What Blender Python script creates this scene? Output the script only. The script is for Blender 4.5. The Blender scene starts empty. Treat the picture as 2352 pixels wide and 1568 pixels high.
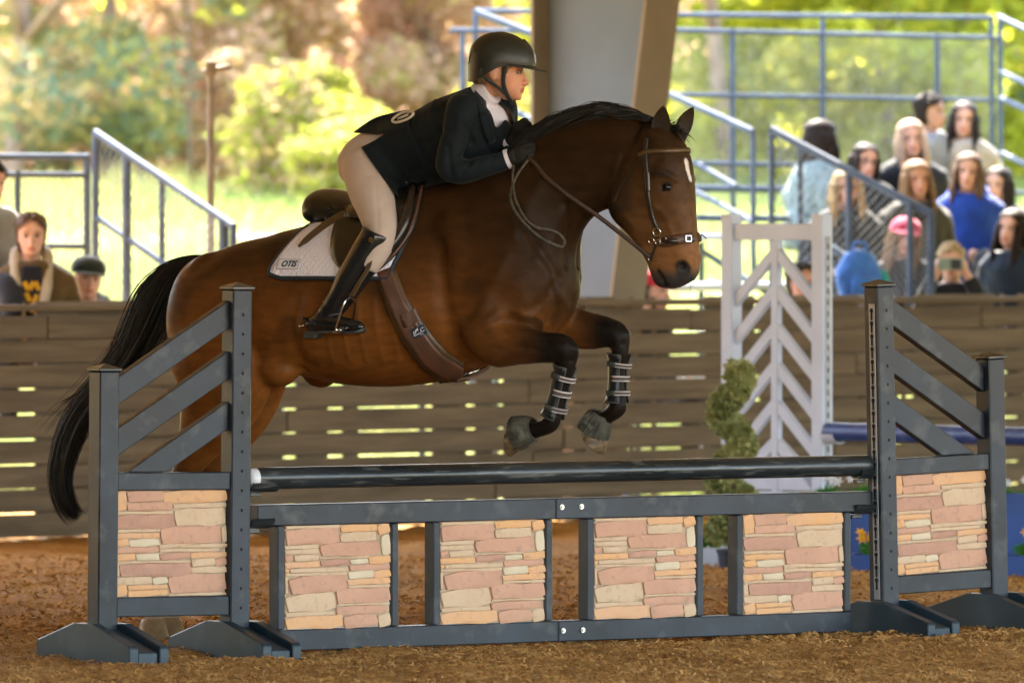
import bpy, bmesh, math, random
import numpy as np
from mathutils import Matrix, Vector, Quaternion, Euler
from mathutils.bvhtree import BVHTree

random.seed(7)
rng = np.random.default_rng(7)
R = math.radians
scene = bpy.context.scene
COL = scene.collection

# ------------------------------------------------------------------ camera
F = 20000.0            # focal length in units of a 2352 px wide picture
CAMY, CAMZ, HOR, CX = -35.0, 1.68, 516.0, 1176.0
cam_d = bpy.data.cameras.new('camera')
cam = bpy.data.objects.new('camera', cam_d)
COL.objects.link(cam)
cam.location = (0, CAMY, CAMZ)
cam.rotation_euler = (R(90), 0, 0)
cam_d.sensor_width = 36.0
cam_d.lens = 36.0 * F / 2352.0
cam_d.shift_y = -(784.0 - HOR) / 2352.0
cam_d.clip_start = 0.5
cam_d.clip_end = 3000
cam_d.dof.use_dof = True
cam_d.dof.focus_distance = 34.95
cam_d.dof.aperture_fstop = 4.7
scene.camera = cam

# ------------------------------------------------------------------ light
SUN_EL, SUN_AZ = R(54), R(-12)      # azimuth from +Y towards +X
sunv = Vector((math.sin(SUN_AZ) * math.cos(SUN_EL), math.cos(SUN_AZ) * math.cos(SUN_EL), math.sin(SUN_EL)))
world = bpy.data.worlds.new('World')
scene.world = world
world.use_nodes = True
wn = world.node_tree
wn.nodes.clear()
sky = wn.nodes.new('ShaderNodeTexSky')
sky.sky_type = 'NISHITA'
sky.sun_disc = False
sky.sun_elevation = SUN_EL
sky.sun_rotation = SUN_AZ
sky.air_density = 1.0
sky.dust_density = 1.5
bgn = wn.nodes.new('ShaderNodeBackground')
bgn.inputs['Strength'].default_value = 0.15
wout = wn.nodes.new('ShaderNodeOutputWorld')
wn.links.new(sky.outputs[0], bgn.inputs[0])
wn.links.new(bgn.outputs[0], wout.inputs[0])
sun_d = bpy.data.lights.new('sun', 'SUN')
sun_d.energy = 3.6
sun_d.angle = R(0.55)
sun_d.color = (1.0, 0.94, 0.84)
sun = bpy.data.objects.new('sun', sun_d)
COL.objects.link(sun)
sun.rotation_euler = sunv.to_track_quat('Z', 'Y').to_euler()
sun.location = sunv * 60

vs = scene.view_settings
scene.display_settings.display_device = 'sRGB'
vs.view_transform = 'Standard'
vs.look = 'None'
vs.exposure = 3.75
vs.gamma = 1.0
vs.use_white_balance = True
vs.white_balance_temperature = 7000
vs.use_curve_mapping = False
scene.render.engine = 'CYCLES'
cy = scene.cycles
cy.use_denoising = True
try:
    cy.denoiser = 'OPENIMAGEDENOISE'
    cy.denoising_input_passes = 'RGB_ALBEDO_NORMAL'
except Exception:
    pass
cy.max_bounces = 8
cy.diffuse_bounces = 4
cy.glossy_bounces = 3
cy.transmission_bounces = 4
cy.transparent_max_bounces = 6
cy.caustics_reflective = False
cy.caustics_refractive = False
cy.sample_clamp_indirect = 8.0
scene.render.film_transparent = False

# ------------------------------------------------------------------ helpers
def W(px, py, Y):
    """picture point (2352 px wide) at world depth Y -> world point"""
    d = Y - CAMY
    return Vector(((px - CX) * d / F, Y, CAMZ - (py - HOR) * d / F))

def gdepth(py, z=0.0):
    return CAMY + (CAMZ - z) * F / (py - HOR)

def srgb(h):
    c = [int(h[i:i + 2], 16) / 255 for i in (0, 2, 4)]
    return tuple(x / 12.92 if x < 0.04045 else ((x + 0.055) / 1.055) ** 2.4 for x in c)

def link(o):
    COL.objects.link(o)
    return o

TM = {}      # thing name -> matrix
def thing(name, label, cat, loc=(0, 0, 0), rot=(0, 0, 0), group=None):
    o = bpy.data.objects.new(name, None)
    link(o)
    o.empty_display_size = 0.1
    o.location = loc
    o.rotation_euler = rot
    o['label'] = label
    o['category'] = cat
    if group:
        o['group'] = group
    TM[o.name] = Matrix.Translation(Vector(loc)) @ Euler(rot).to_matrix().to_4x4()
    return o

def tag(o, label=None, cat=None, group=None, kind=None):
    if label: o['label'] = label
    if cat: o['category'] = cat
    if group: o['group'] = group
    if kind: o['kind'] = kind
    return o

class MB:
    """mesh collector"""
    def __init__(self):
        self.v = []; self.f = []; self.mi = []
        self.n = 0
    def add(self, verts, faces, mi=0):
        verts = np.asarray(verts, float).reshape(-1, 3)
        self.v.append(verts)
        b = self.n
        for f in faces:
            self.f.append(tuple(int(i) + b for i in f)); self.mi.append(mi)
        self.n += len(verts)
        return self
    def box(self, c, s, M=None, bev=0.0, mi=0):
        c = np.array(c, float); h = np.array(s, float) / 2
        if bev <= 0:
            v = np.array([[x, y, z] for x in (-1, 1) for y in (-1, 1) for z in (-1, 1)], float) * h
            f = [(0, 1, 3, 2), (4, 6, 7, 5), (0, 4, 5, 1), (2, 3, 7, 6), (0, 2, 6, 4), (1, 5, 7, 3)]
        else:
            b = min(bev, *(h * 0.9))
            v = []
            idx = {}
            for sx in (-1, 1):
                for sy in (-1, 1):
                    for sz in (-1, 1):
                        for a in range(3):
                            p = np.array([sx * h[0], sy * h[1], sz * h[2]])
                            for k in range(3):
                                if k != a: p[k] -= np.sign(p[k]) * b
                            idx[(sx, sy, sz, a)] = len(v); v.append(p)
            f = []
            for a in range(3):
                o1, o2 = [k for k in range(3) if k != a]
                for s in (-1, 1):
                    q = []
                    for (t1, t2) in ((-1, -1), (1, -1), (1, 1), (-1, 1)):
                        k = [0, 0, 0]; k[a] = s; k[o1] = t1; k[o2] = t2
                        q.append(idx[(k[0], k[1], k[2], a)])
                    f.append(q)
            for a in range(3):      # edges along axis a
                o1, o2 = [k for k in range(3) if k != a]
                for t1 in (-1, 1):
                    for t2 in (-1, 1):
                        k0 = [0, 0, 0]; k0[o1] = t1; k0[o2] = t2; k1 = list(k0)
                        k0[a] = -1; k1[a] = 1
                        f.append([idx[(*k0, o1)], idx[(*k1, o1)], idx[(*k1, o2)], idx[(*k0, o2)]])
            for sx in (-1, 1):
                for sy in (-1, 1):
                    for sz in (-1, 1):
                        f.append([idx[(sx, sy, sz, a)] for a in range(3)])
            v = np.array(v)
            # consistent orientation outwards
            ff = []
            for q in f:
                P = v[q]; nrm = np.cross(P[1] - P[0], P[2] - P[0])
                ff.append(q if np.dot(nrm, P.mean(0)) > 0 else q[::-1])
            f = ff
        if M is not None:
            M3 = np.array(M.to_3x3()); v = v @ M3.T
            if len(M) == 4: v = v + np.array(M.to_translation())
        return self.add(v + c, f, mi)
    def prism(self, poly, axis_vec, mi=0, c=(0, 0, 0)):
        """poly: list of 3d points (planar loop); extruded by axis_vec"""
        P = np.array(poly, float) + np.array(c); A = np.array(axis_vec, float); n = len(P)
        nrm = np.zeros(3)
        for i in range(n): nrm += np.cross(P[i], P[(i + 1) % n])
        if np.dot(nrm, A) > 0: P = P[::-1]
        v = np.vstack([P, P + A])
        f = [tuple(range(n)), tuple(range(2 * n - 1, n - 1, -1))]
        for i in range(n):
            j = (i + 1) % n
            f.append((i, i + n, j + n, j))
        return self.add(v, f, mi)
    def tube(self, path, rad, n=8, cap=True, mi=0, flat=1.0, up=None, closed=False):
        P = np.array([tuple(p) for p in path], float); m = len(P)
        rad = np.full(m, rad, float) if np.isscalar(rad) else np.array(rad, float)
        T = np.gradient(P, axis=0)
        if closed:
            T = np.roll(P, -1, 0) - np.roll(P, 1, 0)
        T /= np.linalg.norm(T, axis=1)[:, None] + 1e-12
        u = np.array(up if up is not None else (0, 0, 1.0), float)
        if up is None and abs(T[0] @ u) > 0.9: u = np.array([0, 1.0, 0])
        rings = []
        for i in range(m):
            if up is None:
                s = np.cross(T[i], u); s /= np.linalg.norm(s) + 1e-12
                u = np.cross(s, T[i])
                uu = u
            else:
                uv = np.array(up[i] if np.ndim(up) == 2 else up, float)
                s = np.cross(T[i], uv); s /= np.linalg.norm(s) + 1e-12
                uu = np.cross(s, T[i])
            a = np.linspace(0, 2 * np.pi, n, endpoint=False)
            fl = flat if np.isscalar(flat) else flat[i]
            rings.append(P[i] + rad[i] * (np.cos(a)[:, None] * s + fl * np.sin(a)[:, None] * uu))
        return self.loft(rings, cap, mi, closed)
    def loft(self, rings, cap=True, mi=0, closed=False):
        m, n = len(rings), len(rings[0])
        v = np.vstack(rings); f = []
        for i in range(m if closed else m - 1):
            i2 = (i + 1) % m
            for k in range(n):
                k2 = (k + 1) % n
                f.append((i * n + k, i * n + k2, i2 * n + k2, i2 * n + k))
        if cap and not closed:
            f.append(tuple(range(n - 1, -1, -1)))
            f.append(tuple(range((m - 1) * n, m * n)))
        return self.add(v, f, mi)
    def ellipsoid(self, c, r, M=None, nu=14, nv=9, mi=0):
        v = []; f = []
        for j in range(nv + 1):
            t = np.pi * j / nv
            for i in range(nu):
                a = 2 * np.pi * i / nu
                v.append((np.sin(t) * np.cos(a) * r[0], np.sin(t) * np.sin(a) * r[1], np.cos(t) * r[2]))
        for j in range(nv):
            for i in range(nu):
                i2 = (i + 1) % nu
                f.append((j * nu + i, (j + 1) * nu + i, (j + 1) * nu + i2, j * nu + i2))
        v = np.array(v)
        if M is not None: v = v @ np.array(M.to_3x3()).T
        return self.add(v + np.array(c, float), f, mi)
    def cyl(self, p0, p1, r, n=12, r1=None, mi=0):
        return self.tube([p0, p1], [r, r if r1 is None else r1], n, True, mi)
    def grid(self, P, mi=0, flip=False):
        """P: array (m,n,3)"""
        P = np.asarray(P, float); m, n = P.shape[:2]
        f = []
        for i in range(m - 1):
            for k in range(n - 1):
                q = (i * n + k, i * n + k + 1, (i + 1) * n + k + 1, (i + 1) * n + k)
                f.append(q[::-1] if flip else q)
        return self.add(P.reshape(-1, 3), f, mi)
    def mesh(self, name):
        me = bpy.data.meshes.new(name)
        V = np.vstack(self.v) if self.v else np.zeros((0, 3))
        me.from_pydata(V.tolist(), [], self.f)
        return me
    def build(self, name, mat, parent=None, smooth=False, world=False, sharp=None, fix=True):
        me = self.mesh(name)
        mats = mat if isinstance(mat, (list, tuple)) else [mat]
        for m_ in mats: me.materials.append(m_)
        if len(mats) > 1: me.polygons.foreach_set('material_index', self.mi)
        if world and parent is not None:
            me.transform(TM[parent.name].inverted())
        if fix:
            bm = bmesh.new(); bm.from_mesh(me)
            bmesh.ops.recalc_face_normals(bm, faces=bm.faces)
            bm.to_mesh(me); bm.free()
        if smooth:
            me.polygons.foreach_set('use_smooth', [True] * len(me.polygons))
            if sharp is not None:
                me.set_sharp_from_angle(angle=R(sharp))
        o = bpy.data.objects.new(name, me)
        link(o)
        if parent is not None: o.parent = parent
        return o

def inst(o, name=None, parent='same', M=None):
    c = o.copy()
    if name: c.name = name
    link(c)
    if parent != 'same': c.parent = parent
    if M is not None: c.matrix_basis = M
    return c

def dup(root, loc=None, rot=None, label=None):
    r = root.copy(); link(r)
    if loc is not None: r.location = loc
    if rot is not None: r.rotation_euler = rot
    if label: r['label'] = label
    for ch in list(root.children):
        c = ch.copy(); link(c); c.parent = r
        for g in list(ch.children):
            d = g.copy(); link(d); d.parent = c
    TM[r.name] = Matrix.Translation(r.location) @ r.rotation_euler.to_matrix().to_4x4()
    return r

def cr(pts, n):
    """catmull-rom resample of control points (k,dim) to n points"""
    P = np.array(pts, float); k = len(P)
    if k < 3:
        t = np.linspace(0, 1, n)[:, None]
        return P[0] * (1 - t) + P[-1] * t
    P = np.vstack([2 * P[0] - P[1], P, 2 * P[-1] - P[-2]])
    out = []
    for t in np.linspace(0, k - 1 - 1e-9, n):
        i = int(t); u = t - i
        p0, p1, p2, p3 = P[i], P[i + 1], P[i + 2], P[i + 3]
        out.append(0.5 * (2 * p1 + (p2 - p0) * u + (2 * p0 - 5 * p1 + 4 * p2 - p3) * u * u + (3 * p1 - p0 - 3 * p2 + p3) * u ** 3))
    return np.array(out)

# value noise in numpy (3d)
_perm = rng.permutation(512)
_val = rng.random(512) * 2 - 1
def vnoise(p, sc=1.0, seed=0):
    p = np.asarray(p, float) * sc + seed * 17.13
    i = np.floor(p).astype(int); f = p - i; f = f * f * (3 - 2 * f)
    def h(a, b, c):
        return _val[(_perm[(_perm[(_perm[a & 511] + b) & 511] + c) & 511])]
    x, y, z = i[..., 0], i[..., 1], i[..., 2]
    r = 0
    for dx in (0, 1):
        for dy in (0, 1):
            for dz in (0, 1):
                w = (f[..., 0] if dx else 1 - f[..., 0]) * (f[..., 1] if dy else 1 - f[..., 1]) * (f[..., 2] if dz else 1 - f[..., 2])
                r = r + w * h(x + dx, y + dy, z + dz)
    return r
def fbm(p, sc, oct=4, seed=0, gain=0.5):
    r = 0; a = 1.0
    for o in range(oct):
        r = r + a * vnoise(p, sc * 2 ** o, seed + o * 3.7); a *= gain
    return r

# ------------------------------------------------------------------ materials
def nodes_of(name):
    m = bpy.data.materials.new(name); m.use_nodes = True
    nt = m.node_tree
    b = nt.nodes['Principled BSDF']
    return m, nt, b

def pmat(name, col, rough=0.6, col2=None, var=0.5, scale=8.0, bump=0.0, bscale=None, bdist=0.01, metal=0.0, spec=0.5,
         coat=0.0, stretch=(1, 1, 1), attr=None, detail=4.0, rvar=0.0, sheen=0.0, contrast=(0.35, 0.65), trans=0.0, col3=None, scale3=40, var3=0.5):
    m, nt, b = nodes_of(name)
    N, L = nt.nodes, nt.links
    tc = N.new('ShaderNodeTexCoord'); oi = N.new('ShaderNodeObjectInfo')
    mp = N.new('ShaderNodeMapping'); mp.inputs['Scale'].default_value = stretch
    mul = N.new('ShaderNodeMath'); mul.operation = 'MULTIPLY'; mul.inputs[1].default_value = 37.0
    L.new(oi.outputs['Random'], mul.inputs[0])
    cmb = N.new('ShaderNodeCombineXYZ')
    for i in range(3): L.new(mul.outputs[0], cmb.inputs[i])
    L.new(tc.outputs['Object'], mp.inputs['Vector']); L.new(cmb.outputs[0], mp.inputs['Location'])
    nz = N.new('ShaderNodeTexNoise'); nz.inputs['Scale'].default_value = scale; nz.inputs['Detail'].default_value = detail
    L.new(mp.outputs[0], nz.inputs['Vector'])
    rp = N.new('ShaderNodeMapRange'); rp.inputs[1].default_value = contrast[0]; rp.inputs[2].default_value = contrast[1]
    L.new(nz.outputs[0], rp.inputs[0])
    base = None
    c2 = col2 if col2 is not None else tuple(x * (1 - var) for x in col[:3])
    mx = N.new('ShaderNodeMix'); mx.data_type = 'RGBA'
    mx.inputs[6].default_value = (*col[:3], 1); mx.inputs[7].default_value = (*c2[:3], 1)
    L.new(rp.outputs[0], mx.inputs[0])
    if attr:
        at = N.new('ShaderNodeAttribute'); at.attribute_name = attr
        mm = N.new('ShaderNodeMix'); mm.data_type = 'RGBA'; mm.blend_type = 'MULTIPLY'; mm.inputs[0].default_value = 1.0
        L.new(at.outputs['Color'], mm.inputs[6]); L.new(mx.outputs[2], mm.inputs[7])
        out = mm.outputs[2]
    else:
        out = mx.outputs[2]
    if col3 is not None:
        n3 = N.new('ShaderNodeTexNoise'); n3.inputs['Scale'].default_value = scale3; n3.inputs['Detail'].default_value = 5
        L.new(mp.outputs[0], n3.inputs['Vector'])
        r3 = N.new('ShaderNodeMapRange'); r3.inputs[1].default_value = 0.56; r3.inputs[2].default_value = 0.72; r3.inputs[4].default_value = var3
        L.new(n3.outputs[0], r3.inputs[0])
        m3 = N.new('ShaderNodeMix'); m3.data_type = 'RGBA'
        L.new(r3.outputs[0], m3.inputs[0]); L.new(out, m3.inputs[6]); m3.inputs[7].default_value = (*col3, 1)
        out = m3.outputs[2]
    L.new(out, b.inputs['Base Color'])
    b.inputs['Roughness'].default_value = rough
    if rvar > 0:
        rr = N.new('ShaderNodeMapRange'); rr.inputs[3].default_value = max(0.02, rough - rvar); rr.inputs[4].default_value = min(1, rough + rvar)
        L.new(nz.outputs[0], rr.inputs[0]); L.new(rr.outputs[0], b.inputs['Roughness'])
    b.inputs['Metallic'].default_value = metal
    b.inputs['Specular IOR Level'].default_value = spec
    b.inputs['Coat Weight'].default_value = coat
    b.inputs['Coat Roughness'].default_value = 0.15
    if sheen: 
        b.inputs['Sheen Weight'].default_value = sheen
        b.inputs['Sheen Roughness'].default_value = 0.4
    if bump > 0:
        nb = N.new('ShaderNodeTexNoise'); nb.inputs['Scale'].default_value = bscale or scale * 3; nb.inputs['Detail'].default_value = 6
        L.new(mp.outputs[0], nb.inputs['Vector'])
        bp = N.new('ShaderNodeBump'); bp.inputs['Strength'].default_value = bump; bp.inputs['Distance'].default_value = bdist
        L.new(nb.outputs[0], bp.inputs['Height']); L.new(bp.outputs[0], b.inputs['Normal'])
    if trans > 0:
        tr = N.new('ShaderNodeBsdfTranslucent'); ms = N.new('ShaderNodeMixShader'); ms.inputs[0].default_value = trans
        L.new(out, tr.inputs[0]); L.new(b.outputs[0], ms.inputs[1]); L.new(tr.outputs[0], ms.inputs[2])
        L.new(ms.outputs[0], N['Material Output'].inputs[0])
    return m

M = {}
M['black_plastic'] = pmat('black_plastic', (0.005, 0.0072, 0.011), 0.42, col2=(0.030, 0.035, 0.044), scale=3.0, detail=8, contrast=(.36, .66), bump=0.15, bscale=60, bdist=0.002, rvar=0.15, col3=(0.13, 0.125, 0.115), scale3=9, var3=0.35, spec=.35)
M['pole_black'] = pmat('pole_black', (0.010, 0.014, 0.016), 0.3, col2=(0.022, 0.027, 0.03), scale=4, stretch=(0.4, 3, 3), rvar=0.12, bump=0.1, bscale=40, bdist=0.002, col3=(0.20, 0.19, 0.17), scale3=18, var3=0.5)
M['teal_plastic'] = pmat('teal_plastic', (0.006, 0.016, 0.024), 0.42, col2=(0.018, 0.036, 0.052), scale=3, rvar=0.15, bump=0.1, bscale=50, bdist=0.002, col3=(0.08, 0.10, 0.11), scale3=6, var3=0.3)
M['hole'] = pmat('hole', (0.004, 0.004, 0.004), 0.9)
M['white_plastic'] = pmat('white_plastic', (0.72, 0.70, 0.70), 0.4, var=0.12, scale=3)
M['bolt'] = pmat('bolt', (0.65, 0.63, 0.58), 0.3, metal=1.0, var=0.2)
M['metal_track'] = pmat('metal_track', (0.30, 0.31, 0.33), 0.45, metal=0.6, var=0.25, scale=12)
M['stone_p'] = pmat('stone_rose', (0.57, 0.295, 0.185), 0.75, col2=(0.51, 0.26, 0.16), scale=5, bump=0.6, bscale=34, bdist=0.006, col3=(0.33, 0.19, 0.14), scale3=38, var3=0.6)
M['stone_d'] = pmat('stone_rose_dark', (0.51, 0.26, 0.17), 0.75, col2=(0.43, 0.215, 0.14), scale=9, bump=0.6, bscale=32, bdist=0.008, col3=(0.27, 0.16, 0.12), scale3=25, var3=0.5)
M['stone_o'] = pmat('stone_orange', (0.68, 0.345, 0.145), 0.75, col2=(0.64, 0.345, 0.185), scale=5, bump=0.6, bscale=34, bdist=0.006, col3=(0.45, 0.25, 0.13), scale3=38, var3=0.6)
M['stone_t'] = pmat('stone_tan', (0.60, 0.405, 0.255), 0.78, col2=(0.56, 0.365, 0.22), scale=6, bump=0.65, bscale=34, bdist=0.006, col3=(0.38, 0.27, 0.16), scale3=40, var3=0.6)
M['stone_w'] = pmat('stone_pale', (0.64, 0.50, 0.34), 0.78, col2=(0.57, 0.43, 0.28), scale=8, bump=0.5, bscale=30, bdist=0.006)
M['mortar'] = pmat('mortar', (0.50, 0.34, 0.22), 0.9, var=0.3, scale=30)
M['wood'] = pmat('weathered_plank', (0.155, 0.110, 0.069), 0.85, col2=(0.096, 0.067, 0.042), scale=3.0, stretch=(0.5, 4, 6), bump=0.4, bscale=14, bdist=0.01, col3=(0.20, 0.145, 0.09), scale3=5, var3=0.5)
M['galv'] = pmat('galvanized_pipe', (0.085, 0.112, 0.16), 0.7, metal=0.0, spec=.15, col2=(0.06, 0.08, 0.12), scale=6, rvar=0.1)
M['alu'] = pmat('aluminium_plank', (0.62, 0.63, 0.65), 0.4, metal=0.7, var=0.2, scale=5)
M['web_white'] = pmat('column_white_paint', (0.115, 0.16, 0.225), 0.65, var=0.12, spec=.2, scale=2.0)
M['flange_tan'] = pmat('column_tan_paint', (0.20, 0.165, 0.115), 0.6, var=0.2, scale=3)
M['roof_under'] = pmat('roof_liner', (0.62, 0.62, 0.60), 0.7, var=0.1)
M['steel_paint'] = pmat('roof_steel', (0.35, 0.36, 0.36), 0.6, var=0.2)
# ------------------------------------------------------------------ setting
WA = R(44)                                  # wall direction
dw = Vector((math.cos(WA), math.sin(WA), 0)); nw = Vector((math.sin(WA), -math.cos(WA), 0))
WC = Vector((0, gdepth(1202), 0))           # wall line passes here
def wl(px):
    """length along wall line at picture column px"""
    k = (px - CX) / F
    # (WC.x + a*dw.x) = k*(WC.y - CAMY + a*dw.y)
    return (k * (WC.y - CAMY) - WC.x) / (dw.x - k * dw.y)
wall_rot = (0, 0, WA)
def wallM(a, n, z):
    return WC + dw * a + nw * n + Vector((0, 0, z))

# --- arena footing: fine displaced patch on one big sheet
def footing_mat():
    m, nt, b = nodes_of('arena_footing')
    N, L = nt.nodes, nt.links
    tc = N.new('ShaderNodeTexCoord')
    n1 = N.new('ShaderNodeTexNoise'); n1.inputs['Scale'].default_value = 1.3; n1.inputs['Detail'].default_value = 6
    n2 = N.new('ShaderNodeTexNoise'); n2.inputs['Scale'].default_value = 38; n2.inputs['Detail'].default_value = 8; n2.inputs['Roughness'].default_value = 0.7
    L.new(tc.outputs['Object'], n1.inputs['Vector']); L.new(tc.outputs['Object'], n2.inputs['Vector'])
    r1 = N.new('ShaderNodeValToRGB')
    r1.color_ramp.elements[0].position = 0.35; r1.color_ramp.elements[0].color = (0.34, 0.175, 0.056, 1)
    r1.color_ramp.elements[1].position = 0.65; r1.color_ramp.elements[1].color = (0.50, 0.285, 0.100, 1)
    L.new(n1.outputs[0], r1.inputs[0])
    r2 = N.new('ShaderNodeValToRGB')
    r2.color_ramp.elements[0].position = 0.3; r2.color_ramp.elements[0].color = (0.45, 0.42, 0.4, 1)
    r2.color_ramp.elements[1].position = 0.72; r2.color_ramp.elements[1].color = (1.45, 1.4, 1.3, 1)
    L.new(n2.outputs[0], r2.inputs[0])
    mx = N.new('ShaderNodeMix'); mx.data_type = 'RGBA'; mx.blend_type = 'MULTIPLY'; mx.inputs[0].default_value = 1
    L.new(r1.outputs[0], mx.inputs[6]); L.new(r2.outputs[0], mx.inputs[7])
    L.new(mx.outputs[2], b.inputs['Base Color'])
    b.inputs['Roughness'].default_value = 0.95
    b.inputs['Specular IOR Level'].default_value = 0.15
    bp = N.new('ShaderNodeBump'); bp.inputs['Strength'].default_value = 0.9; bp.inputs['Distance'].default_value = 0.02
    L.new(n2.outputs[0], bp.inputs['Height']); L.new(bp.outputs[0], b.inputs['Normal'])
    return m
M['footing'] = footing_mat()
M['chips'] = pmat('footing_fibre', (0.56, 0.305, 0.10), 0.9, col2=(0.34, 0.17, 0.052), scale=9, spec=0.15, col3=(0.60, 0.40, 0.18), scale3=30, var3=0.6)

def ground_h(x, y):
    p = np.stack([x, y, np.zeros_like(x)], -1)
    h = 0.026 * fbm(p, 1.1, 3, 1) + 0.022 * fbm(p, 4.2, 3, 2) + 0.014 * np.abs(fbm(p, 12.0, 3, 3)) - 0.01
    return h

def gz(x, y):
    return float(ground_h(np.array([x]), np.array([y]))[0])

def make_patch():
    xs = np.arange(-4.2, 4.6, 0.036); ys = np.concatenate([np.arange(-5.2, 2.0, 0.036), np.arange(2.0, 17.0, 0.075)])
    X, Y = np.meshgrid(xs, ys)
    Z = ground_h(X, Y)
    e = np.minimum.reduce([X - xs[0], xs[-1] - X, Y - ys[0], ys[-1] - Y])
    Z = Z * np.clip(e / 0.6, 0, 1) + np.clip(e / 0.5, 0, 1) * 0.0 - np.clip(0.25 - e, 0, 1) * 0.3
    # the ground drops away in a hollow at the wall so that the sheet below never shows
    m, n = X.shape
    V = np.stack([X, Y, Z], -1).reshape(-1, 3)
    i = np.arange((m - 1) * (n - 1)); r = i // (n - 1); c = i % (n - 1)
    a = r * n + c
    Fc = np.stack([a, a + 1, a + n + 1, a + n], -1)
    me = bpy.data.meshes.new('arena_footing')
    me.vertices.add(len(V)); me.vertices.foreach_set('co', V.ravel())
    me.loops.add(Fc.size); me.loops.foreach_set('vertex_index', Fc.ravel())
    me.polygons.add(len(Fc)); me.polygons.foreach_set('loop_start', np.arange(len(Fc)) * 4)
    me.polygons.foreach_set('use_smooth', np.ones(len(Fc), bool))
    me.update(); me.validate()
    me.materials.append(M['footing'])
    o = bpy.data.objects.new('arena_footing', me); link(o)
    o['kind'] = 'structure'
    return o
make_patch()
mb = MB()
S = 900
mb.grid(np.array([[[x, y, -0.06] for x in (-S, -60, 60, S)] for y in (-S, -60, WC.y + 3, )]))
o = mb.build('arena_ground', M['footing']); o['kind'] = 'structure'
if o.data.polygons[0].normal.z < 0: o.data.flip_normals()

# --- field beyond the arena: a bank that rises away from the bleachers
M['field'] = pmat('dry_grass_ground', (0.30, 0.29, 0.13), 0.95, col2=(0.19, 0.23, 0.07), scale=0.35, bump=0.5, bscale=12, bdist=0.05, spec=0.1, col3=(0.48, 0.43, 0.28), scale3=1.2, var3=0.7)
def field_h(x, y):
    t = np.clip((y - 22) / 33.0, 0, 1)
    return -0.05 + 2.05 * t * t * (3 - 2 * t) + 0.10 * fbm(np.stack([x, y, 0 * x], -1), 0.15, 3, 5) * np.clip((y - 20) / 10, 0, 1)
xs = np.concatenate([[-900, -300, -120, -60], np.arange(-40, 41, 1.0), [60, 120, 300, 900]])
ys = np.concatenate([[WC.y + 2.9], np.arange(18, 80, 1.0), [90, 120, 200, 400, 900]])
X, Y = np.meshgrid(xs, ys)
mb = MB(); mb.grid(np.stack([X, Y, field_h(X, Y)], -1))
o = mb.build('field', M['field'], smooth=True); o['kind'] = 'structure'
if o.data.polygons[0].normal.z < 0: o.data.flip_normals()

# --- loose fibre footing: uncountable small chips lying on the ground
def chips(n, x0, x1, y0, y1, lmin, lmax, name, label):
    x = rng.uniform(x0, x1, n); y = y0 + (y1 - y0) * rng.random(n) ** 1.3
    z = ground_h(x, y)
    l = rng.uniform(lmin, lmax, n); w = l * rng.uniform(0.16, 0.5, n)
    a = rng.uniform(0, 2 * np.pi, n); tilt = np.clip(rng.normal(0, 0.35, n), -.6, .6); bend = rng.uniform(0.1, 0.5, n) * l
    dx, dy = np.cos(a), np.sin(a)
    V = np.zeros((n, 6, 3))
    for j, u in enumerate((-0.5, 0.0, 0.5)):
        cx = x + dx * l * u; cyy = y + dy * l * u
        cz = z + 0.006 + np.tan(tilt) * l * u + bend * (0.5 if u == 0 else 0.0)
        wx, wy = -dy * w * 0.5, dx * w * 0.5
        k = 0.5 if u != 0 else 1.0
        V[:, 2 * j] = np.stack([cx + wx * k, cyy + wy * k, cz + w * 0.3], -1)
        V[:, 2 * j + 1] = np.stack([cx - wx * k, cyy - wy * k, cz - w * 0.1], -1)
    b = np.arange(n)[:, None] * 6
    Fc = np.concatenate([b + np.array([[0, 1, 3, 2]]), b + np.array([[2, 3, 5, 4]])], 0)
    me = bpy.data.meshes.new(name)
    me.vertices.add(n * 6); me.vertices.foreach_set('co', V.ravel())
    me.loops.add(Fc.size); me.loops.foreach_set('vertex_index', Fc.ravel().astype(np.int32))
    me.polygons.add(len(Fc)); me.polygons.foreach_set('loop_start', np.arange(len(Fc)) * 4)
    me.update(); me.validate()
    me.materials.append(M['chips'])
    o = bpy.data.objects.new(name, me); link(o)
    tag(o, label, 'footing', kind='stuff')
    return o
chips(110000, -2.9, 2.9, -4.6, 1.6, 0.006, 0.023, 'loose_footing', 'loose brown shredded fibre footing lying around the jump')
chips(40000, -3.6, 3.6, 0.4, 9.0, 0.012, 0.045, 'loose_footing', 'coarser brown footing churned up between jump and wall')

# --- plank wall (a thing): boards with light showing through the open joints
wroot = thing('plank_wall', 'long weathered brown plank wall with light showing through its gaps', 'wall', tuple(WC), wall_rot)
A0, A1 = wl(-260), wl(2620)
NB = 9
BH = 1.19 / NB
blen = 2.44
proto = None
for r_ in range(NB):
    z0 = r_ * BH + 0.012
    off = rng.uniform(0, blen)
    a = A0 - off
    while a < A1:
        gap_top = 0.010 if (r_ < 5 and rng.random() < .9) or rng.random() < .07 else 0.002
        h = BH - gap_top
        mb = MB().box((0, 0, 0), (blen - 0.008, 0.038, h), bev=0.004)
        if proto is None:
            proto = mb.build('plank', M['wood'], wroot); o = proto
        else:
            o = inst(proto)
        o.location = (a + blen / 2, rng.normal(0, 0.002), z0 + h / 2 + rng.normal(0, 0.0015))
        o.rotation_euler = (rng.normal(0, 0.01), rng.normal(0, 0.0009), 0)
        a += blen
mb = MB().box((0, 0, 0), (A1 - A0 + 2, 0.15, 0.034), bev=0.006)
o = mb.build('cap_board', M['wood'], wroot); o.location = ((A0 + A1) / 2, 0.0, 1.19 + 0.047)
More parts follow.
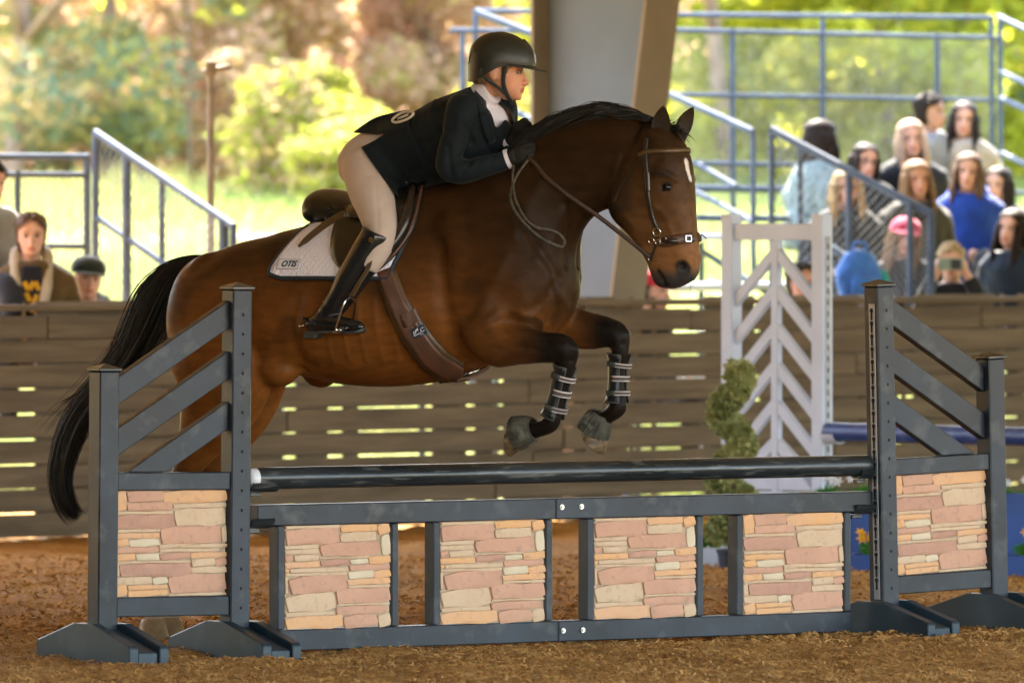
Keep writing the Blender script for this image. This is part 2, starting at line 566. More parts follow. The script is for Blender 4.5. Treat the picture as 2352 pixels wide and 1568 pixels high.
# added unseen boards that darken the joints except at the bays that show daylight
open_px = [(-60, 90), (655, 690), (760, 797), (830, 1003), (1078, 1101), (1138, 1166), (1300, 1350), (1418, 1456), (1462, 1507), (1514, 1556), (1560, 1630), (1740, 1755), (1978, 2004), (2052, 2082), (2088, 2112), (2292, 2306), (2312, 2348), (2362, 2420)]
edges = [A0]
for p, q in open_px:
    edges += [wl(p), wl(q)]
edges.append(A1)
for i in range(0, len(edges), 2):
    a, b = edges[i], edges[i + 1]
    if b - a < 0.02: continue
    k = max(1, int(round((b - a) / 0.3)))
    for j in range(k):
        w_ = (b - a) / k
        o = MB().box((0, 0, 0), (w_ - 0.001, 0.022, 1.22), bev=0.002).build('slit_blocker', M['wood'], wroot)
        o.location = (a + w_ * (j + 0.5), 0.033 + 0.001 * (j % 2), 0.66)
k = 0
for a in np.arange(A0 + 0.3, A1, 2.44):
    o = MB().box((0, 0, 0), (0.14, 0.14, 1.3), bev=0.006).build('post', M['wood'], wroot)
    o.location = (a, 0.12, 0.62)

# --- steel frame column behind the wall: wide white web, tan flanges, tapering down
def col_pt(px, py, a_n):
    return None
croot = thing('steel_column', 'tall white tapered steel column with tan flanges behind the plank wall', 'column', tuple(wallM(wl(1488), -0.35, 0)), wall_rot)
# local: x along the wall, -y into the arena (nw = local -y), z up
sc_c = F / (croot.location.y - CAMY)
def web_in(z):      # inner edge of the web (towards the arena), grows with height
    return 0.10 + 0.18 * (z - 1.2)
H_ = 4.6
out_y = 0.46
mb = MB()
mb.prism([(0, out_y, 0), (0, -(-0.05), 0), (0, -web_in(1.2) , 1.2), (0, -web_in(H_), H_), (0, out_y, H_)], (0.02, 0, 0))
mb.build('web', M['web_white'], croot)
def slab(y0, z0, y1, z1, w, t):
    m_ = MB()
    m_.prism([(-w / 2, y0, z0), (-w / 2, y0 - t, z0), (-w / 2, y1 - t, z1), (-w / 2, y1, z1)], (w, 0, 0), c=(0.01, 0, 0))
    return m_
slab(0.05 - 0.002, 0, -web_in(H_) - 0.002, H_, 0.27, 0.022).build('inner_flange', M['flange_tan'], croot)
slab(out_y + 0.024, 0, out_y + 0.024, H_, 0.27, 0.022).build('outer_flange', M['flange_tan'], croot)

# --- roof over the arena (out of the picture, it shades everything under it)
rroot = thing('arena_roof', 'wide arena roof over the ring, above the top of the picture', 'roof', tuple(WC), wall_rot)
mb = MB()
ye, yr, yf = 2.1, -11.5, -23.0
prof = [(ye, 3.75), (yr, 6.3), (yf, 4.7), (yf, 4.85), (yr, 6.45), (ye, 3.9)]
mb.prism([(-34, y, z) for y, z in prof], (68, 0, 0))
mb.build('roof_deck', M['roof_under'], rroot)
for a in np.arange(-30, 31, 6.1):
    mb = MB(); mb.prism([(a, 0.6, 3.4), (a, -11.5, 5.75), (a, -23, 4.2), (a, -23, 4.66), (a, -11.5, 6.25), (a, 0.6, 3.84)], (0.2, 0, 0))
    mb.build('rafter', M['steel_paint'], rroot)

mb = MB(); mb.prism([(-19.0, y, z) for y, z in [(0.4, 0), (-15, 0), (-15, 5.7), (-11.5, 6.28), (0.4, 3.95)]], (0.08, 0, 0))  # unseen wall, added to keep light from the left off the jump
M['blocker_sheet'] = pmat('dark_green_blocker', (0.05, 0.07, 0.055), 0.6)
egw = thing('light_block_wall', 'unseen wall added left of the picture to block side light', 'wall', tuple(WC), wall_rot)
mb.build('blocker_sheet', M['blocker_sheet'], egw)
# ------------------------------------------------------------------ the jump
LA = [  # stones of the first moulded panel: u0,v0,u1,v1,kind
 (0,0,.52,.03,'t'),(0,.03,.515,.182,'p'),(.52,0,.87,.073,'o'),(.872,0,1,.1,'o'),(.52,.076,.868,.168,'t'),(0,.186,.32,.226,'t'),
 (.325,.172,.905,.308,'p'),(.908,.104,1,.308,'w'),(0,.229,.32,.276,'t'),(0,.28,.08,.346,'p'),(.083,.28,.32,.346,'t'),(0,.35,.33,.408,'o'),
 (.333,.334,.61,.402,'d'),(.325,.311,.8,.331,'t'),(.613,.334,.79,.386,'w'),(.802,.311,1,.386,'o'),(.605,.39,1,.448,'p'),(.04,.412,.602,.456,'t'),
 (0,.412,.037,.456,'o'),(0,.46,.592,.488,'t'),(.03,.491,.592,.656,'p'),(0,.491,.027,.656,'t'),(.596,.452,.84,.528,'w'),(.843,.452,1,.528,'o'),
 (.596,.531,1,.588,'o'),(.596,.591,1,.62,'t'),(0,.66,.48,.834,'t'),(.484,.624,1,.765,'p'),(.484,.769,1,.79,'t'),(0,.837,.476,.88,'t'),
 (.48,.794,.97,.874,'p'),(0,.884,.55,1,'o'),(.553,.878,.88,1,'p'),(.883,.878,1,1,'t')]
LB = [
 (0,0,.107,.19,'o'),(.11,0,.43,.108,'p'),(.434,0,1,.118,'o'),(.11,.112,.515,.19,'p'),(.519,.121,1,.166,'t'),(0,.194,.515,.224,'t'),
 (0,.228,.53,.36,'d'),(.534,.17,.99,.338,'t'),(0,.364,.41,.394,'t'),(0,.398,.405,.453,'o'),(.413,.342,.948,.504,'p'),(.951,.342,1,.504,'t'),
 (0,.456,.127,.53,'o'),(.13,.456,.405,.53,'w'),(0,.534,.395,.591,'p'),(.4,.508,1,.548,'t'),(.4,.551,.94,.584,'t'),(0,.595,.19,.662,'o'),
 (.193,.595,.4,.662,'w'),(.404,.588,.68,.656,'d'),(.684,.588,1,.645,'o'),(.684,.649,.9,.722,'t'),(.903,.649,1,.722,'p'),(0,.665,.68,.688,'t'),
 (.05,.692,.68,.812,'d'),(0,.692,.047,.812,'t'),(.684,.726,1,.79,'t'),(0,.816,.34,.888,'t'),(.343,.816,.478,.888,'w'),(.482,.796,1,.97,'p'),
 (0,.892,.12,1,'o'),(.123,.892,.478,.938,'o'),(.123,.942,.478,1,'o'),(.482,.974,1,1,'t')]
_stone_cache = {}
def stone_mesh(key, w, h, kind, seed):
    if key in _stone_cache: return _stone_cache[key]
    r = random.Random(seed)
    # irregular outline with more points on the long sides
    nx = max(2, int(w / 0.05)); nz = max(2, int(h / 0.035))
    pts = []
    jx, jz = min(0.003, w * .04), min(0.0035, h * .08)
    c = min(w, h) * r.uniform(0.10, 0.22)
    drift_t, drift_b = r.uniform(-1, 1) * jz, r.uniform(-1, 1) * jz
    def side(p, q, n, nx_, nz_):
        for i in range(n):
            t = i / n
            pts.append((p[0] + (q[0] - p[0]) * t + nx_ * r.uniform(-jx, 0.3 * jx), p[1] + (q[1] - p[1]) * t + nz_ * r.uniform(-jz, 0.3 * jz)))
    x0, x1, z0, z1 = -w / 2, w / 2, -h / 2, h / 2
    side((x0 + c, z0 + drift_b), (x1 - c, z0 - drift_b), nx, 0, 1); side((x1, z0 + c), (x1, z1 - c), nz, 1, 0)
    side((x1 - c, z1 + drift_t), (x0 + c, z1 - drift_t), nx, 0, -1); side((x0, z1 - c), (x0, z0 + c), nz, 1, 0)
    P = np.array(pts); n = len(P)
    d = 0.010
    ins = min(0.0022, 0.22 * min(w, h))
    ctr = P.mean(0)
    k1 = 1 - ins / np.maximum(np.linalg.norm(P - ctr, axis=1), ins * 2)
    V = [(*p, 0) for p in P]
    tilt = r.uniform(-0.02, 0.02), r.uniform(-0.03, 0.03)
    mb = MB()
    r0 = np.array([(p[0], 0.0, p[1]) for p in P])
    r1 = np.array([(p[0], -d * 0.86, p[1]) for p in P])
    P2 = ctr + (P - ctr) * k1[:, None]
    r2 = np.array([(p[0], -d + p[0] * tilt[0] + p[1] * tilt[1] + r.uniform(-.0006, .0006), p[1]) for p in P2])
    P3 = ctr + (P2 - ctr) * 0.5
    r3 = np.array([(p[0], -d - 0.0015 + p[0] * tilt[0] + p[1] * tilt[1] + r.uniform(-.0012, .0012), p[1]) for p in P3])
    mb.loft([r0, r1, r2, r3], cap=True)
    me = mb.mesh('stone')
    bm = bmesh.new(); bm.from_mesh(me); bmesh.ops.recalc_face_normals(bm, faces=bm.faces); bm.to_mesh(me); bm.free()
    me.polygons.foreach_set('use_smooth', [True] * len(me.polygons)); me.set_sharp_from_angle(angle=R(38))
    me.materials.append(M['stone_' + kind])
    _stone_cache[key] = me
    return me

def stone_panel(parent, layout, lname, x0, x1, z0, z1, y, label=None):
    """panel board with each stone its own object"""
    w, h = x1 - x0, z1 - z0
    p = MB().box((0, 0, 0), (w - 0.004, 0.016, h), bev=0.001).build('stone_panel', M['mortar'], parent)
    p.location = ((x0 + x1) / 2, y, (z0 + z1) / 2)
    wk, hk = round(w, 2), round(h, 2)
    for i, (u0, v0, u1, v1, k) in enumerate(layout):
        g = 0.0012
        sw, sh = (u1 - u0) * wk - g, (v1 - v0) * hk - g
        ext = 0.0
        if u1 > 0.98: sw += random.Random(i).uniform(-0.006, 0.008)
        if sw < 0.008 or sh < 0.006: sh = max(sh, 0.006)
        me = stone_mesh((lname, i, wk, hk), sw, sh, k, 100 * len(lname) + i + ord(lname))
        o = bpy.data.objects.new('stone', me); link(o); o.parent = p
        o.location = (((u0 + u1) / 2 - 0.5) * w, -0.008 + random.uniform(0.0, 0.004), (0.5 - (v0 + v1) / 2) * h)
    return p

PW = 0.088
_hole = None
def make_standard(name, label, loc, ang, tilt, s, layout, lname, side_mat, group, Lw=0.62):
    """s=-1: short post to the left (short post at local -x)"""
    t = thing(name, label, 'jump standard', loc, (0, tilt, ang), group)
    bp = M['black_plastic']
    def post(x, top, nm):
        p = MB().box((0, 0, (top + 0.03) / 2), (PW, PW, top - 0.03), bev=0.005).build(nm, bp, t)
        p.location = (x, 0, 0)
        mb = MB()
        c = 0.052
        mb.box((0, 0, 0.006), (2 * c, 2 * c, 0.012), bev=0.003)
        r = c - 0.003
        mb.add([(-r, -r, .012), (r, -r, .012), (r, r, .012), (-r, r, .012), (0, 0, .03)], [(0, 1, 4), (1, 2, 4), (2, 3, 4), (3, 0, 4)])
        k = mb.build('post_cap', M['pole_black'], p); k.location = (0, 0, top + 0.001)
        return p
    tall = post(0, 1.425, 'tall_post')
    short = post(s * Lw, 1.105, 'short_post')
    # feet: two trapezoid cheeks each side of the post with a lower filler between
    for x in (0, s * Lw):
        f = MB()
        Lf = 0.36
        for sx in (-1, 1):
            x0 = sx * (PW / 2 + 0.003); 
            prof = [(-Lf, -0.05), (-Lf, 0.045), (-Lf + .012, .055), (-0.075, 0.128), (0.075, 0.128), (Lf - .012, .055), (Lf, 0.045), (Lf, -0.05)]
            f.prism([(x0, y, z) for y, z in prof], (sx * 0.042, 0, 0))
        prof = [(-Lf + .01, -0.05), (-Lf + .01, 0.028), (-0.05, 0.105), (0.05, 0.105), (Lf - .01, 0.028), (Lf - .01, -0.05)]
        f.prism([(-PW / 2, y, z) for y, z in prof], (PW, 0, 0))
        o = f.build('foot', M['teal_plastic'], t)
        bv = o.modifiers.new('b', 'BEVEL'); bv.width = 0.004; bv.segments = 1
        o.location = (x, 0, 0)
    # rails
    xa, xb = (s * Lw + PW / 2, -PW / 2) if s < 0 else (PW / 2, s * Lw - PW / 2)
    for z0, z1 in ((0.643, 0.712), (0.152, 0.228)):
        o = MB().box((0, 0, 0), (xb - xa - .001, 0.06, z1 - z0), bev=0.004).build('rail', bp, t)
        o.location = ((xa + xb) / 2, -0.004, (z0 + z1) / 2)
    # sloping boards, cut upright at the posts
    th = 0.042
    hv = 0.108
    slope = (1.383 - 1.075) / (xb - xa)
    for ztop in (1.383, 1.185, 0.988):
        pts_top = []; 
        if s < 0: zl, zr = ztop - slope * (xb - xa), ztop
        else: zl, zr = ztop, ztop - slope * (xb - xa)
        poly = [(xa, zl), (xb, zr), (xb, zr - hv), (xa, zl - hv)]
        # clip at the top of the upper rail
        zc = 0.7135
        out = []
        for i in range(4):
            p, q = poly[i], poly[(i + 1) % 4]
            if p[1] >= zc: out.append(p)
            if (p[1] - zc) * (q[1] - zc) < 0:
                k = (zc - p[1]) / (q[1] - p[1]); out.append((p[0] + (q[0] - p[0]) * k, zc))
        o = MB(); o.prism([(x, 0, z) for x, z in out], (0, th, 0))
        o = o.build('sloping_board', bp, t); o.location = (0, -0.012, 0)
        bv = o.modifiers.new('b', 'BEVEL'); bv.width = 0.003; bv.segments = 1
    stone_panel(t, layout, lname, xa + .001, xb - .001, 0.23, 0.641, 0.004)
    # pin holes up the front of the tall post
    global _hole
    if _hole is None:
        mb = MB()
        a = np.linspace(0, 2 * np.pi, 10, endpoint=False)
        rings = [np.stack([0.0052 * np.cos(a), 0 * a + y, 0.0068 * np.sin(a)], -1) for y in (0.0012, -0.0006)]
        mb.loft(rings); _hole = mb.mesh('pin_hole'); _hole.materials.append(M['hole'])
    for i in range(17):
        z = 0.18 + i * 0.0765
        if z > 1.36: break
        o = bpy.data.objects.new('pin_hole', _hole); link(o); o.parent = tall; o.location = (0.002, -PW / 2 - 0.0004, z)
    if s > 0:   # slotted metal track on the inner side
        tr = MB().box((0, 0, 0), (0.003, 0.036, 1.22), bev=0.001).build('slotted_track', M['metal_track'], tall)
        tr.location = (-PW / 2 - 0.002, -0.006, 0.745)
        kh = MB()
        a = np.linspace(0, 2 * np.pi, 10, endpoint=False)
        kh.loft([np.stack([0 * a + x, 0.0105 * np.cos(a), 0.012 + 0.0105 * np.sin(a)], -1) for x in (0.001, -0.0006)])
        kh.box((0.0002, 0, -0.010), (0.0016, 0.011, 0.034))
        km = kh.mesh('keyhole'); km.materials.append(M['hole'])
        for i in range(22):
            o = bpy.data.objects.new('keyhole', km); link(o); o.parent = tr; o.location = (-0.0017, 0, 0.57 - i * 0.053)
    return t

# left standard: front face centre of tall post at picture x 554
dL = 34.15
std_l = make_standard('jump_standard', 'dark blue-black jump standard on the left, short post towards the tail of the horse',
    (W(538, 1500, CAMY + dL).x, CAMY + dL, 0.0), R(33), R(0.55), -1, LB, 'B', None, 'wing standards of the stone jump', 0.60)
dR = 36.0
std_r = make_standard('jump_standard', 'dark standard on the right with slotted metal track and boards sloping down right',
    (W(2033, 1500, CAMY + dR).x, CAMY + dR, 0.0), R(40), R(-1.5), 1, LB, 'B', None, 'wing standards of the stone jump')

# gate
GA = R(35.5)
gl = Vector((W(640, 1497, CAMY + 34.25).x, CAMY + 34.25, 0))
gd = Vector((math.cos(GA), math.sin(GA), 0))
groot = thing('jump_gate', 'dark framed low gate with four square stone panels under the pole', 'jump gate', tuple(gl), (0, 0, GA))
def gx(px):
    k = (px - CX) / F
    return (k * (gl.y - CAMY) - gl.x) / (gd.x - k * gd.y)
GD = 0.066
bp = M['black_plastic']
def gbox(nm, x0, x1, z0, z1, y0=0.0, dep=GD, mat=bp, bev=0.004):
    o = MB().box((0, 0, 0), (x1 - x0, dep, z1 - z0), bev=bev).build(nm, mat, groot)
    o.location = ((x0 + x1) / 2, y0 + dep / 2, (z0 + z1) / 2)
    return o
for a, b in ((590, 1275.2), (1276.3, 2001)):
    gbox('top_board', gx(a), gx(b), 0.497, 0.580, -0.006, GD + 0.012)
for a, b in ((640, 1281.2), (1282.3, 1956)):
    gbox('bottom_board', gx(a), gx(b), 0.004, 0.087, -0.004, GD + 0.008)
pan = [(655, 899, LA, 'A'), (1012, 1253, LA, 'A'), (1365, 1600, LA, 'A'), (1708, 1939, LB, 'B')]
for a, b, lay, ln in pan:
    x0, x1 = gx(a), gx(b)
    gbox('stile', x0 - 0.034, x0 - 0.001, 0.088, 0.496)
    gbox('stile', x1 + 0.003, x1 + 0.036, 0.088, 0.496)
    stone_panel(groot, lay, ln, x0, x1 - 0.004, 0.089, 0.495, 0.014)
for px, z in ((1288, .545), (1333, .545), (1291, .048), (1336, .048)):
    mb = MB(); mb.cyl((0, 0, 0), (0, -0.004, 0), 0.011, 12); mb.cyl((0, -0.004, 0), (0, -0.009, 0), 0.0065, 6)
    o = mb.build('bolt', M['bolt'], groot); o.location = (gx(px), -0.0065, z)

# pole on cups
pz = 0.686
def gp(px, off, z):
    p = gl + gd * gx(px) + Vector((-gd.y, gd.x, 0)) * off
    return Vector((p.x, p.y, z))
p0, p1 = gp(590, 0.03, pz - 0.003), gp(2002, 0.03, pz)
proot = thing('jump_pole', 'long black jump pole with scuffed paint and a white left end', 'jump pole', tuple(p0), (0, 0, GA))
ln_ = (p1 - p0).length
mb = MB(); mb.tube(cr([(0.012, 0, 0), (ln_, 0, 0.003)], 24), 0.0435, 24)
mb.build('shaft', M['pole_black'], proot, smooth=True, sharp=40)
mb = MB()
xs_ = [-0.026, -0.022, -0.012, 0.0, 0.0115]; rs_ = [0.016, 0.030, 0.039, 0.0415, 0.0425]
mb.tube([(x, 0, 0) for x in xs_], rs_, 24)
mb.build('white_end', M['white_plastic'], proot, smooth=True, sharp=50)
# cups (pinned to the standards: parts of them)
def cup(parent, px0, px1, off, z, w):
    a, b = gp(px0, off, z), gp(px1, off, z)
    n = 9
    mb = MB()
    ang = np.linspace(R(200), R(340), n)
    perp = Vector((-gd.y, gd.x, 0))
    P = []
    for q in (a, b):
        row = [q + perp * (w * math.cos(t)) + Vector((0, 0, w * math.sin(t))) for t in ang]
        P.append(row)
    P = np.array([[tuple(p) for p in r] for r in P])
    mb.grid(P)
    o = mb.build('cup', M['pole_black'], parent, world=True)
    sm = o.modifiers.new('s', 'SOLIDIFY'); sm.thickness = 0.006; sm.offset = 0
    q = gp((px0 * 3 + px1) / 4, off, z - w - 0.012)
    o2 = MB().box((0, 0, 0), (0.05, 0.03, 0.016), bev=.003).build('cup_bracket', M['pole_black'], parent)
    o2.location = TM[parent.name].inverted() @ q
    o2.rotation_euler = (0, 0, GA - parent.rotation_euler.z)
cup(std_l, 576, 640, 0.03, pz - 0.002, 0.052)
cup(std_l, 576, 625, 0.03, 0.545, 0.056)
cup(std_r, 1975, 2012, 0.03, pz, 0.052)
cup(std_r, 1962, 2010, 0.03, 0.545, 0.056)
# ------------------------------------------------------------------ the horse
PHI = R(30)
cP, sP = math.cos(PHI), math.sin(PHI)
HY0 = -0.16
HX0 = (870 - CX) * (HY0 - CAMY) / F
HROOT = Vector((HX0, HY0, 0))
def H(px, py, t=0.0):
    """picture point on the plane t (right side of the horse positive) -> horse local (x fwd, y=-t, z)"""
    k = (px - CX) / F
    D0 = HY0 - CAMY - t * cP
    s = (k * D0 - HX0 + t * sP) / (cP + k * sP)
    d = D0 - s * sP
    return np.array([s, -t, CAMZ - (py - HOR) * d / F])
hmat = Matrix.Translation(HROOT) @ Matrix.Rotation(-PHI, 4, 'Z')
hinv = hmat.inverted()
cam_l = np.array(hinv @ Vector((0, CAMY, CAMZ)))

def section_loft(mb, st, n=36, sub=3):
    """st rows: T(px,py) B(px,py) halfwidth bias power ; in the median plane"""
    rows = []
    for (tx, ty, bx, by, w, bias, pw) in st:
        T, B = H(tx, ty), H(bx, by)
        rows.append((T[0], T[2], B[0], B[2], w, bias, pw))
    rows = cr(rows, (len(rows) - 1) * sub + 1)
    rings = []
    a = np.linspace(0, 2 * np.pi, n, endpoint=False)
    for (t0, t2, b0, b2, w, bias, pw) in rows:
        c = np.array([(t0 + b0) / 2, 0, (t2 + b2) / 2]); h = np.array([(t0 - b0) / 2, 0, (t2 - b2) / 2])
        ca, sa = np.cos(a), np.sin(a)
        vy = np.sign(ca) * np.abs(ca) ** (2 / pw); vx = np.sign(sa) * np.abs(sa) ** (2 / pw)
        ww = w * (1 - bias * vy)
        rings.append(c + vy[:, None] * h + np.stack([0 * a, vx * ww, 0 * a], -1))
    mb.loft(rings)

def limb(mb, st, n=16, sub=4):
    """st rows: px,py,t,r_foreaft,lateral_factor"""
    P = [np.concatenate([H(px, py, t), [r, fl]]) for (px, py, t, r, fl) in st]
    P = cr(P, (len(P) - 1) * sub + 1)
    mb.tube(P[:, :3], P[:, 3], n, up=np.array([0, 1.0, 0]), flat=P[:, 4])
    return P

def remesh(mb, voxel, name='body'):
    me = mb.mesh('tmp'); o = bpy.data.objects.new('tmp', me); link(o)
    bm = bmesh.new(); bm.from_mesh(me); bmesh.ops.recalc_face_normals(bm, faces=bm.faces); bm.to_mesh(me); bm.free()
    md = o.modifiers.new('r', 'REMESH'); md.mode = 'VOXEL'; md.voxel_size = voxel; md.adaptivity = 0
    dg = bpy.context.evaluated_depsgraph_get(); dg.update()
    me2 = bpy.data.meshes.new_from_object(o.evaluated_get(dg))
    bpy.data.objects.remove(o); bpy.data.meshes.remove(me)
    me2.name = name
    return me2

def vget(me):
    v = np.empty(len(me.vertices) * 3); me.vertices.foreach_get('co', v); return v.reshape(-1, 3)
def vset(me, v):
    me.vertices.foreach_set('co', np.ascontiguousarray(v).ravel()); me.update()
def vnorm(me):
    v = np.empty(len(me.vertices) * 3); me.vertex_normals.foreach_get('vector', v); return v.reshape(-1, 3)
def smooth_mesh(me, w, its, lam=0.5):
    """laplacian smoothing, w per-vertex 0..1 (or scalar)"""
    v = vget(me)
    e = np.empty(len(me.edges) * 2, int); me.edges.foreach_get('vertices', e); e = e.reshape(-1, 2)
    n = len(v)
    deg = np.bincount(e.ravel(), minlength=n)[:, None]
    for k in range(its):
        acc = np.stack([np.bincount(e[:, 0], v[e[:, 1], i], n) + np.bincount(e[:, 1], v[e[:, 0], i], n) for i in range(3)], -1)
        wk = w if np.isscalar(w) else w[:, None]
        v = v + lam * wk * (acc / np.maximum(deg, 1) - v)
    vset(me, v)

def seg_dist(v, P):
    """distance of points v to a polyline P, and param"""
    P = np.array(P, float); best = np.full(len(v), 1e9); bt = np.zeros(len(v))
    for i in range(len(P) - 1):
        a, b = P[i, :3], P[i + 1, :3]; ab = b - a
        t = np.clip(((v - a) @ ab) / (ab @ ab + 1e-12), 0, 1)
        d = np.linalg.norm(v - a - t[:, None] * ab, axis=1)
        m = d < best; best[m] = d[m]; bt[m] = (i + t)[m]
    return best, bt

def sstep(a, b, x):
    t = np.clip((x - a) / (b - a), 0, 1); return t * t * (3 - 2 * t)

def set_color(me, col, name='Col'):
    ca = me.color_attributes.new(name, 'FLOAT_COLOR', 'POINT')
    c = np.ones((len(me.vertices), 4)); c[:, :3] = col
    ca.data.foreach_set('color', c.ravel())

def bvh_of(me):
    v = vget(me)
    return BVHTree.FromPolygons([tuple(x) for x in v], [tuple(p.vertices) for p in me.polygons])
def ray(bvh, px, py, origin=None, to_local=hinv):
    """surface point seen at a picture point"""
    o = to_local @ Vector((0, CAMY, CAMZ)); q = to_local @ W(px, py, 0.0)
    hit = bvh.ray_cast(o, (q - o).normalized())
    return None if hit[0] is None else (np.array(hit[0]), np.array(hit[1]))
def onsurf(bvh, pts, off=0.0):
    out = []
    for px, py in pts:
        r = ray(bvh, px, py)
        if r is not None: out.append(r[0] + r[1] * off)
    return np.array(out)

horse = thing('horse', 'dark bay horse with white star jumping over the black pole', 'horse', tuple(HROOT), (0, 0, -PHI))

def build_horse():
    mb = MB()
    #        T         B        w   bias pw
    trunk = [
     (436, 640, 424, 740, .07, .0, 2.0),
     (452, 600, 428, 800, .185, .05, 2.1),
     (482, 583, 452, 835, .255, .06, 2.2),
     (522, 572, 500, 848, .285, .04, 2.3),
     (575, 554, 560, 850, .295, .02, 2.3),
     (635, 538, 630, 852, .295, .06, 2.2),
     (700, 520, 700, 864, .295, .10, 2.2),
     (770, 503, 770, 878, .31, .12, 2.2),
     (840, 486, 842, 888, .318, .13, 2.2),
     (900, 466, 912, 889, .312, .14, 2.15),
     (945, 443, 980, 882, .29, .16, 2.1),
     (985, 426, 1050, 862, .262, .20, 2.1),
     (1020, 420, 1120, 838, .235, .22, 2.1),
     (1060, 412, 1190, 808, .225, .20, 2.2),
     (1100, 398, 1255, 772, .222, .16, 2.3),
     (1140, 378, 1298, 724, .205, .12, 2.3),
     (1172, 356, 1318, 660, .18, .10, 2.2),
     (1204, 332, 1316, 592, .145, .12, 2.1),
     (1255, 296, 1328, 538, .12, .14, 2.1),
     (1325, 268, 1358, 500, .105, .10, 2.1),
     (1400, 258, 1392, 482, .097, .05, 2.1),
     (1462, 268, 1420, 476, .09, .02, 2.1),
     (1500, 300, 1440, 440, .075, .0, 2.1)]
    section_loft(mb, trunk)
    head = [
     (1496, 272, 1470, 318, .045, .0, 2.0),
     (1532, 284, 1440, 372, .086, .0, 2.6),
     (1562, 325, 1420, 430, .106, .0, 3.0),
     (1579, 370, 1410, 474, .114, .04, 3.2),
     (1585, 415, 1420, 505, .110, .08, 3.1),
     (1590, 460, 1444, 532, .094, .06, 2.9),
     (1593, 505, 1468, 562, .081, .02, 2.7),
     (1597, 548, 1490, 600, .073, -.04, 2.7),
     (1600, 582, 1502, 630, .074, -.08, 2.8),
     (1601, 612, 1510, 650, .072, -.08, 2.8),
     (1594, 638, 1526, 662, .056, .0, 2.4),
     (1576, 654, 1548, 664, .024, .0, 2.0)]
    section_loft(mb, head, n=30)
    nf = limb(mb, [(1080, 640, .13, .15, .5), (1110, 720, .165, .135, .55), (1138, 784, .175, .105, .72), (1200, 793, .17, .078, .80), (1258, 798, .165, .062, .86),
                   (1297, 803, .16, .058, .9), (1301, 838, .158, .037, .95), (1291, 880, .157, .0275, .9), (1278, 935, .156, .0275, .95), (1266, 970, .155, .037, .95), (1240, 985, .155, .030, 1.0), (1210, 990, .155, .036, 1.0)])
    ff = limb(mb, [(1200, 660, -.11, .14, .5), (1268, 725, -.15, .11, .6), (1318, 754, -.155, .086, .8), (1368, 761, -.155, .073, .83), (1402, 764, -.155, .060, .9),
                   (1419, 773, -.155, .054, .92), (1425, 810, -.155, .037, .95), (1421, 850, -.155, .0275, .9), (1420, 900, -.155, .0275, .95), (1418, 935, -.155, .037, .95), (1398, 955, -.155, .030, 1.0), (1376, 968, -.155, .036, 1.0)])
    nh = limb(mb, [(490, 660, .12, .20, .6), (505, 760, .165, .225, .62), (512, 850, .18, .235, .58), (500, 920, .18, .20, .52), (472, 985, .17, .135, .55), (446, 1040, .16, .085, .65), (424, 1088, .152, .056, .8),
                   (410, 1125, .15, .049, .85), (398, 1180, .15, .035, .85), (385, 1280, .15, .031, .9), (370, 1372, .15, .040, .95), (358, 1405, .15, .032, 1.0), (350, 1424, .15, .043, 1.0)])
    fh = limb(mb, [(530, 660, -.12, .20, .6), (545, 760, -.165, .22, .6), (560, 850, -.18, .21, .55), (552, 930, -.17, .165, .5), (526, 1000, -.16, .11, .55), (496, 1060, -.155, .068, .7), (478, 1098, -.15, .052, .8),
                   (466, 1130, -.15, .047, .85), (452, 1190, -.15, .035, .85), (430, 1290, -.15, .031, .9), (410, 1375, -.15, .040, .95), (397, 1405, -.15, .032, 1.0), (388, 1421, -.15, .043, 1.0)])
    # muscle masses
    def bulge(px, py, t, r, ry=0.0):
        c = H(px, py, t)
        mb.ellipsoid(c, r, Matrix.Rotation(ry, 3, 'Y'))
    for sg in (1, -1):
        dx = -48 * (sg - 1) * 0.5 * 2 * 0.17 / 0.17 if sg < 0 else 0
        sh = 0 if sg > 0 else 98
        bulge(1070 + sh, 600, sg * .15, (.13, .085, .22), R(-28))       # shoulder
        bulge(1120 + sh, 700, sg * .165, (.13, .075, .12), R(10))       # triceps / point of shoulder
        bulge(1215 + sh * .6, 690, sg * .10, (.085, .10, .13), R(0))     # breast
        bulge(640 + sh, 835, sg * .19, (.10, .075, .10), R(30))           # stifle
        bulge(470 + sh, 690, sg * .14, (.12, .10, .2), R(10))            # buttock
        bulge(1452 + sh * .55, 450, sg * .07, (.085, .035, .095), R(20))     # cheek
    me = remesh(mb, 0.0078)
    v = vget(me)
    # smoothing strength: strong on the trunk, light on head and lower legs
    wS = np.ones(len(v))
    dh, _ = seg_dist(v, [H(1530, 330), H(1520, 500), H(1550, 640)])
    wS = np.minimum(wS, 0.22 + 0.78 * sstep(0.16, 0.30, dh))
    for L_, k in ((nf, 4), (ff, 4), (nh, 6), (fh, 6)):
        d, _ = seg_dist(v, L_[k * 4:])
        wS = np.minimum(wS, 0.12 + 0.88 * sstep(0.05, 0.16, d))
    smooth_mesh(me, wS, 26)
    v = vget(me)
    # ---- sculpted relief, placed on the visible side and mirrored to the other
    bv = bvh_of(me)
    nrm = vnorm(me)
    disp = np.zeros(len(v))
    def relief(pts, amp, wid, mirror=True):
        nonlocal disp
        P = onsurf(bv, pts)
        if len(P) < 1: return
        if len(P) == 1: P = np.vstack([P, P + 1e-4])
        P = cr(P, max(6, 5 * len(P))) if len(P) > 2 else P
        d, _ = seg_dist(v, P); disp = disp + amp * np.exp(-(d / wid) ** 2)
        if mirror:
            Q = P * np.array([1, -1, 1]); d, _ = seg_dist(v, Q); disp = disp + amp * np.exp(-(d / wid) ** 2)
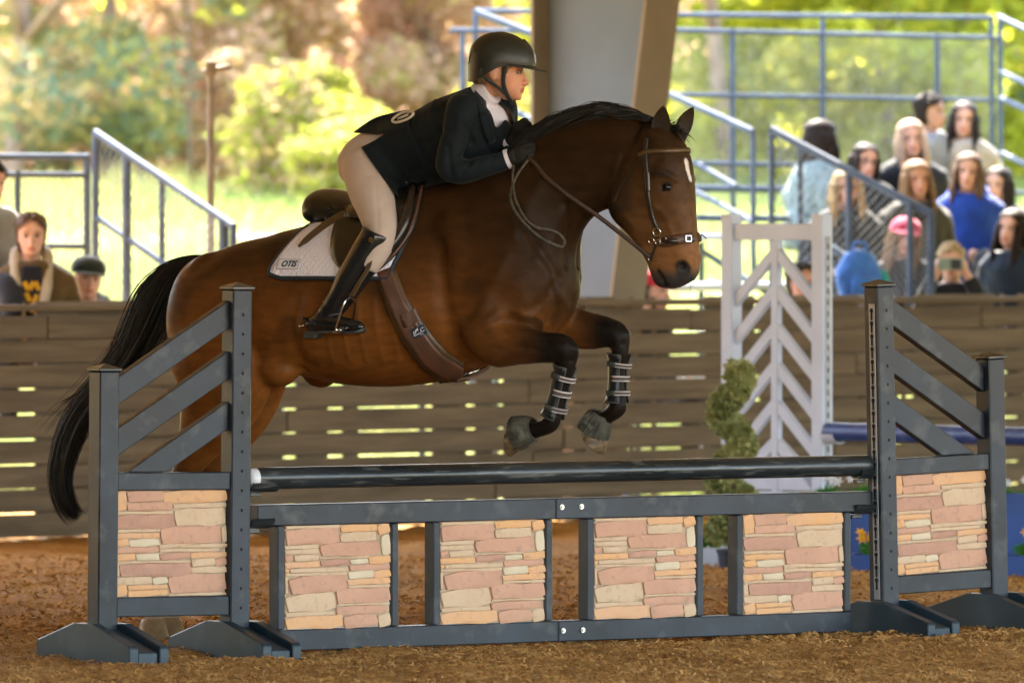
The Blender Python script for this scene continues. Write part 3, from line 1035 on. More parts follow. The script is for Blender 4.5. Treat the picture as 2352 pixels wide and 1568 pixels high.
    relief([(1010, 560), (1015, 640), (1030, 740), (1055, 820)], -0.015, 0.034)          # behind the shoulder
    relief([(1180, 470), (1230, 560), (1285, 640)], -0.011, 0.020)                       # front edge of shoulder
    relief([(1300, 470), (1305, 540), (1300, 610)], -0.011, 0.015)                       # jugular groove
    relief([(1345, 420), (1290, 500), (1235, 600)], 0.006, 0.03)
    relief([(1120, 735), (1150, 718), (1190, 716), (1215, 730)], 0.006, 0.024)             # point of elbow fold
    relief([(1110, 760), (1150, 740), (1200, 742)], -0.004, 0.018)
    relief([(1210, 715), (1250, 690), (1275, 650)], -0.007, 0.020)
    relief([(1270, 660), (1278, 700), (1265, 740)], -0.009, 0.016, False)               # between the breast muscles
    relief([(1285, 680), (1300, 705)], 0.008, 0.022, False)
    relief([(1140, 800), (1190, 798), (1240, 805)], -0.005, 0.012)                       # forearm
    relief([(680, 690), (670, 760), (690, 830)], -0.018, 0.035)                          # flank hollow
    relief([(620, 640), (600, 720), (620, 790)], 0.008, 0.04)
    relief([(700, 852), (650, 838), (600, 830)], -0.010, 0.02)
    relief([(500, 620), (470, 720), (455, 820)], -0.006, 0.025)                          # hamstring groove
    for k in range(6):                                                                    # faint ribs
        x = 745 + k * 38
        relief([(x, 690), (x + 6, 760), (x + 22, 830)], 0.0034, 0.012)
    # head
    relief([(1420, 360), (1408, 420), (1420, 478), (1455, 520)], 0.004, 0.014)
    relief([(1455, 500), (1500, 505), (1555, 520)], -0.004, 0.014)
    relief([(1500, 470), (1530, 500), (1545, 545)], 0.004, 0.012)                          # facial crest
    relief([(1505, 398), (1530, 400), (1552, 412)], 0.008, 0.013)                           # brow
    relief([(1530, 430)], -0.007, 0.016)                                                  # eye socket
    relief([(1498, 380), (1512, 368)], -0.005, 0.018)                                      # hollow above the eye
    relief([(1570, 610)], -0.020, 0.015)                                                  # nostril
    relief([(1555, 585), (1590, 590), (1598, 615), (1590, 640)], 0.006, 0.010)
    relief([(1512, 622), (1522, 634), (1532, 652)], -0.007, 0.006)                          # mouth
    # knees and hocks
    relief([(1322, 800)], 0.006, 0.025, False); relief([(1440, 765)], 0.005, 0.025, False)
    relief([(1275, 815)], -0.006, 0.016, False); relief([(1312, 828)], -0.005, 0.010, False); relief([(1300, 785), (1318, 800)], 0.005, 0.012, False); relief([(1400, 790)], -0.006, 0.016, False); relief([(1432, 790)], -0.005, 0.010, False)
    relief([(1240, 778), (1270, 784)], -0.005, 0.010, False); relief([(1180, 775), (1230, 790)], 0.005, 0.018, False); relief([(1345, 735), (1385, 745)], -.005, .012, False)
    relief([(1160, 590), (1130, 660), (1100, 720)], 0.007, .03); relief([(1240, 420), (1210, 470), (1180, 540)], .006, .03); relief([(905, 700), (930, 770), (960, 830)], .004, .03)
    v = v + nrm * disp[:, None]
    # slight unevenness of living tissue
    v = v + nrm * (0.0022 * fbm(v, 9.0, 2, 4))[:, None]
    vset(me, v)
    bv = bvh_of(me)
    # ---- coat colours (bay: dark legs, lighter flank, mealy muzzle; dark topline partly painted shade)
    body = np.array([0.180, 0.060, 0.0125]); dark = np.array([0.029, 0.0145, 0.0065]); blk = np.array([0.008, 0.007, 0.006])
    tan = np.array([0.27, 0.118, 0.045]); grey = np.array([0.05, 0.045, 0.042])
    zz, ss = v[:, 2], v[:, 0]
    col = np.tile(body, (len(v), 1))
    def mixc(c, w):
        nonlocal col
        w = np.clip(w, 0, 1)[:, None]; col = col * (1 - w) + np.array(c) * w
    nzv = fbm(v, 5.0, 3, 8)
    neck0 = sstep(0.62, 1.02, ss + 0.25 * (zz - 1.5))
    mixc(dark, 0.82 * sstep(1.22, 1.66, zz + 0.04 * nzv + 0.03 * ss))                      # dark bay topline with some shade painted in
    mixc(dark, 0.90 * sstep(0.45, 0.90, ss + 0.35 * (zz - 1.5)) * sstep(1.18, 1.42, zz))  # neck and shoulder: part dark coat, part painted shade
    mixc(body * 1.25, 0.5 * sstep(1.28, 1.10, zz) * sstep(-1.2, -0.3, ss) * (1 + nzv) * .6)
    mixc(dark * 1.2, 0.45 * sstep(0.1, 0.5, nzv))
    # legs
    kn, kf, hn, hf = 16, 16, 24, 24
    for L_, k0, k1 in ((nf, 7, 17), (ff, 6, 16), (nh, 20, 28), (fh, 20, 28)):
        d, tt = seg_dist(v, L_)
        near = d < (np.interp(tt, np.arange(len(L_)), L_[:, 3]) * 1.35 + 0.02)
        mixc(blk, near * sstep(k0, k1, tt + 0.8 * nzv) * 0.97)
    # hind socks are white
    for L_ in (nh, fh):
        d, tt = seg_dist(v, L_)
        mixc((0.62, 0.52, 0.40), (d < 0.09) * sstep(len(L_) - 7.5, len(L_) - 6.0, tt + 1.2 * nzv))
    # head colouring
    dm, _ = seg_dist(v, [H(1550, 560, 0), H(1560, 650, 0)])
    onhead = (dh if False else seg_dist(v, [H(1530, 330), H(1540, 480), H(1555, 640)])[0]) < 0.17
    headw = sstep(.21, .13, seg_dist(v, [H(1530, 330), H(1530, 480), H(1555, 640)])[0]) * sstep(0.95, 1.1, ss)
    yb = CAMZ - (zz - CAMZ) * 0
    zpix = HOR - (zz - CAMZ) * F / (34.3)                       # picture row, for coat markings along the head only
    mixc(np.array([0.070, 0.032, 0.011]), 0.75 * headw * sstep(300, 440, zpix))
    mixc(tan, 0.9 * headw * sstep(540, 580, zpix) * sstep(655, 600, zpix + 14 * nzv))
    mixc(tan * 0.75, 0.55 * headw * sstep(400, 570, zpix + 12 * nzv))
    mixc(grey, 0.95 * headw * sstep(600, 636, zpix + 10 * nzv))
    def blot(pts, c, wid, amt=1.0, soft=0.5, mirror=False):
        P = onsurf(bv, pts)
        if len(P) == 0: return
        if len(P) == 1: P = np.vstack([P, P + 1e-4])
        d, _ = seg_dist(v, P)
        if mirror: d = np.minimum(d, seg_dist(v, P * np.array([1, -1, 1]))[0])
        mixc(c, amt * sstep(wid, wid * soft, d + 0.003 * nzv))
    blot([(1566, 610), (1572, 618)], blk * 1.2, 0.034, 0.97, 0.5, True)
    blot([(1565, 630), (1580, 640)], grey * .8, 0.03, 0.9, 0.4, True)
    blot([(1514, 622), (1524, 638), (1532, 654)], blk, 0.010, 0.9, 0.5, True)
    blot([(1530, 428)], blk * 1.3, 0.030, 0.9, 0.35, True)
    blot([(1508, 395), (1540, 400)], blk * 2, 0.030, 0.6, 0.3, True)
    blot([(1577, 372), (1580, 392), (1586, 412)], (0.75, 0.66, 0.62), 0.0135, 1.0, 0.75)
    blot([(1405, 480), (1440, 470), (1440, 430)], blk * 2, 0.035, .4, .2, True)
    set_color(me, col)
    m = pmat('bay_coat', (1.0, 1.0, 1.0), 0.43, col2=(0.72, 0.72, 0.72), rvar=.06, scale=30, attr='Col', bump=0.16, bscale=150, bdist=0.004, stretch=(0.35, 1, 1), spec=0.08, sheen=0.0)
    me.materials.clear(); me.materials.append(m)
    me.polygons.foreach_set('use_smooth', [True] * len(me.polygons))
    o = bpy.data.objects.new('body', me); link(o); o.parent = horse
    return o, bv, nf, ff, nh, fh
hbody, hbvh, NF, FF, NH, FH = build_horse()
HV = vget(hbody.data)

M['hair_black'] = pmat('black_horsehair', (0.006, 0.0055, 0.005), 0.45, col2=(0.013, 0.010, 0.007), scale=20, spec=0.25)
M['hoof'] = pmat('hoof_horn', (0.16, 0.10, 0.045), 0.6, col2=(0.06, 0.038, 0.018), scale=22, stretch=(1, 1, 3), bump=0.3, bscale=40, bdist=0.004, col3=(0.30, 0.2, 0.09), scale3=16, var3=0.5)
M['hoof_pale'] = pmat('pale_hoof_horn', (0.42, 0.33, 0.20), 0.6, col2=(0.30, 0.21, 0.11), scale=18, bump=0.3, bscale=40, bdist=0.004)
M['eye_dark'] = pmat('dark_eye', (0.006, 0.006, 0.009), 0.16, spec=0.4)
M['ear_coat'] = pmat('ear_coat', (0.012, 0.008, 0.005), 0.6, col2=(0.03, 0.018, 0.009), scale=14, spec=.15)

# hooves: truncated cones that lean forward from coronet to toe
def hoof(c, axis, fwd, r0, r1, ln, mat, heel=0.62):
    axis = np.array(axis, float); axis /= np.linalg.norm(axis)
    fwd = np.array(fwd, float); fwd -= axis * (fwd @ axis); fwd /= np.linalg.norm(fwd)
    sd = np.cross(axis, fwd)
    a = np.linspace(0, 2 * np.pi, 24, endpoint=False)
    rings = []
    for u, r in ((-0.12, r0 * .8), (0, r0), (0.06, r0 * 1.04), (0.5, (r0 + r1) / 2), (0.96, r1), (1.0, r1 * .96), (0.97, r1 * .7)):
        ln_a = ln * u * (1 - (1 - heel) * (0.5 - 0.5 * np.cos(a)))     # heel shorter than toe
        lean = fwd * (0.12 * ln * u)
        ca = np.cos(a)
        rad = r * np.where(ca < -0.3, 0.88, 1.0)
        rings.append(np.array(c) + axis * ln_a[:, None] + lean + rad[:, None] * (ca[:, None] * fwd * 1.05 + np.sin(a)[:, None] * sd * 0.92))
    mb = MB(); mb.loft(rings)
    return mb.build('hoof', mat, horse, smooth=True, sharp=45)
def dirv(p, q): 
    d = np.array(q) - np.array(p); return d / np.linalg.norm(d)
hoof(H(1212, 990, .155), dirv(H(1212, 988, .155), H(1150, 1006, .155)), dirv(H(1190, 960, .155), H(1196, 1040, .155)), .046, .062, .105, M['hoof'])
hoof(H(1374, 970, -.155), dirv(H(1376, 965, -.155), H(1346, 1032, -.155)), dirv(H(1330, 1000, -.155), H(1400, 1030, -.155)), .046, .064, .105, M['hoof'])
def gzl(p):   # ground height below a horse-local point
    w = hmat @ Vector(p); return gz(w.x, w.y)
for c in (H(349, 1427, .15), H(387, 1424, -.15)):
    c = c.copy(); zb = gzl(c)
    hoof(c, (0.05, 0, -1), (1, 0, 0), .052, .066, c[2] - zb + 0.02, M['hoof_pale'], heel=.95)

# eyes
for sg in (1, -1):
    p, n_ = ray(hbvh, 1531, 429)
    p = p * np.array([1, sg, 1]); n_ = n_ * np.array([1, sg, 1])
    mb = MB(); mb.ellipsoid((0, 0, 0), (0.022, 0.020, 0.017), nu=20, nv=14)
    o = mb.build('eye', M['eye_dark'], horse, smooth=True)
    o.location = p - n_ * 0.0075; o.rotation_euler = (0, R(18), 0)
    # lids: dark rims above and below
    lid = MB()
    t1 = np.cross(n_, [0, 0, 1.0]); t1 /= np.linalg.norm(t1); t2 = np.cross(t1, n_)
    for vs_, lift in ((1, 0.010), (-1, 0.008)):
        arc = [p + t1 * (0.024 * math.cos(q)) + t2 * (vs_ * (lift + .004) * math.sin(q) - .006 * math.cos(q)) + n_ * (0.005 * math.sin(q) - 0.001) for q in np.linspace(0.05, math.pi - 0.05, 9)]
        lid.tube(arc, [0.0022, .0032, .004, .0045, .0045, .0045, .004, .0032, .0022], 6)
    lid.build('eyelid', M['hair_black'], horse, smooth=True)

# ears
def ear(base, tip, face, wid, name='ear'):
    base, tip, face = map(np.array, (base, tip, face))
    ax = tip - base; ln = np.linalg.norm(ax); ax = ax / ln
    face = face - ax * (face @ ax); face = face / np.linalg.norm(face); sd = np.cross(ax, face)
    prof = [(-.15, .55, 1.0), (0, .62, .95), (.15, .80, .8), (.35, 1.0, .62), (.55, .95, .5), (.75, .68, .42), (.9, .36, .36), (1.0, .06, .3)]
    rings = []
    a = np.linspace(0, 2 * np.pi, 20, endpoint=False)
    for u, w_, dp in prof:
        c = base + ax * ln * u + face * (-0.012 * math.sin(u * 3))
        ca, sa = np.cos(a), np.sin(a)
        f_ = np.where(ca > 0, -0.25 * np.cos(sa * 1.2) * (1 if 0.05 < u < 0.95 else 0.3), ca)      # front is hollow
        rings.append(c + wid * w_ * sa[:, None] * sd + wid * w_ * dp * f_[:, None] * face)
    mb = MB(); mb.loft(rings)
    return mb.build(name, M['ear_coat'], horse, smooth=True)
ear(H(1512, 320, .06), H(1524, 243, .075), (0.35, -0.85, 0), .037)
ear(H(1564, 318, -.06), H(1593, 246, -.085), (0.75, -0.35, 0), .038)

# hair: thin tapered ribbons
def strands(curves, wid, name, mat, parent, tw=0.35):
    """curves: array (n,k,3); wid: array (n,)"""
    C = np.asarray(curves); n, k = C.shape[:2]
    T = np.gradient(C, axis=1); T /= np.linalg.norm(T, axis=2)[..., None] + 1e-9
    view = np.array([math.sin(PHI), -math.cos(PHI), 0.0])
    rv = rng.normal(0, 1, (n, 1, 3)) * tw + np.array([sP * 0 + 0.0, 1.0, 0.0]) * 1.0
    S_ = np.cross(T, rv); S_ /= np.linalg.norm(S_, axis=2)[..., None] + 1e-9
    u = np.linspace(0, 1, k)
    tap = np.minimum(1, (1.02 - u) / 0.45) * np.minimum(1, 0.45 + u * 4)
    Wd = wid[:, None] * tap[None]
    A = C + S_ * Wd[..., None]; B = C - S_ * Wd[..., None]
    V = np.stack([A, B], 2).reshape(-1, 3)
    i = np.arange(k - 1)
    q = np.stack([2 * i, 2 * i + 1, 2 * i + 3, 2 * i + 2], -1)
    Fc = (np.arange(n)[:, None, None] * (2 * k) + q[None]).reshape(-1, 4)
    me = bpy.data.meshes.new(name)
    me.vertices.add(len(V)); me.vertices.foreach_set('co', V.ravel())
    me.loops.add(Fc.size); me.loops.foreach_set('vertex_index', Fc.ravel().astype(np.int32))
    me.polygons.add(len(Fc)); me.polygons.foreach_set('loop_start', np.arange(len(Fc)) * 4)
    me.polygons.foreach_set('use_smooth', np.ones(len(Fc), bool))
    me.update(); me.validate(); me.materials.append(mat)
    o = bpy.data.objects.new(name, me); link(o); o.parent = parent
    return o
def make_tail():
    # centre line in picture space with half width across
    g = [(486, 592, 6, .02), (440, 598, 12, .03), (392, 625, 26, .045), (352, 680, 44, .06), (322, 750, 46, .07), (286, 820, 38, .07), (236, 890, 34, .065), (182, 960, 36, .06), (150, 1035, 32, .055), (138, 1105, 26, .045), (152, 1160, 24, .035), (178, 1196, 20, .03)]
    G = cr(g, 40)
    n = 3800
    CK = np.clip(rng.normal(0, .55, 34), -1.1, 1.1); CL = rng.normal(0, .5, 34)
    out = []
    wid = []
    k = 26
    for i in range(n):
        q = rng.normal(0, 0.45); q = max(-1.05, min(1.05, q)); lat = rng.normal(0, 0.5)
        inner = q > 0.55
        L_ = rng.uniform(0.55, 1.0) if rng.random() < 0.45 else 1.0
        if inner and rng.random() < 0.6: L_ = rng.uniform(0.40, 0.62)
        ck = rng.integers(0, 34); q2 = CK[ck] + rng.normal(0, 0.045); lat = lat * .5 + CL[ck] * .5; ph = rng.uniform(0, 6.28); am = rng.uniform(0, 5); 
        wild = rng.normal(0, 26) if rng.random() < 0.05 else 0
        u = np.linspace(0, L_ * (len(G) - 1) * rng.uniform(0.95, 1.0), k)
        row = []
        clump = 0.35 * math.sin(q * 9 + 1.3)
        for uu in u:
            i0 = min(int(uu), len(G) - 2); f = uu - i0
            gpt = G[i0] * (1 - f) + G[i0 + 1] * f
            tg = G[i0 + 1] - G[i0]; nx_, ny_ = -tg[1], tg[0]; nn = math.hypot(nx_, ny_) + 1e-9
            tt = uu / (len(G) - 1)
            off = (q * (1 - tt) + q2 * tt) * gpt[2] + am * math.sin(ph + tt * 9) * tt + wild * max(0, tt - 0.45)
            px = gpt[0] - nx_ / nn * off; py = gpt[1] - ny_ / nn * off
            row.append(H(px, py, lat * gpt[3]))
        out.append(row); wid.append(rng.uniform(0.0008, 0.0016))
    return strands(out, np.array(wid), 'tail', M['hair_black'], horse)
make_tail()
def make_wisps():
    out = []; wid = []
    gs = [[(440, 602), (415, 650), (398, 720), (378, 790), (350, 850)], [(432, 604), (400, 680), (372, 760), (335, 830), (300, 880)], [(425, 606), (392, 690), (352, 790), (310, 860), (270, 905)], [(330, 690), (262, 800), (190, 890), (128, 960), (92, 1010)], [(300, 780), (215, 880), (140, 930), (95, 962)], [(200, 930), (150, 1010), (135, 1090), (165, 1160), (200, 1185)]]
    for g in gs:
        G = cr(g, 18)
        for i in range(46 if g[0][0] > 400 else 16):
            o_ = rng.normal(0, 9); o2 = o_ + rng.normal(0, 12); l_ = rng.uniform(.6, 1); t_ = rng.normal(0, .03)
            u = np.linspace(0, 17 * l_, 18)
            row = []
            for uu in u:
                k = min(int(uu), 16); p = G[k] + (G[k + 1] - G[k]) * (uu - k); f = uu / 17
                row.append(H(p[0] + o_ * (1 - f) * .5 + o2 * f, p[1] + 4 * math.sin(f * 5 + o_), t_))
            out.append(row); wid.append(rng.uniform(.0007, .0015))
    strands(out, np.array(wid), 'tail', M['hair_black'], horse)
make_wisps()
def make_mane():
    crest = cr([(1150, 365), (1204, 326), (1255, 290), (1325, 262), (1400, 252), (1462, 262), (1505, 276)], 60)
    out = []; wid = []
    for i in range(3800):
        u = rng.random(); c = crest[int(u * 59)]
        sd = rng.uniform(-0.8, 1.0)
        r0 = np.array([c[0] + rng.normal(0, 5), c[1] + rng.uniform(0, 8)])
        ln = rng.uniform(45, 95) * (0.75 + 0.5 * (1 - u))
        lift = rng.uniform(-0.1, 0.95) if rng.random() < 0.75 else rng.uniform(-0.9, -0.1)
        if u > 0.9: lift *= 0.5; ln *= 0.6
        # tangent of the crest, pointing back along the neck
        j = max(1, int(u * 59)); tg = crest[j - 1] - crest[j]; tg = tg / np.linalg.norm(tg); up = np.array([0, -1.0])
        row = []
        for q in np.linspace(0, 1, 10):
            p = r0 + tg * ln * q + up * ln * lift * (q - 0.75 * q * q) * 0.9 + np.array([0, 1]) * ln * 0.18 * q * q
            row.append(H(p[0], p[1], sd * 0.035 + 0.05 * sd * q))
        out.append(row); wid.append(rng.uniform(0.0008, 0.0018))
    return strands(out, np.array(wid), 'mane', M['hair_black'], horse)
make_mane()
def make_forelock():
    out = []; wid = []
    for i in range(130):
        r0 = np.array([rng.uniform(1505, 1562), rng.uniform(285, 300)]); ln = rng.uniform(14, 36); a = rng.uniform(-0.9, 0.7)
        if rng.random() < .5: a = rng.uniform(1.6, 2.6)
        row = [H(r0[0] + math.sin(a) * ln * q + 5 * q * q, r0[1] - math.cos(a) * ln * q + 16 * q * q, rng.normal(0, .004) + 0.01) for q in np.linspace(0, 1, 8)]
        out.append(row); wid.append(rng.uniform(0.001, 0.0022))
    strands(out, np.array(wid), 'forelock', M['hair_black'], horse)
    M['whisker'] = pmat('whisker', (0.7, 0.65, 0.5), 0.5)
    out = []
    for i in range(46):
        x = rng.uniform(1522, 1600); y = 652 + 9 * math.sin((x - 1520) / 80 * 3.1) ; ln = rng.uniform(6, 17)
        out.append([H(x + q * ln * rng.uniform(-.3, .3), y - 2 + q * ln, rng.uniform(-.03, .04)) for q in np.linspace(0, 1, 4)])
    strands(out, np.full(len(out), 0.0006), 'whiskers', M['whisker'], horse)
make_forelock()
# ------------------------------------------------------------------ the rider
def hb(mb, name, mat, parent, smooth=True, sharp=None, fix=True):
    """build a mesh given in horse-local coordinates under a thing (or part of a thing)"""
    o = mb.build(name, mat, None, smooth=smooth, sharp=sharp, fix=fix)
    root = parent
    while root.parent is not None: root = root.parent
    o.data.transform(TM[root.name].inverted() @ hmat)
    o.parent = parent
    return o
def hb_me(me, name, mat, parent):
    root = parent
    while root.parent is not None: root = root.parent
    me.materials.clear(); me.materials.append(mat)
    me.polygons.foreach_set('use_smooth', [True] * len(me.polygons))
    me.transform(TM[root.name].inverted() @ hmat)
    o = bpy.data.objects.new(name, me); link(o); o.parent = parent
    return o
def part_child(o, parent):
    o.parent = parent
    return o

def head_shape(mb, M4, s=1.0, ears=True):
    """face looks along +y, x to the left/right, eyes at z=0; M4 places it"""
    zs = [(-.1125, .068, .022, .012), (-.107, .080, .010, .026), (-.094, .087, -.005, .040), (-.075, .087, -.030, .052), (-.055, .086, -.050, .059), (-.03, .086, -.070, .066),
          (0, .083, -.090, .071), (.022, .090, -.099, .074), (.05, .090, -.102, .0755), (.075, .079, -.095, .070), (.097, .052, -.070, .052), (.109, .015, -.035, .028), (.1125, -.008, -.012, .006)]
    Z = cr(zs, 31)
    a = np.linspace(0, 2 * np.pi, 32, endpoint=False)
    rings = []
    for z, f, b, w in Z:
        c = (f + b) / 2; h = (f - b) / 2
        ca, sa = np.cos(a), np.sin(a)
        pw = 2.25
        vx = np.sign(sa) * np.abs(sa) ** (2 / pw); vy = np.sign(ca) * np.abs(ca) ** (2 / pw)
        rings.append(np.stack([vx * w, c + vy * h, np.full_like(a, z)], -1))
    tmp = MB(); tmp.loft(rings)
    # nose
    nose = cr([(.080, .012, .007), (.089, -.004, .008), (.097, -.020, .0088), (.1055, -.036, .0098), (.102, -.044, .009), (.090, -.048, .008)], 14)
    tmp.tube([(0, y, z) for y, z, r in nose], nose[:, 2], 10, up=np.array([1.0, 0, 0]), flat=1.0)
    for sx in (-1, 1):
        tmp.ellipsoid((sx * .0105, .093, -.042), (.0072, .011, .0072), nu=10, nv=6)
        tmp.ellipsoid((sx * .028, .083, .021), (.023, .010, .008), nu=10, nv=6)     # brow
        if ears: tmp.ellipsoid((sx * .074, -.022, -.012), (.009, .019, .030), Matrix.Rotation(R(12), 3, 'X'), nu=10, nv=8)
    tmp.ellipsoid((0, .0905, -.0645), (.021, .0095, .0055), nu=12, nv=6)
    tmp.ellipsoid((0, .0885, -.0755), (.018, .0095, .0060), nu=12, nv=6)
    tmp.ellipsoid((0, .078, -.098), (.020, .013, .013), nu=12, nv=8)
    V = np.vstack(tmp.v) * s
    V = V @ np.array(M4.to_3x3()).T + np.array(M4.to_translation())
    mb.add(V, tmp.f)

def skin_mat(name, c):
    m = pmat(name, (1, 1, 1), 0.5, col2=(0.86, 0.84, 0.83), scale=22, attr='Col', bump=0.05, bscale=200, bdist=0.001, spec=0.35)
    m.node_tree.nodes['Principled BSDF'].inputs['Subsurface Weight'].default_value = 0.06
    m.node_tree.nodes['Principled BSDF'].inputs['Subsurface Radius'].default_value = (0.012, 0.005, 0.003)
    return m
M['skin'] = skin_mat('skin', None)

def face_finish(me, M4, s, skin, lip=(0.42, 0.13, 0.10), brow=(0.06, 0.035, 0.02), eyes=True, blush=0.25):
    """eye sockets and face colours; coordinates of me and M4 agree"""
    Mi = M4.inverted()
    v = vget(me); n = len(v)
    L = (v - np.array(M4.to_translation())) @ np.array(Mi.to_3x3()).T / s
    nrm = vnorm(me)
    d = np.zeros(n); fr = L[:, 1] > 0.03
    for sx in (-1, 1):
        q = ((L[:, 0] - sx * .031) / .018) ** 2 + ((L[:, 2] - .001) / .012) ** 2
        d -= fr * 0.008 * np.exp(-q)
    q = (L[:, 0] / .02) ** 2 + ((L[:, 2] + .070) / .0022) ** 2
    d -= fr * 0.0035 * np.exp(-q)
    vset(me, v + nrm * (d * s)[:, None])
    col = np.tile(np.array(skin), (n, 1))
    def mix(c, w):
        nonlocal col
        w = np.clip(w, 0, 1)[:, None]; col = col * (1 - w) + np.array(c) * w
    mix((skin[0] * 1.0, skin[1] * .72, skin[2] * .66), blush * fr * np.exp(-(((np.abs(L[:, 0]) - .045) / .028) ** 2 + ((L[:, 2] + .035) / .03) ** 2)))
    mix((skin[0] * .95, skin[1] * .65, skin[2] * .6), .4 * fr * np.exp(-((L[:, 0] / .018) ** 2 + ((L[:, 2] + .04) / .014) ** 2)))
    mix(lip, fr * (L[:, 1] > .07) * sstep(1.15, .75, np.sqrt((L[:, 0] / .024) ** 2 + ((L[:, 2] + .070) / .0125) ** 2)))
    mix(np.array(lip) * .25, fr * (L[:, 1] > .07) * sstep(1.1, .6, np.sqrt((L[:, 0] / .020) ** 2 + ((L[:, 2] + .0703) / .0022) ** 2)))
    for sx in (-1, 1):
        mix(brow, .85 * fr * sstep(1.1, .7, np.sqrt(((L[:, 0] - sx * .034) / .021) ** 2 + ((L[:, 2] - .0215 - .1 * (np.abs(L[:, 0]) - .034)) / .0045) ** 2)))
    set_color(me, col)
    return L
M['eye_white'] = pmat('eye_white', (0.20, 0.17, 0.155), 0.5, var=0.1)
M['iris'] = pmat('iris_dark', (0.03, 0.018, 0.010), 0.12)
def eyes(parent, M4, s, rootM):
    for sx in (-1, 1):
        c = M4 @ Vector((sx * .031 * s, .0735 * s, .001 * s))
        mb = MB(); mb.ellipsoid((0, 0, 0), (.0125 * s, .0108 * s, .0075 * s), nu=14, nv=10)
        o = mb.build('eye', M['eye_white'], parent, smooth=True)
        o.matrix_basis = rootM @ Matrix.Translation(c) @ M4.to_3x3().to_4x4()
        mb = MB(); mb.ellipsoid((0, 0, 0), (.0072 * s, .004 * s, .0072 * s), nu=12, nv=8)
        i_ = mb.build('iris', M['iris'], o, smooth=True); i_.location = (0, .0092 * s, 0)

RP = H(860, 480, 0)
rider = thing('person', 'rider in dark show jacket, tan breeches, black helmet and tall boots crouched over the horse', 'rider', tuple(hmat @ Vector(RP)), (0, 0, -PHI))
M['jacket'] = pmat('navy_jacket', (0.0055, 0.0085, 0.010), 0.8, col2=(0.008, 0.012, 0.014), scale=6, bump=0.3, bscale=260, bdist=0.001, sheen=0.06, spec=0.15)
M['breeches'] = pmat('tan_breeches', (0.50, 0.385, 0.315), 0.8, col2=(0.46, 0.35, 0.285), scale=10, bump=0.2, bscale=300, bdist=0.001, sheen=0.2, spec=0.2)
M['boot'] = pmat('black_boot_leather', (0.008, 0.008, 0.009), 0.22, col2=(0.014, 0.014, 0.014), scale=7, bump=0.12, bscale=30, bdist=0.003, coat=0.1)
M['helmet'] = pmat('black_helmet', (0.016, 0.017, 0.013), 0.42, col2=(0.022, 0.022, 0.018), scale=9, spec=0.4)
M['helmet_trim'] = pmat('helmet_gloss_trim', (0.012, 0.012, 0.012), 0.12, coat=0.5)
M['strap'] = pmat('black_webbing', (0.008, 0.010, 0.009), 0.7)
M['shirt'] = pmat('white_show_shirt', (0.66, 0.60, 0.66), 0.75, var=0.08, scale=14, bump=0.15, bscale=80, bdist=0.002)
M['glove'] = pmat('black_glove', (0.008, 0.007, 0.006), 0.7, spec=.2, col2=(0.015, 0.013, 0.010), scale=25, bump=0.4, bscale=90, bdist=0.002)
M['sole'] = pmat('boot_sole', (0.045, 0.040, 0.034), 0.7, var=0.4, scale=30)
M['bib'] = pmat('cream_number', (0.62, 0.55, 0.44), 0.7, var=0.1)
M['hair_brown'] = pmat('brown_hair', (0.09, 0.05, 0.022), 0.5, col2=(0.16, 0.09, 0.04), scale=30)
M['gold'] = pmat('gold_buckle', (0.75, 0.55, 0.22), 0.3, metal=1.0)
M['steel'] = pmat('stainless_steel', (0.72, 0.70, 0.66), 0.22, metal=1.0, var=0.2, scale=20)

HEAD_YAW = R(-90) + R(23)        # face along +y turned to horse forward and a little away from the camera
HC = H(1151, 164, 0.0)
HM = Matrix.Translation(Vector(HC)) @ Matrix.Rotation(HEAD_YAW, 4, 'Z') @ Matrix.Rotation(R(-4), 4, 'X')

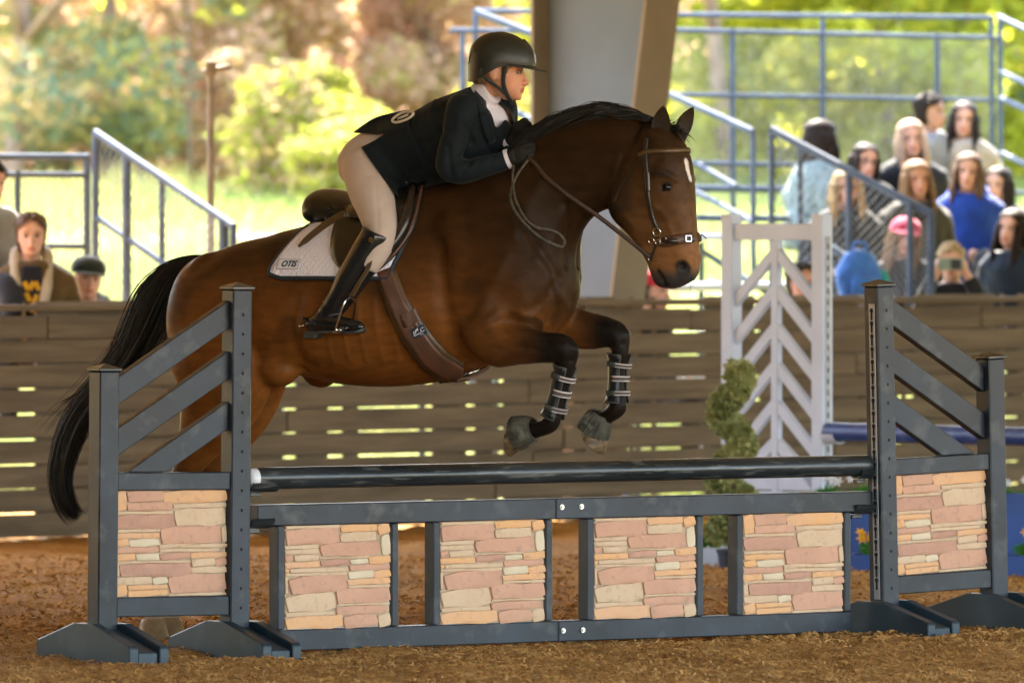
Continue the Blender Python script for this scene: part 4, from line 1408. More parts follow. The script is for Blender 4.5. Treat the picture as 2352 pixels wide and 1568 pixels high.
def rider_body():
    mb = MB()
    head_shape(mb, HM, 1.0)
    nk = cr([(1072, 250, .055), (1100, 224, .053), (1124, 200, .051), (1142, 176, .052)], 10)
    mb.tube([H(x, y, 0) for x, y, r in nk], nk[:, 2], 18)
    section_loft(mb, [(1080, 212, 1118, 250, .06, 0, 2.1), (1047, 226, 1138, 282, .13, 0, 2.2), (1008, 243, 1132, 322, .15, 0, 2.2), (968, 264, 1098, 366, .14, 0, 2.2), (928, 280, 1030, 400, .125, 0, 2.2), (890, 284, 955, 415, .13, 0, 2.2),
                      (842, 315, 920, 405, .13, 0, 2.2), (822, 352, 880, 415, .13, 0, 2.2), (818, 385, 850, 420, .09, 0, 2.0)], n=28)
    for sg in (1, -1):
        sh = 0 if sg > 0 else 1
        def q(px, py, t, r, f=1.0): return (px + sh * t * 575, py, sg * t, r, f)
        limb(mb, [q(842, 378, .10, .072), q(852, 430, .17, .072), q(870, 500, .25, .058), q(877, 546, .29, .047), q(842, 592, .315, .05), q(805, 642, .325, .048), q(768, 692, .335, .04), q(742, 728, .34, .034), (735 + sh * 195, 742, sg * .34, .032, 1), (780 + sh * 205, 745, sg * .36, .026, 1), (820 + sh * 205, 748, sg * .37, .018, 1)], n=14)
    limb(mb, [(1062, 256, .15, .045, 1), (1058, 268, .175, .045, 1), (1043, 322, .21, .038, 1), (1030, 384, .232, .032, 1), (1090, 386, .19, .030, 1), (1150, 371, .13, .026, 1), (1172, 362, .113, .022, 1), (1188, 357, .105, .016, 1)], n=14)
    limb(mb, [(1148, 256, -.15, .045, 1), (1152, 268, -.175, .045, 1), (1150, 322, -.20, .038, 1), (1140, 372, -.20, .032, 1), (1156, 352, -.10, .030, 1), (1170, 335, -.03, .029, 1), (1178, 322, -.017, .022, 1), (1186, 313, -.012, .016, 1)], n=14)
    me = remesh(mb, 0.0048)
    v = vget(me)
    w = np.where(np.linalg.norm(v - HC, axis=1) < 0.15, 0.55, 1.0)
    smooth_mesh(me, w, 6)
    face_finish(me, HM, 1.0, (0.56, 0.265, 0.155), lip=(0.40, 0.10, 0.08), blush=.35)
    return hb_me(me, 'body', M['skin'], rider)
rbody = rider_body()
eyes(rider, HM, 1.0, TM[rider.name].inverted() @ hmat)

# breeches: pelvis and thighs to below the knee
def rider_breeches():
    mb = MB()
    section_loft(mb, [(905, 285, 975, 425, .135, 0, 2.2), (858, 296, 940, 430, .158, 0, 2.3), (818, 322, 915, 432, .172, 0, 2.3), (800, 360, 885, 436, .172, 0, 2.3), (800, 398, 855, 442, .13, 0, 2.1)], n=28)
    for sg in (1, -1):
        sh = 0 if sg > 0 else 1
        def q(px, py, t, r, f=1.0): return (px + sh * t * 575, py, sg * t, r, f)
        limb(mb, [q(838, 375, .10, .097), q(850, 430, .17, .094), q(870, 500, .25, .074), q(878, 545, .29, .060), q(860, 585, .312, .056), q(842, 612, .318, .052)], n=18)
    me = remesh(mb, 0.008)
    smooth_mesh(me, 1.0, 8)
    bv = bvh_of(me)
    v = vget(me); nr = vnorm(me); d = np.zeros(len(v))
    for pts, amp, wd in (([(858, 345), (862, 420), (868, 490), (868, 530)], -0.003, .006), ([(815, 395), (850, 405), (890, 395)], -.004, .012), ([(880, 470), (900, 440), (905, 420)], -.004, .012), ([(845, 525), (870, 520), (895, 515)], -.003, .010)):
        P = onsurf(bv, pts)
        if len(P) > 1: d += amp * np.exp(-(seg_dist(v, P)[0] / wd) ** 2)
    vset(me, v + nr * (d + 0.0015 * fbm(v, 16, 2, 3))[:, None])
    return hb_me(me, 'breeches', M['breeches'], rider), bvh_of
breeches, _ = rider_breeches()

# tall boots
def rider_boot(sg):
    sh = 0 if sg > 0 else 1
    def q(px, py, t, r, f=1.0): return np.concatenate([H(px + sh * t * 575, py, sg * t), [r, f]])
    leg = [q(868, 533, .305, .066), q(860, 552, .308, .068), q(838, 590, .316, .068), q(808, 640, .325, .064), q(778, 688, .333, .053), q(752, 722, .338, .045), q(736, 742, .34, .044), q(726, 756, .34, .042)]
    leg = np.array(leg)
    L_ = cr(leg, 40)
    # wrinkles round the ankle
    u = np.linspace(0, 1, 40)
    L_[:, 3] += 0.0014 * np.sin(u * 75) * sstep(.52, .7, u) * sstep(1.0, .85, u)
    mb = MB()
    mb.tube(L_[:, :3], L_[:, 3], 22, up=np.array([0, 1.0, 0]), flat=.92)
    ft = cr([q(712, 748, .34, .034), q(738, 742, .343, .042), q(770, 744, .35, .036), q(802, 748, .36, .031), q(824, 750, .366, .024), q(836, 751, .37, .010)], 18)
    mb.tube(ft[:, :3], ft[:, 3], 18, up=np.array([0, 1.0, 0]), flat=1.0)
    me = remesh(mb, 0.0055); smooth_mesh(me, .7, 4)
    # cut the top: front rises over the knee, dips at the side
    b = hb_me(me, 'boot', M['boot'], rider)
    # sole and heel
    s = MB()
    zs_ = []
    pts = [q(706, 764, .34, 0), q(740, 763, .343, 0), q(765, 762, .35, 0), q(800, 764, .36, 0), q(826, 762, .367, 0), q(838, 757, .37, 0)]
    hw = [.026, .030, .026, .036, .030, .012]
    ctr = cr([np.concatenate([p[:3], [w_]]) for p, w_ in zip(pts, hw)], 16)
    rings = []
    for c in ctr:
        w_ = c[3]
        rings.append(np.array([c[:3] + np.array([0, -w_, 0.006]), c[:3] + np.array([0, w_, 0.006]), c[:3] + np.array([0, w_, -0.005]), c[:3] + np.array([0, -w_, -0.005])]))
    s.loft(rings)
    hp = q(719, 771, .34, 0)[:3]
    s.box(hp, (.058, .056, .022), bev=.004)
    part_child(hb(s, 'sole', M['sole'], b, smooth=False), b)
    # spur strap and spur
    m_ = MB()
    c0 = q(722, 744, .34, 0)[:3]
    a = np.linspace(0, 2 * np.pi, 20, endpoint=False)
    ring = [c0 + np.array([0.002 + .050 * math.cos(x), .050 * math.sin(x), 0.010 - 0.012 * math.cos(x)]) for x in a]
    m_.tube(ring, .0045, 6, closed=True)
    part_child(hb(m_, 'spur_strap', M['strap'], b), b)
    m_ = MB()
    arc = [c0 + np.array([-.052 * math.cos(x), .052 * math.sin(x), -0.006]) for x in np.linspace(-1.2, 1.2, 12)]
    m_.tube(arc, .0035, 6)
    m_.cyl(c0 + np.array([-.050, 0, -.006]), c0 + np.array([-.070, 0, -.010]), .004, 8)
    part_child(hb(m_, 'spur', M['steel'], b), b)
    if sg > 0:
        bvv = bvh_of(me)
    # strap with gold badge at the top
    m_ = MB(); p = q(852, 552, .305 + .066, 0)[:3] if sg > 0 else q(852, 552, .305 + .066, 0)[:3]
    m_.box(p, (.024, .006, .018), Matrix.Rotation(R(25), 3, 'Y'), bev=.002)
    part_child(hb(m_, 'badge', M['gold'], b, smooth=False), b)
    return b
boot_r = rider_boot(1); boot_l = rider_boot(-1)

# jacket
def pin(poly, x, y):
    r = False; n = len(poly)
    for i in range(n):
        x1, y1 = poly[i]; x2, y2 = poly[(i + 1) % n]
        if (y1 > y) != (y2 > y) and x < (x2 - x1) * (y - y1) / (y2 - y1) + x1: r = not r
    return r
def to_px(v):
    """horse-local points -> picture coordinates"""
    m = np.array(hmat); w = v @ m[:3, :3].T + m[:3, 3]
    d = w[:, 1] - CAMY
    return np.stack([CX + w[:, 0] * F / d, HOR - (w[:, 2] - CAMZ) * F / d], -1)
def rider_jacket():
    mb = MB()
    section_loft(mb, [(1089, 197, 1128, 236, .070, 0, 2.1), (1072, 205, 1150, 256, .125, 0, 2.3), (1046, 216, 1163, 285, .168, 0, 2.4), (1005, 233, 1158, 330, .182, 0, 2.4), (965, 254, 1120, 380, .172, 0, 2.3), (928, 266, 1048, 418, .155, 0, 2.3),
                      (895, 272, 985, 432, .155, 0, 2.3)], n=30)
    limb(mb, [(1072, 245, .11, .075, 1), (1060, 258, .165, .066, 1), (1042, 322, .212, .055, 1), (1028, 380, .235, .051, 1), (1056, 394, .220, .049, 1), (1100, 386, .185, .045, 1), (1150, 372, .135, .039, 1), (1166, 366, .12, .038, 1)], n=18)
    limb(mb, [(1140, 245, -.11, .075, 1), (1150, 258, -.165, .072, 1), (1152, 322, -.205, .062, 1), (1142, 372, -.205, .056, 1), (1156, 352, -.10, .046, 1), (1166, 338, -.04, .040, 1), (1172, 330, -.025, .038, 1)], n=18)
    me = remesh(mb, 0.0075)
    smooth_mesh(me, 1.0, 7)
    bv = bvh_of(me)
    v = vget(me); nr = vnorm(me); d = np.zeros(len(v))
    folds = [([(1010, 300), (1030, 340), (1035, 400)], -.010, .012), ([(1070, 290), (1085, 330), (1080, 370)], -.009, .012), ([(1020, 240), (1040, 270), (1040, 300)], -.006, .012), ([(940, 330), (990, 320), (1030, 300)], -.006, .014),
             ([(930, 370), (980, 372), (1020, 350)], -.006, .014), ([(1000, 232), (990, 260)], .005, .012), ([(960, 255), (955, 280)], .005, .012), ([(1060, 400), (1080, 375)], -.006, .008), ([(1090, 400), (1105, 370)], -.004, .008), ([(1125, 388), (1132, 362)], -.004, .008),
             ([(1100, 300), (1120, 330), (1130, 350)], -.006, .012), ([(960, 300), (965, 340), (985, 400)], .004, .02)]
    for pts, amp, wd in folds:
        P = onsurf(bv, pts)
        if len(P) > 1: d += amp * np.exp(-(seg_dist(v, P)[0] / wd) ** 2)
    vset(me, v + nr * (d + 0.003 * fbm(v, 12, 3, 3))[:, None])
    # open the front: V from the collar
    vp = to_px(vget(me)); v = vget(me)
    poly = [(1106, 180), (1165, 205), (1175, 244), (1150, 285), (1124, 302), (1116, 262), (1112, 222)]
    mir = v * np.array([1, -1, 1]); mp = to_px(mir)
    kill = np.array([abs(y) < .078 and ((y <= 0.005 and pin(poly, *p)) or (y > 0.005 and pin(poly, *p2))) for p, p2, y in zip(vp, mp, v[:, 1])])
    bm = bmesh.new(); bm.from_mesh(me); bm.verts.ensure_lookup_table()
    bmesh.ops.delete(bm, geom=[bm.verts[i] for i in np.nonzero(kill)[0]], context='VERTS')
    be = [e for e in bm.edges if e.is_boundary]
    nb_ = {}
    for e in be:
        nb_.setdefault(e.verts[0], []).append(e.verts[1]); nb_.setdefault(e.verts[1], []).append(e.verts[0])
    for _ in range(14):
        new = {v_: sum((u_.co for u_ in ns), Vector()) / len(ns) for v_, ns in nb_.items() if len(ns) == 2}
        for v_, c_ in new.items(): v_.co = v_.co.lerp(c_, .5)
    bm.to_mesh(me); bm.free()
    o = hb_me(me, 'jacket', M['jacket'], rider)
    return o, bv
jacket, jbv = rider_jacket()
def jpatch(rows, off, thick, name, mat, parent, bvs, fallback=0.0, smo=0):
    """grid of picture points dropped on a surface; becomes a thick cloth or leather piece"""
    G = []; 
    for row in rows:
        r_ = []
        for px, py in row:
            best = None
            for bv in bvs:
                h = ray(bv, px, py)
                if h is not None:
                    dd = np.linalg.norm(h[0] - cam_l)
                    if best is None or dd < best[0]: best = (dd, h[0] + h[1] * off)
            r_.append(None if best is None else best[1])
        G.append(r_)
    # fill misses from neighbours at their depth
    for r_, row in zip(G, rows):
        for i in range(len(r_)):
            if r_[i] is None:
                js = sorted([j for j in range(len(r_)) if r_[j] is not None], key=lambda j: abs(j - i))
                if js:
                    t = -r_[js[0]][1]; r_[i] = H(row[i][0], row[i][1], t - 0.004 * abs(js[0] - i))
    for i in range(len(G)):
        if all(x is None for x in G[i]): G[i] = list(G[i - 1]) if i else [H(px, py, fallback) for px, py in rows[i]]
        G[i] = [x if x is not None else H(rows[i][k][0], rows[i][k][1], fallback) for k, x in enumerate(G[i])]
    G = np.array(G)
    for _ in range(smo):
        Q = G.copy()
        Q[1:-1, 1:-1] = (G[:-2, 1:-1] + G[2:, 1:-1] + G[1:-1, :-2] + G[1:-1, 2:]) / 4
        Q[0, 1:-1] = (G[0, :-2] + G[0, 2:]) / 2; Q[-1, 1:-1] = (G[-1, :-2] + G[-1, 2:]) / 2
        Q[1:-1, 0] = (G[:-2, 0] + G[2:, 0]) / 2; Q[1:-1, -1] = (G[:-2, -1] + G[2:, -1]) / 2
        G = Q
    mb = MB(); mb.grid(G)
    o = hb(mb, name, mat, parent)
    sm = o.modifiers.new('s', 'SOLIDIFY'); sm.thickness = thick; sm.offset = 0
    return o
def rows_between(left, right, nr, nc):
    Lc, Rc = cr(left, nr), cr(right, nr)
    return [[tuple(a + (b - a) * k / (nc - 1)) for k in range(nc)] for a, b in zip(Lc, Rc)]
# shirt under the jacket
def rider_shirt():
    mb = MB()
    section_loft(mb, [(1096, 203, 1126, 240, .064, 0, 2.1), (1072, 216, 1143, 258, .115, 0, 2.3), (1046, 228, 1150, 285, .150, 0, 2.4), (1008, 244, 1144, 324, .160, 0, 2.4)], n=28)
    nk = cr([(1090, 236, .061), (1112, 218, .060), (1132, 206, .058)], 8)
    mb.tube([H(x, y, 0) for x, y, r in nk], nk[:, 2], 20, flat=1.0)
    me = remesh(mb, 0.007); smooth_mesh(me, 1.0, 4)
    return hb_me(me, 'shirt', M['shirt'], rider)
rider_shirt()
lp = jpatch(rows_between([(1089, 200), (1090, 228), (1100, 262), (1118, 300)], [(1112, 196), (1113, 232), (1118, 268), (1124, 304)], 10, 4), .006, .004, 'lapel', M['jacket'], jacket, [jbv], smo=2)
lp = jpatch(rows_between([(1098, 262), (1104, 285), (1112, 310), (1122, 330)], [(1122, 258), (1126, 284), (1130, 300), (1134, 322)], 8, 4), .009, .004, 'lapel', M['jacket'], jacket, [jbv])
# skirts of the jacket, split by the vent over the breeches
bbv = BVHTree.FromPolygons([tuple((hinv @ TM[rider.name]) @ Vector(x)) for x in vget(breeches.data)], [tuple(p.vertices) for p in breeches.data.polygons])
near_sk = rows_between([(905, 300), (878, 318), (848, 336), (831, 344)], [(985, 432), (965, 438), (935, 446), (906, 455)], 12, 14)
near_sk = rows_between([(935, 275), (900, 305), (866, 328), (831, 345)], [(1010, 424), (985, 436), (945, 446), (906, 457)], 14, 14)
jpatch(near_sk, .016, .004, 'skirt', M['jacket'], jacket, [bbv, jbv], .17, 8)
back_sk = rows_between([(940, 262), (900, 261), (868, 263), (842, 277), (818, 313)], [(945, 292), (920, 300), (895, 308), (880, 312), (868, 316)], 14, 8)
jpatch(back_sk, .018, .004, 'skirt', M['jacket'], jacket, [bbv, jbv], .06, 10)
# white cuffs
for (a, b, r) in (((1163, 367, .122), (1171, 364, .117), .0405), ((1171, 331, -.027), (1176, 324, -.022), .039)):
    mb = MB(); mb.tube([H(*a), H(*b)], [r, r], 18)
    hb(mb, 'cuff', M['shirt'], rider, sharp=40)
# gloved hands: palm, four curled fingers, thumb
def glove(c, fwd, up, side):
    c, fwd, up = np.array(c), np.array(fwd, float), np.array(up, float)
    fwd /= np.linalg.norm(fwd); up -= fwd * (up @ fwd); up /= np.linalg.norm(up); sd = np.cross(fwd, up) * side
    mb = MB()
    Rm = Matrix((tuple(fwd), tuple(sd), tuple(up))).transposed()
    mb.ellipsoid(c, (.046, .020, .042), Rm)
    mb.tube([c - fwd * .062, c - fwd * .02], [.032, .031], 14)
    for k in range(4):
        o = up * (.030 - .0195 * k); ln = (.92, 1.0, .95, .78)[k]
        j0 = c + fwd * .036 + o; j1 = j0 + (fwd * .026 - sd * .012) * ln; j2 = j1 + (-fwd * .006 - sd * .026) * ln; j3 = j2 + (-fwd * .026 - sd * .004) * ln
        P = cr([j0 - fwd * .02, j0, j1, j2, j3], 14)
        mb.tube(P, np.interp(np.linspace(0, 1, 14), [0, .3, 1], [.0105, .0108, .0082]), 8)
    t0 = c + up * .030 - fwd * .012; t1 = c + up * .047 + fwd * .012 - sd * .010; t2 = c + up * .046 + fwd * .036 - sd * .022
    P = cr([t0, t1, t2], 10); mb.tube(P, np.linspace(.0125, .0085, 10), 8)
    me = remesh(mb, 0.0042); smooth_mesh(me, .8, 2)
    o = hb_me(me, 'glove', M['glove'], rider)
    return o
glove(H(1193, 356, .105), dirv(H(1170, 364, .115), H(1212, 352, .10)), (0.1, 0.1, 1), 1)
glove(H(1188, 312, -.012), dirv(H(1172, 330, -.02), H(1196, 300, -.01)), (-0.6, 0.15, .7), 1)

# helmet
def rider_helmet():
    Mh = HM
    a = np.linspace(0, 2 * np.pi, 48, endpoint=False)
    def ring(z, f, b, w, pw=2.1):
        ca, sa = np.cos(a), np.sin(a)
        vx = np.sign(sa) * np.abs(sa) ** (2 / pw); vy = np.sign(ca) * np.abs(ca) ** (2 / pw)
        return np.stack([vx * w, (f + b) / 2 + vy * (f - b) / 2, z + 0 * a], -1)
    def place(rs): return [r @ np.array(Mh.to_3x3()).T + np.array(Mh.to_translation()) for r in rs]
    prof = cr([(.022, .130, -.130, .104), (.045, .131, -.133, .107), (.075, .124, -.130, .104), (.105, .106, -.118, .092), (.130, .078, -.094, .070), (.148, .042, -.060, .042), (.1565, .004, -.020, .010)], 26)
    rings = [ring(*p) for p in prof]
    # lower edge: front at the brow, sides drop behind the ear and nape
    def drop(r, k):
        y = r[:, 1]; r = r.copy(); r[:, 2] -= k * (0.072 * sstep(.035, -.12, y)); return r
    rings = [drop(r, max(0, 1 - i / 8)) for i, r in enumerate(rings)]
    inner = [ring(.030, .118, -.118, .094), ring(.08, .108, -.112, .088)]
    inner = [drop(r, 1 if i == 0 else .3) for i, r in enumerate(inner)]
    mb = MB(); mb.loft(place(inner[::-1] + rings))
    sh = hb(mb, 'helmet', M['helmet'], rider, sharp=50)
    # brim
    b = MB()
    ang = np.linspace(R(-78), R(78), 25)
    P = []
    for u in np.linspace(0, 1, 7):
        row = []
        for q in ang:
            base = np.array([.104 * math.sin(q), .130 * math.cos(q) + .0, .030 - .004 * math.cos(q)])
            ext = 0.062 * math.cos(q * 1.12) ** 1.0 if abs(q * 1.12) < R(90) else 0
            ext = max(ext, 0.002)
            row.append(base + np.array([0.25 * math.sin(q) * ext, ext * 1.0, -.018 * (1 if True else 0) * (ext / .062)]) * u + np.array([0, 0, -.010 * u * math.sin(q) ** 2 * 0]))
        P.append(row)
    P = np.array(P) @ np.array(Mh.to_3x3()).T + np.array(Mh.to_translation())
    b.grid(P)
    o = part_child(hb(b, 'brim', M['helmet'], sh), sh)
    sm = o.modifiers.new('s', 'SOLIDIFY'); sm.thickness = .005; sm.offset = 0
    # gloss band up the centre line
    t = MB()
    arc = [(0, .1318, .034), (0, .1322, .05), (0, .1255, .078), (0, .108, .107), (0, .080, .132)]
    P = cr(arc, 14) @ np.array(Mh.to_3x3()).T + np.array(Mh.to_translation())
    t.tube(P, .0045, 8)
    part_child(hb(t, 'trim', M['helmet_trim'], sh), sh)
    # rear vent trim
    t = MB(); arc = [(.03, -.128, .02), (.045, -.122, .05), (.05, -.112, .08)]
    t.tube(cr(arc, 8) @ np.array(Mh.to_3x3()).T + np.array(Mh.to_translation()), .003, 6)
    part_child(hb(t, 'trim', M['helmet_trim'], sh), sh)
    # harness: side strap in front of the ear, rear strap, chin strap
    def strap(pts, r, flat=.35):
        P = cr(pts, 18) @ np.array(Mh.to_3x3()).T + np.array(Mh.to_translation())
        m_ = MB(); m_.tube(P, r, 8, flat=flat, up=np.array(Mh.to_3x3() @ Vector((1, 0, 0))))
        return part_child(hb(m_, 'chin_strap', M['strap'], sh), sh)
    for sx in (1, -1):
        strap([(sx * .088, .030, .035), (sx * .081, .022, -.010), (sx * .072, .022, -.050), (sx * .057, .036, -.090), (sx * .036, .052, -.117), (0, .060, -.127)], .0085, .4)
        strap([(sx * .094, -.075, .005), (sx * .086, -.050, -.030), (sx * .074, -.015, -.055), (sx * .067, .012, -.072), (sx * .060, .030, -.088)], .0065, .4)
    # hair below the helmet
    hm = MB()
    for k in range(46):
        x = rng.uniform(-.07, .07); y0 = -.118 + .5 * abs(x) + rng.normal(0, .006)
        p = np.array([(x, y0 + .02, -.01), (x * .95, y0 + .012, -.035), (x * .9, y0 + .025, -.050 - rng.uniform(0, .012))])
        hm.tube(cr(p, 6) @ np.array(Mh.to_3x3()).T + np.array(Mh.to_translation()), [.010, .010, .009, .008, .006, .002], 6)
    for sx in (1, -1):
        for k in range(10):
            p = np.array([(sx * .077, .030 + rng.uniform(-.012, .03), .028), (sx * .0765, .026 + rng.uniform(-.012, .012), .008), (sx * .074, .022, -.012 - rng.uniform(0, .02))])
            hm.tube(cr(p, 5) @ np.array(Mh.to_3x3()).T + np.array(Mh.to_translation()), [.006, .006, .005, .004, .001], 5)
    hb(hm, 'hair', M['hair_brown'], rider)
rider_helmet()
# number on the back of the jacket: cream oval ring with a stroke
def back_number():
    mb = MB()
    c = H(929, 266, .01); ax = dirv(H(905, 274, .0), H(955, 254, .0)); up = np.array([0, 1.0, 0]); nn = np.cross(ax, up); nn = nn if nn[2] > 0 else -nn
    c = c + nn * 0.034 - np.array([0, .03, 0])
    ring = []
    for q in np.linspace(0, 2 * np.pi, 30, endpoint=False):
        h = ray(jbv, 934 + 25 * math.cos(q) + 3 * math.sin(q), 277 - 10 * math.cos(q) + 6.5 * math.sin(q))
        if h is not None: ring.append(h[0] + h[1] * .024)
    mb.tube(np.array(ring), .0055, 8, closed=True)
    bar = [ray(jbv, 934 + 12 * k, 277 - 5 * k) for k in (-1, 0, 1)]
    mb.tube(np.array([h[0] + h[1] * .024 for h in bar if h is not None]), .0045, 8)
    hb(mb, 'back_number', M['bib'], jacket)
back_number()
# ------------------------------------------------------------------ saddle, bridle, leg boots
M['leather_dark'] = pmat('dark_brown_leather', (0.028, 0.017, 0.010), 0.32, col2=(0.016, 0.010, 0.007), scale=9, bump=0.15, bscale=60, bdist=0.002, coat=0.15)
M['leather_black'] = pmat('black_leather', (0.009, 0.0075, 0.005), 0.33, col2=(0.015, 0.012, 0.007), scale=9, bump=0.12, bscale=50, bdist=0.002, coat=0.1)
M['leather_brown'] = pmat('brown_leather', (0.105, 0.042, 0.022), 0.45, col2=(0.075, 0.032, 0.018), scale=12, bump=0.2, bscale=70, bdist=0.002)
M['leather_tan'] = pmat('tan_leather', (0.085, 0.045, 0.014), 0.42, col2=(0.055, 0.03, 0.012), scale=12)
M['pad_white'] = pmat('quilted_white_cotton', (0.78, 0.72, 0.78), 0.85, var=0.08, scale=8)
M['navy'] = pmat('navy_binding', (0.018, 0.028, 0.042), 0.7)
M['navy_print'] = pmat('navy_embroidery', (0.012, 0.05, 0.10), 0.7)
M['label_cloth'] = pmat('label_cloth', (0.74, 0.68, 0.72), 0.8, var=0.05)
M['boot_shell'] = pmat('black_boot_shell', (0.008, 0.009, 0.010), 0.4, col2=(0.014, 0.014, 0.016), scale=14, spec=.3)
M['neoprene'] = pmat('grey_neoprene', (0.05, 0.05, 0.042), 0.75, var=0.3, scale=25)
M['elastic'] = pmat('pale_elastic', (0.66, 0.56, 0.52), 0.8)
M['elastic_dark'] = pmat('taupe_elastic', (0.10, 0.075, 0.065), 0.8)
M['rubber_grey'] = pmat('grey_rubber', (0.080, 0.072, 0.052), 0.75, spec=.2, col2=(0.032, 0.029, 0.020), scale=18, bump=0.5, bscale=40, bdist=0.004, col3=(0.2, 0.19, 0.15), scale3=25, var3=0.6)
M['rein'] = pmat('brown_rein', (0.060, 0.030, 0.018), 0.5, col2=(0.035, 0.02, 0.013), scale=30)
M['rein_web'] = pmat('grey_laced_rein', (0.085, 0.07, 0.045), 0.7, col2=(0.04, 0.03, 0.02), scale=60)
# quilting relief
nt = M['pad_white'].node_tree; N_, L_n = nt.nodes, nt.links
tcq = N_.new('ShaderNodeTexCoord'); bpq = N_.new('ShaderNodeBump'); bpq.inputs['Strength'].default_value = 0.55; bpq.inputs['Distance'].default_value = 0.006
prev = None
for ang in (50, -35):
    mpq = N_.new('ShaderNodeMapping'); mpq.inputs['Rotation'].default_value = (0, R(ang), 0)
    wv = N_.new('ShaderNodeTexWave'); wv.inputs['Scale'].default_value = 14.0; wv.bands_direction = 'X'; wv.wave_profile = 'SIN'
    L_n.new(tcq.outputs['Object'], mpq.inputs['Vector']); L_n.new(mpq.outputs[0], wv.inputs['Vector'])
    if prev is None: prev = wv.outputs['Fac']
    else:
        mnq = N_.new('ShaderNodeMath'); mnq.operation = 'MINIMUM'
        L_n.new(prev, mnq.inputs[0]); L_n.new(wv.outputs['Fac'], mnq.inputs[1]); prev = mnq.outputs[0]
pwq = N_.new('ShaderNodeMath'); pwq.operation = 'POWER'; pwq.inputs[1].default_value = 0.4
L_n.new(prev, pwq.inputs[0]); L_n.new(pwq.outputs[0], bpq.inputs['Height']); L_n.new(bpq.outputs[0], nt.nodes['Principled BSDF'].inputs['Normal'])

def hloc(p): return tuple(hmat @ Vector(p))
def surf_grid(rows, off, bvh=hbvh):
    G = []
    for row in rows:
        r_ = []
        for px, py in row:
            h = ray(bvh, px, py)
            r_.append(None if h is None else h[0] + h[1] * off)
        G.append(r_)
    return G

# --- saddle pad
pad = thing('saddle_pad', 'white quilted saddle pad with navy binding and a name label on the horse', 'saddle pad', hloc(H(780, 520)), (0, 0, -PHI))
def pad_side():
    vs_ = np.linspace(0, 1, 15); us = np.linspace(0, 1, 25)
    rear = cr([(738, 0), (700, .12), (664, .35), (640, .6), (624, .85), (630, .96), (650, 1.0)], 60)
    front = cr([(975, 0), (958, .3), (930, .6), (905, .85), (895, 1.0)], 60)
    top = lambda x: np.interp(x, [640, 700, 735, 770, 840, 900, 945, 985], [537, 520, 511, 503, 486, 466, 443, 426])
    G = []
    for v_ in vs_:
        xr = np.interp(v_, rear[:, 1], rear[:, 0]); xf = np.interp(v_, front[:, 1], front[:, 0])
        row = []
        for u in us:
            x = xr + (xf - xr) * u
            yt = top(x); yb = 640 - 6 * (1 - u) ** 2 * 0
            y = yt + (yb - yt) * v_
            if v_ < 0.04:
                p = H(x, yt, 0) + np.array([0, 0, .014])
            else:
                h = ray(hbvh, x, y + 1)
                p = h[0] + h[1] * .016 if h is not None else H(x, y, .05) + np.array([0, 0, .014])
            row.append(p)
        G.append(row)
    return np.array(G)
PG = pad_side()
mb = MB(); mb.grid(PG)
o = hb(mb, 'pad_panel', M['pad_white'], pad); sm = o.modifiers.new('s', 'SOLIDIFY'); sm.thickness = .012; sm.offset = 0
mb = MB(); mb.grid(PG * np.array([1, -1, 1]))
o = hb(mb, 'pad_panel', M['pad_white'], pad); sm = o.modifiers.new('s', 'SOLIDIFY'); sm.thickness = .012; sm.offset = 0
edge = np.vstack([PG[:, 0], PG[-1, 1:], PG[::-1, -1][1:]])
for sg in (1, -1):
    mb = MB(); mb.tube(cr(edge * np.array([1, sg, 1]), 90), .0095, 8)
    hb(mb, 'binding', M['navy'], pad)
# label and name
def frame_at(px, py, bvh=hbvh, lift=.025, ang=0.0):
    """local frame on the near side: x along picture right, z up, n outwards"""
    p, n_ = ray(bvh, px, py); p2, _ = ray(bvh, px - 14, py)
    ex = p - p2; ex = ex - n_ * (ex @ n_); ex /= np.linalg.norm(ex); ez = np.cross(n_, ex) * 1.0
    if ez[2] < 0: ez = -ez
    if ang:
        ex, ez = ex * math.cos(ang) + ez * math.sin(ang), -ex * math.sin(ang) + ez * math.cos(ang)
    Mx = Matrix((tuple(ex), tuple(ez), tuple(n_))).transposed().to_4x4(); Mx.translation = Vector(p + n_ * lift)
    return Mx
def hplace(o, parent, Mx):
    root = parent
    while root.parent is not None: root = root.parent
    o.parent = parent; o.matrix_basis = TM[root.name].inverted() @ hmat @ Mx
def text_mesh(s, size, name, mat, shear=0.0, extr=.0006, space=1.0, bold=0.0):
    cu = bpy.data.curves.new('t', 'FONT'); cu.body = s; cu.size = size; cu.align_x = 'CENTER'; cu.align_y = 'CENTER'; cu.shear = shear; cu.extrude = extr; cu.space_character = space; cu.offset = bold
    t = bpy.data.objects.new('t', cu); link(t)
    dg = bpy.context.evaluated_depsgraph_get(); dg.update()
    me = bpy.data.meshes.new_from_object(t.evaluated_get(dg)); bpy.data.objects.remove(t); bpy.data.curves.remove(cu)
    me.materials.clear(); me.materials.append(mat)
    o = bpy.data.objects.new(name, me); link(o); return o
Mx = frame_at(671, 613, lift=.0255)
lb = MB(); lb.box((0, 0, 0), (.112, .046, .003), bev=.0008); lbo = lb.build('name_label', M['label_cloth'], None)
hplace(lbo, pad, Mx)
st = MB()
for (x0, y0, x1, y1) in ((-.054, -.021, .054, -.021), (-.054, .021, .054, .021), (-.054, -.021, -.054, .021), (.054, -.021, .054, .021)):
    st.cyl((x0, y0, .0018), (x1, y1, .0018), .0009, 5)
so = st.build('stitching', M['leather_tan'], None); so.parent = lbo
to = text_mesh('OTIS', .036, 'lettering', M['navy_print'], shear=.25, bold=.0012); to.parent = lbo; to.location = (.002, 0, .0022)

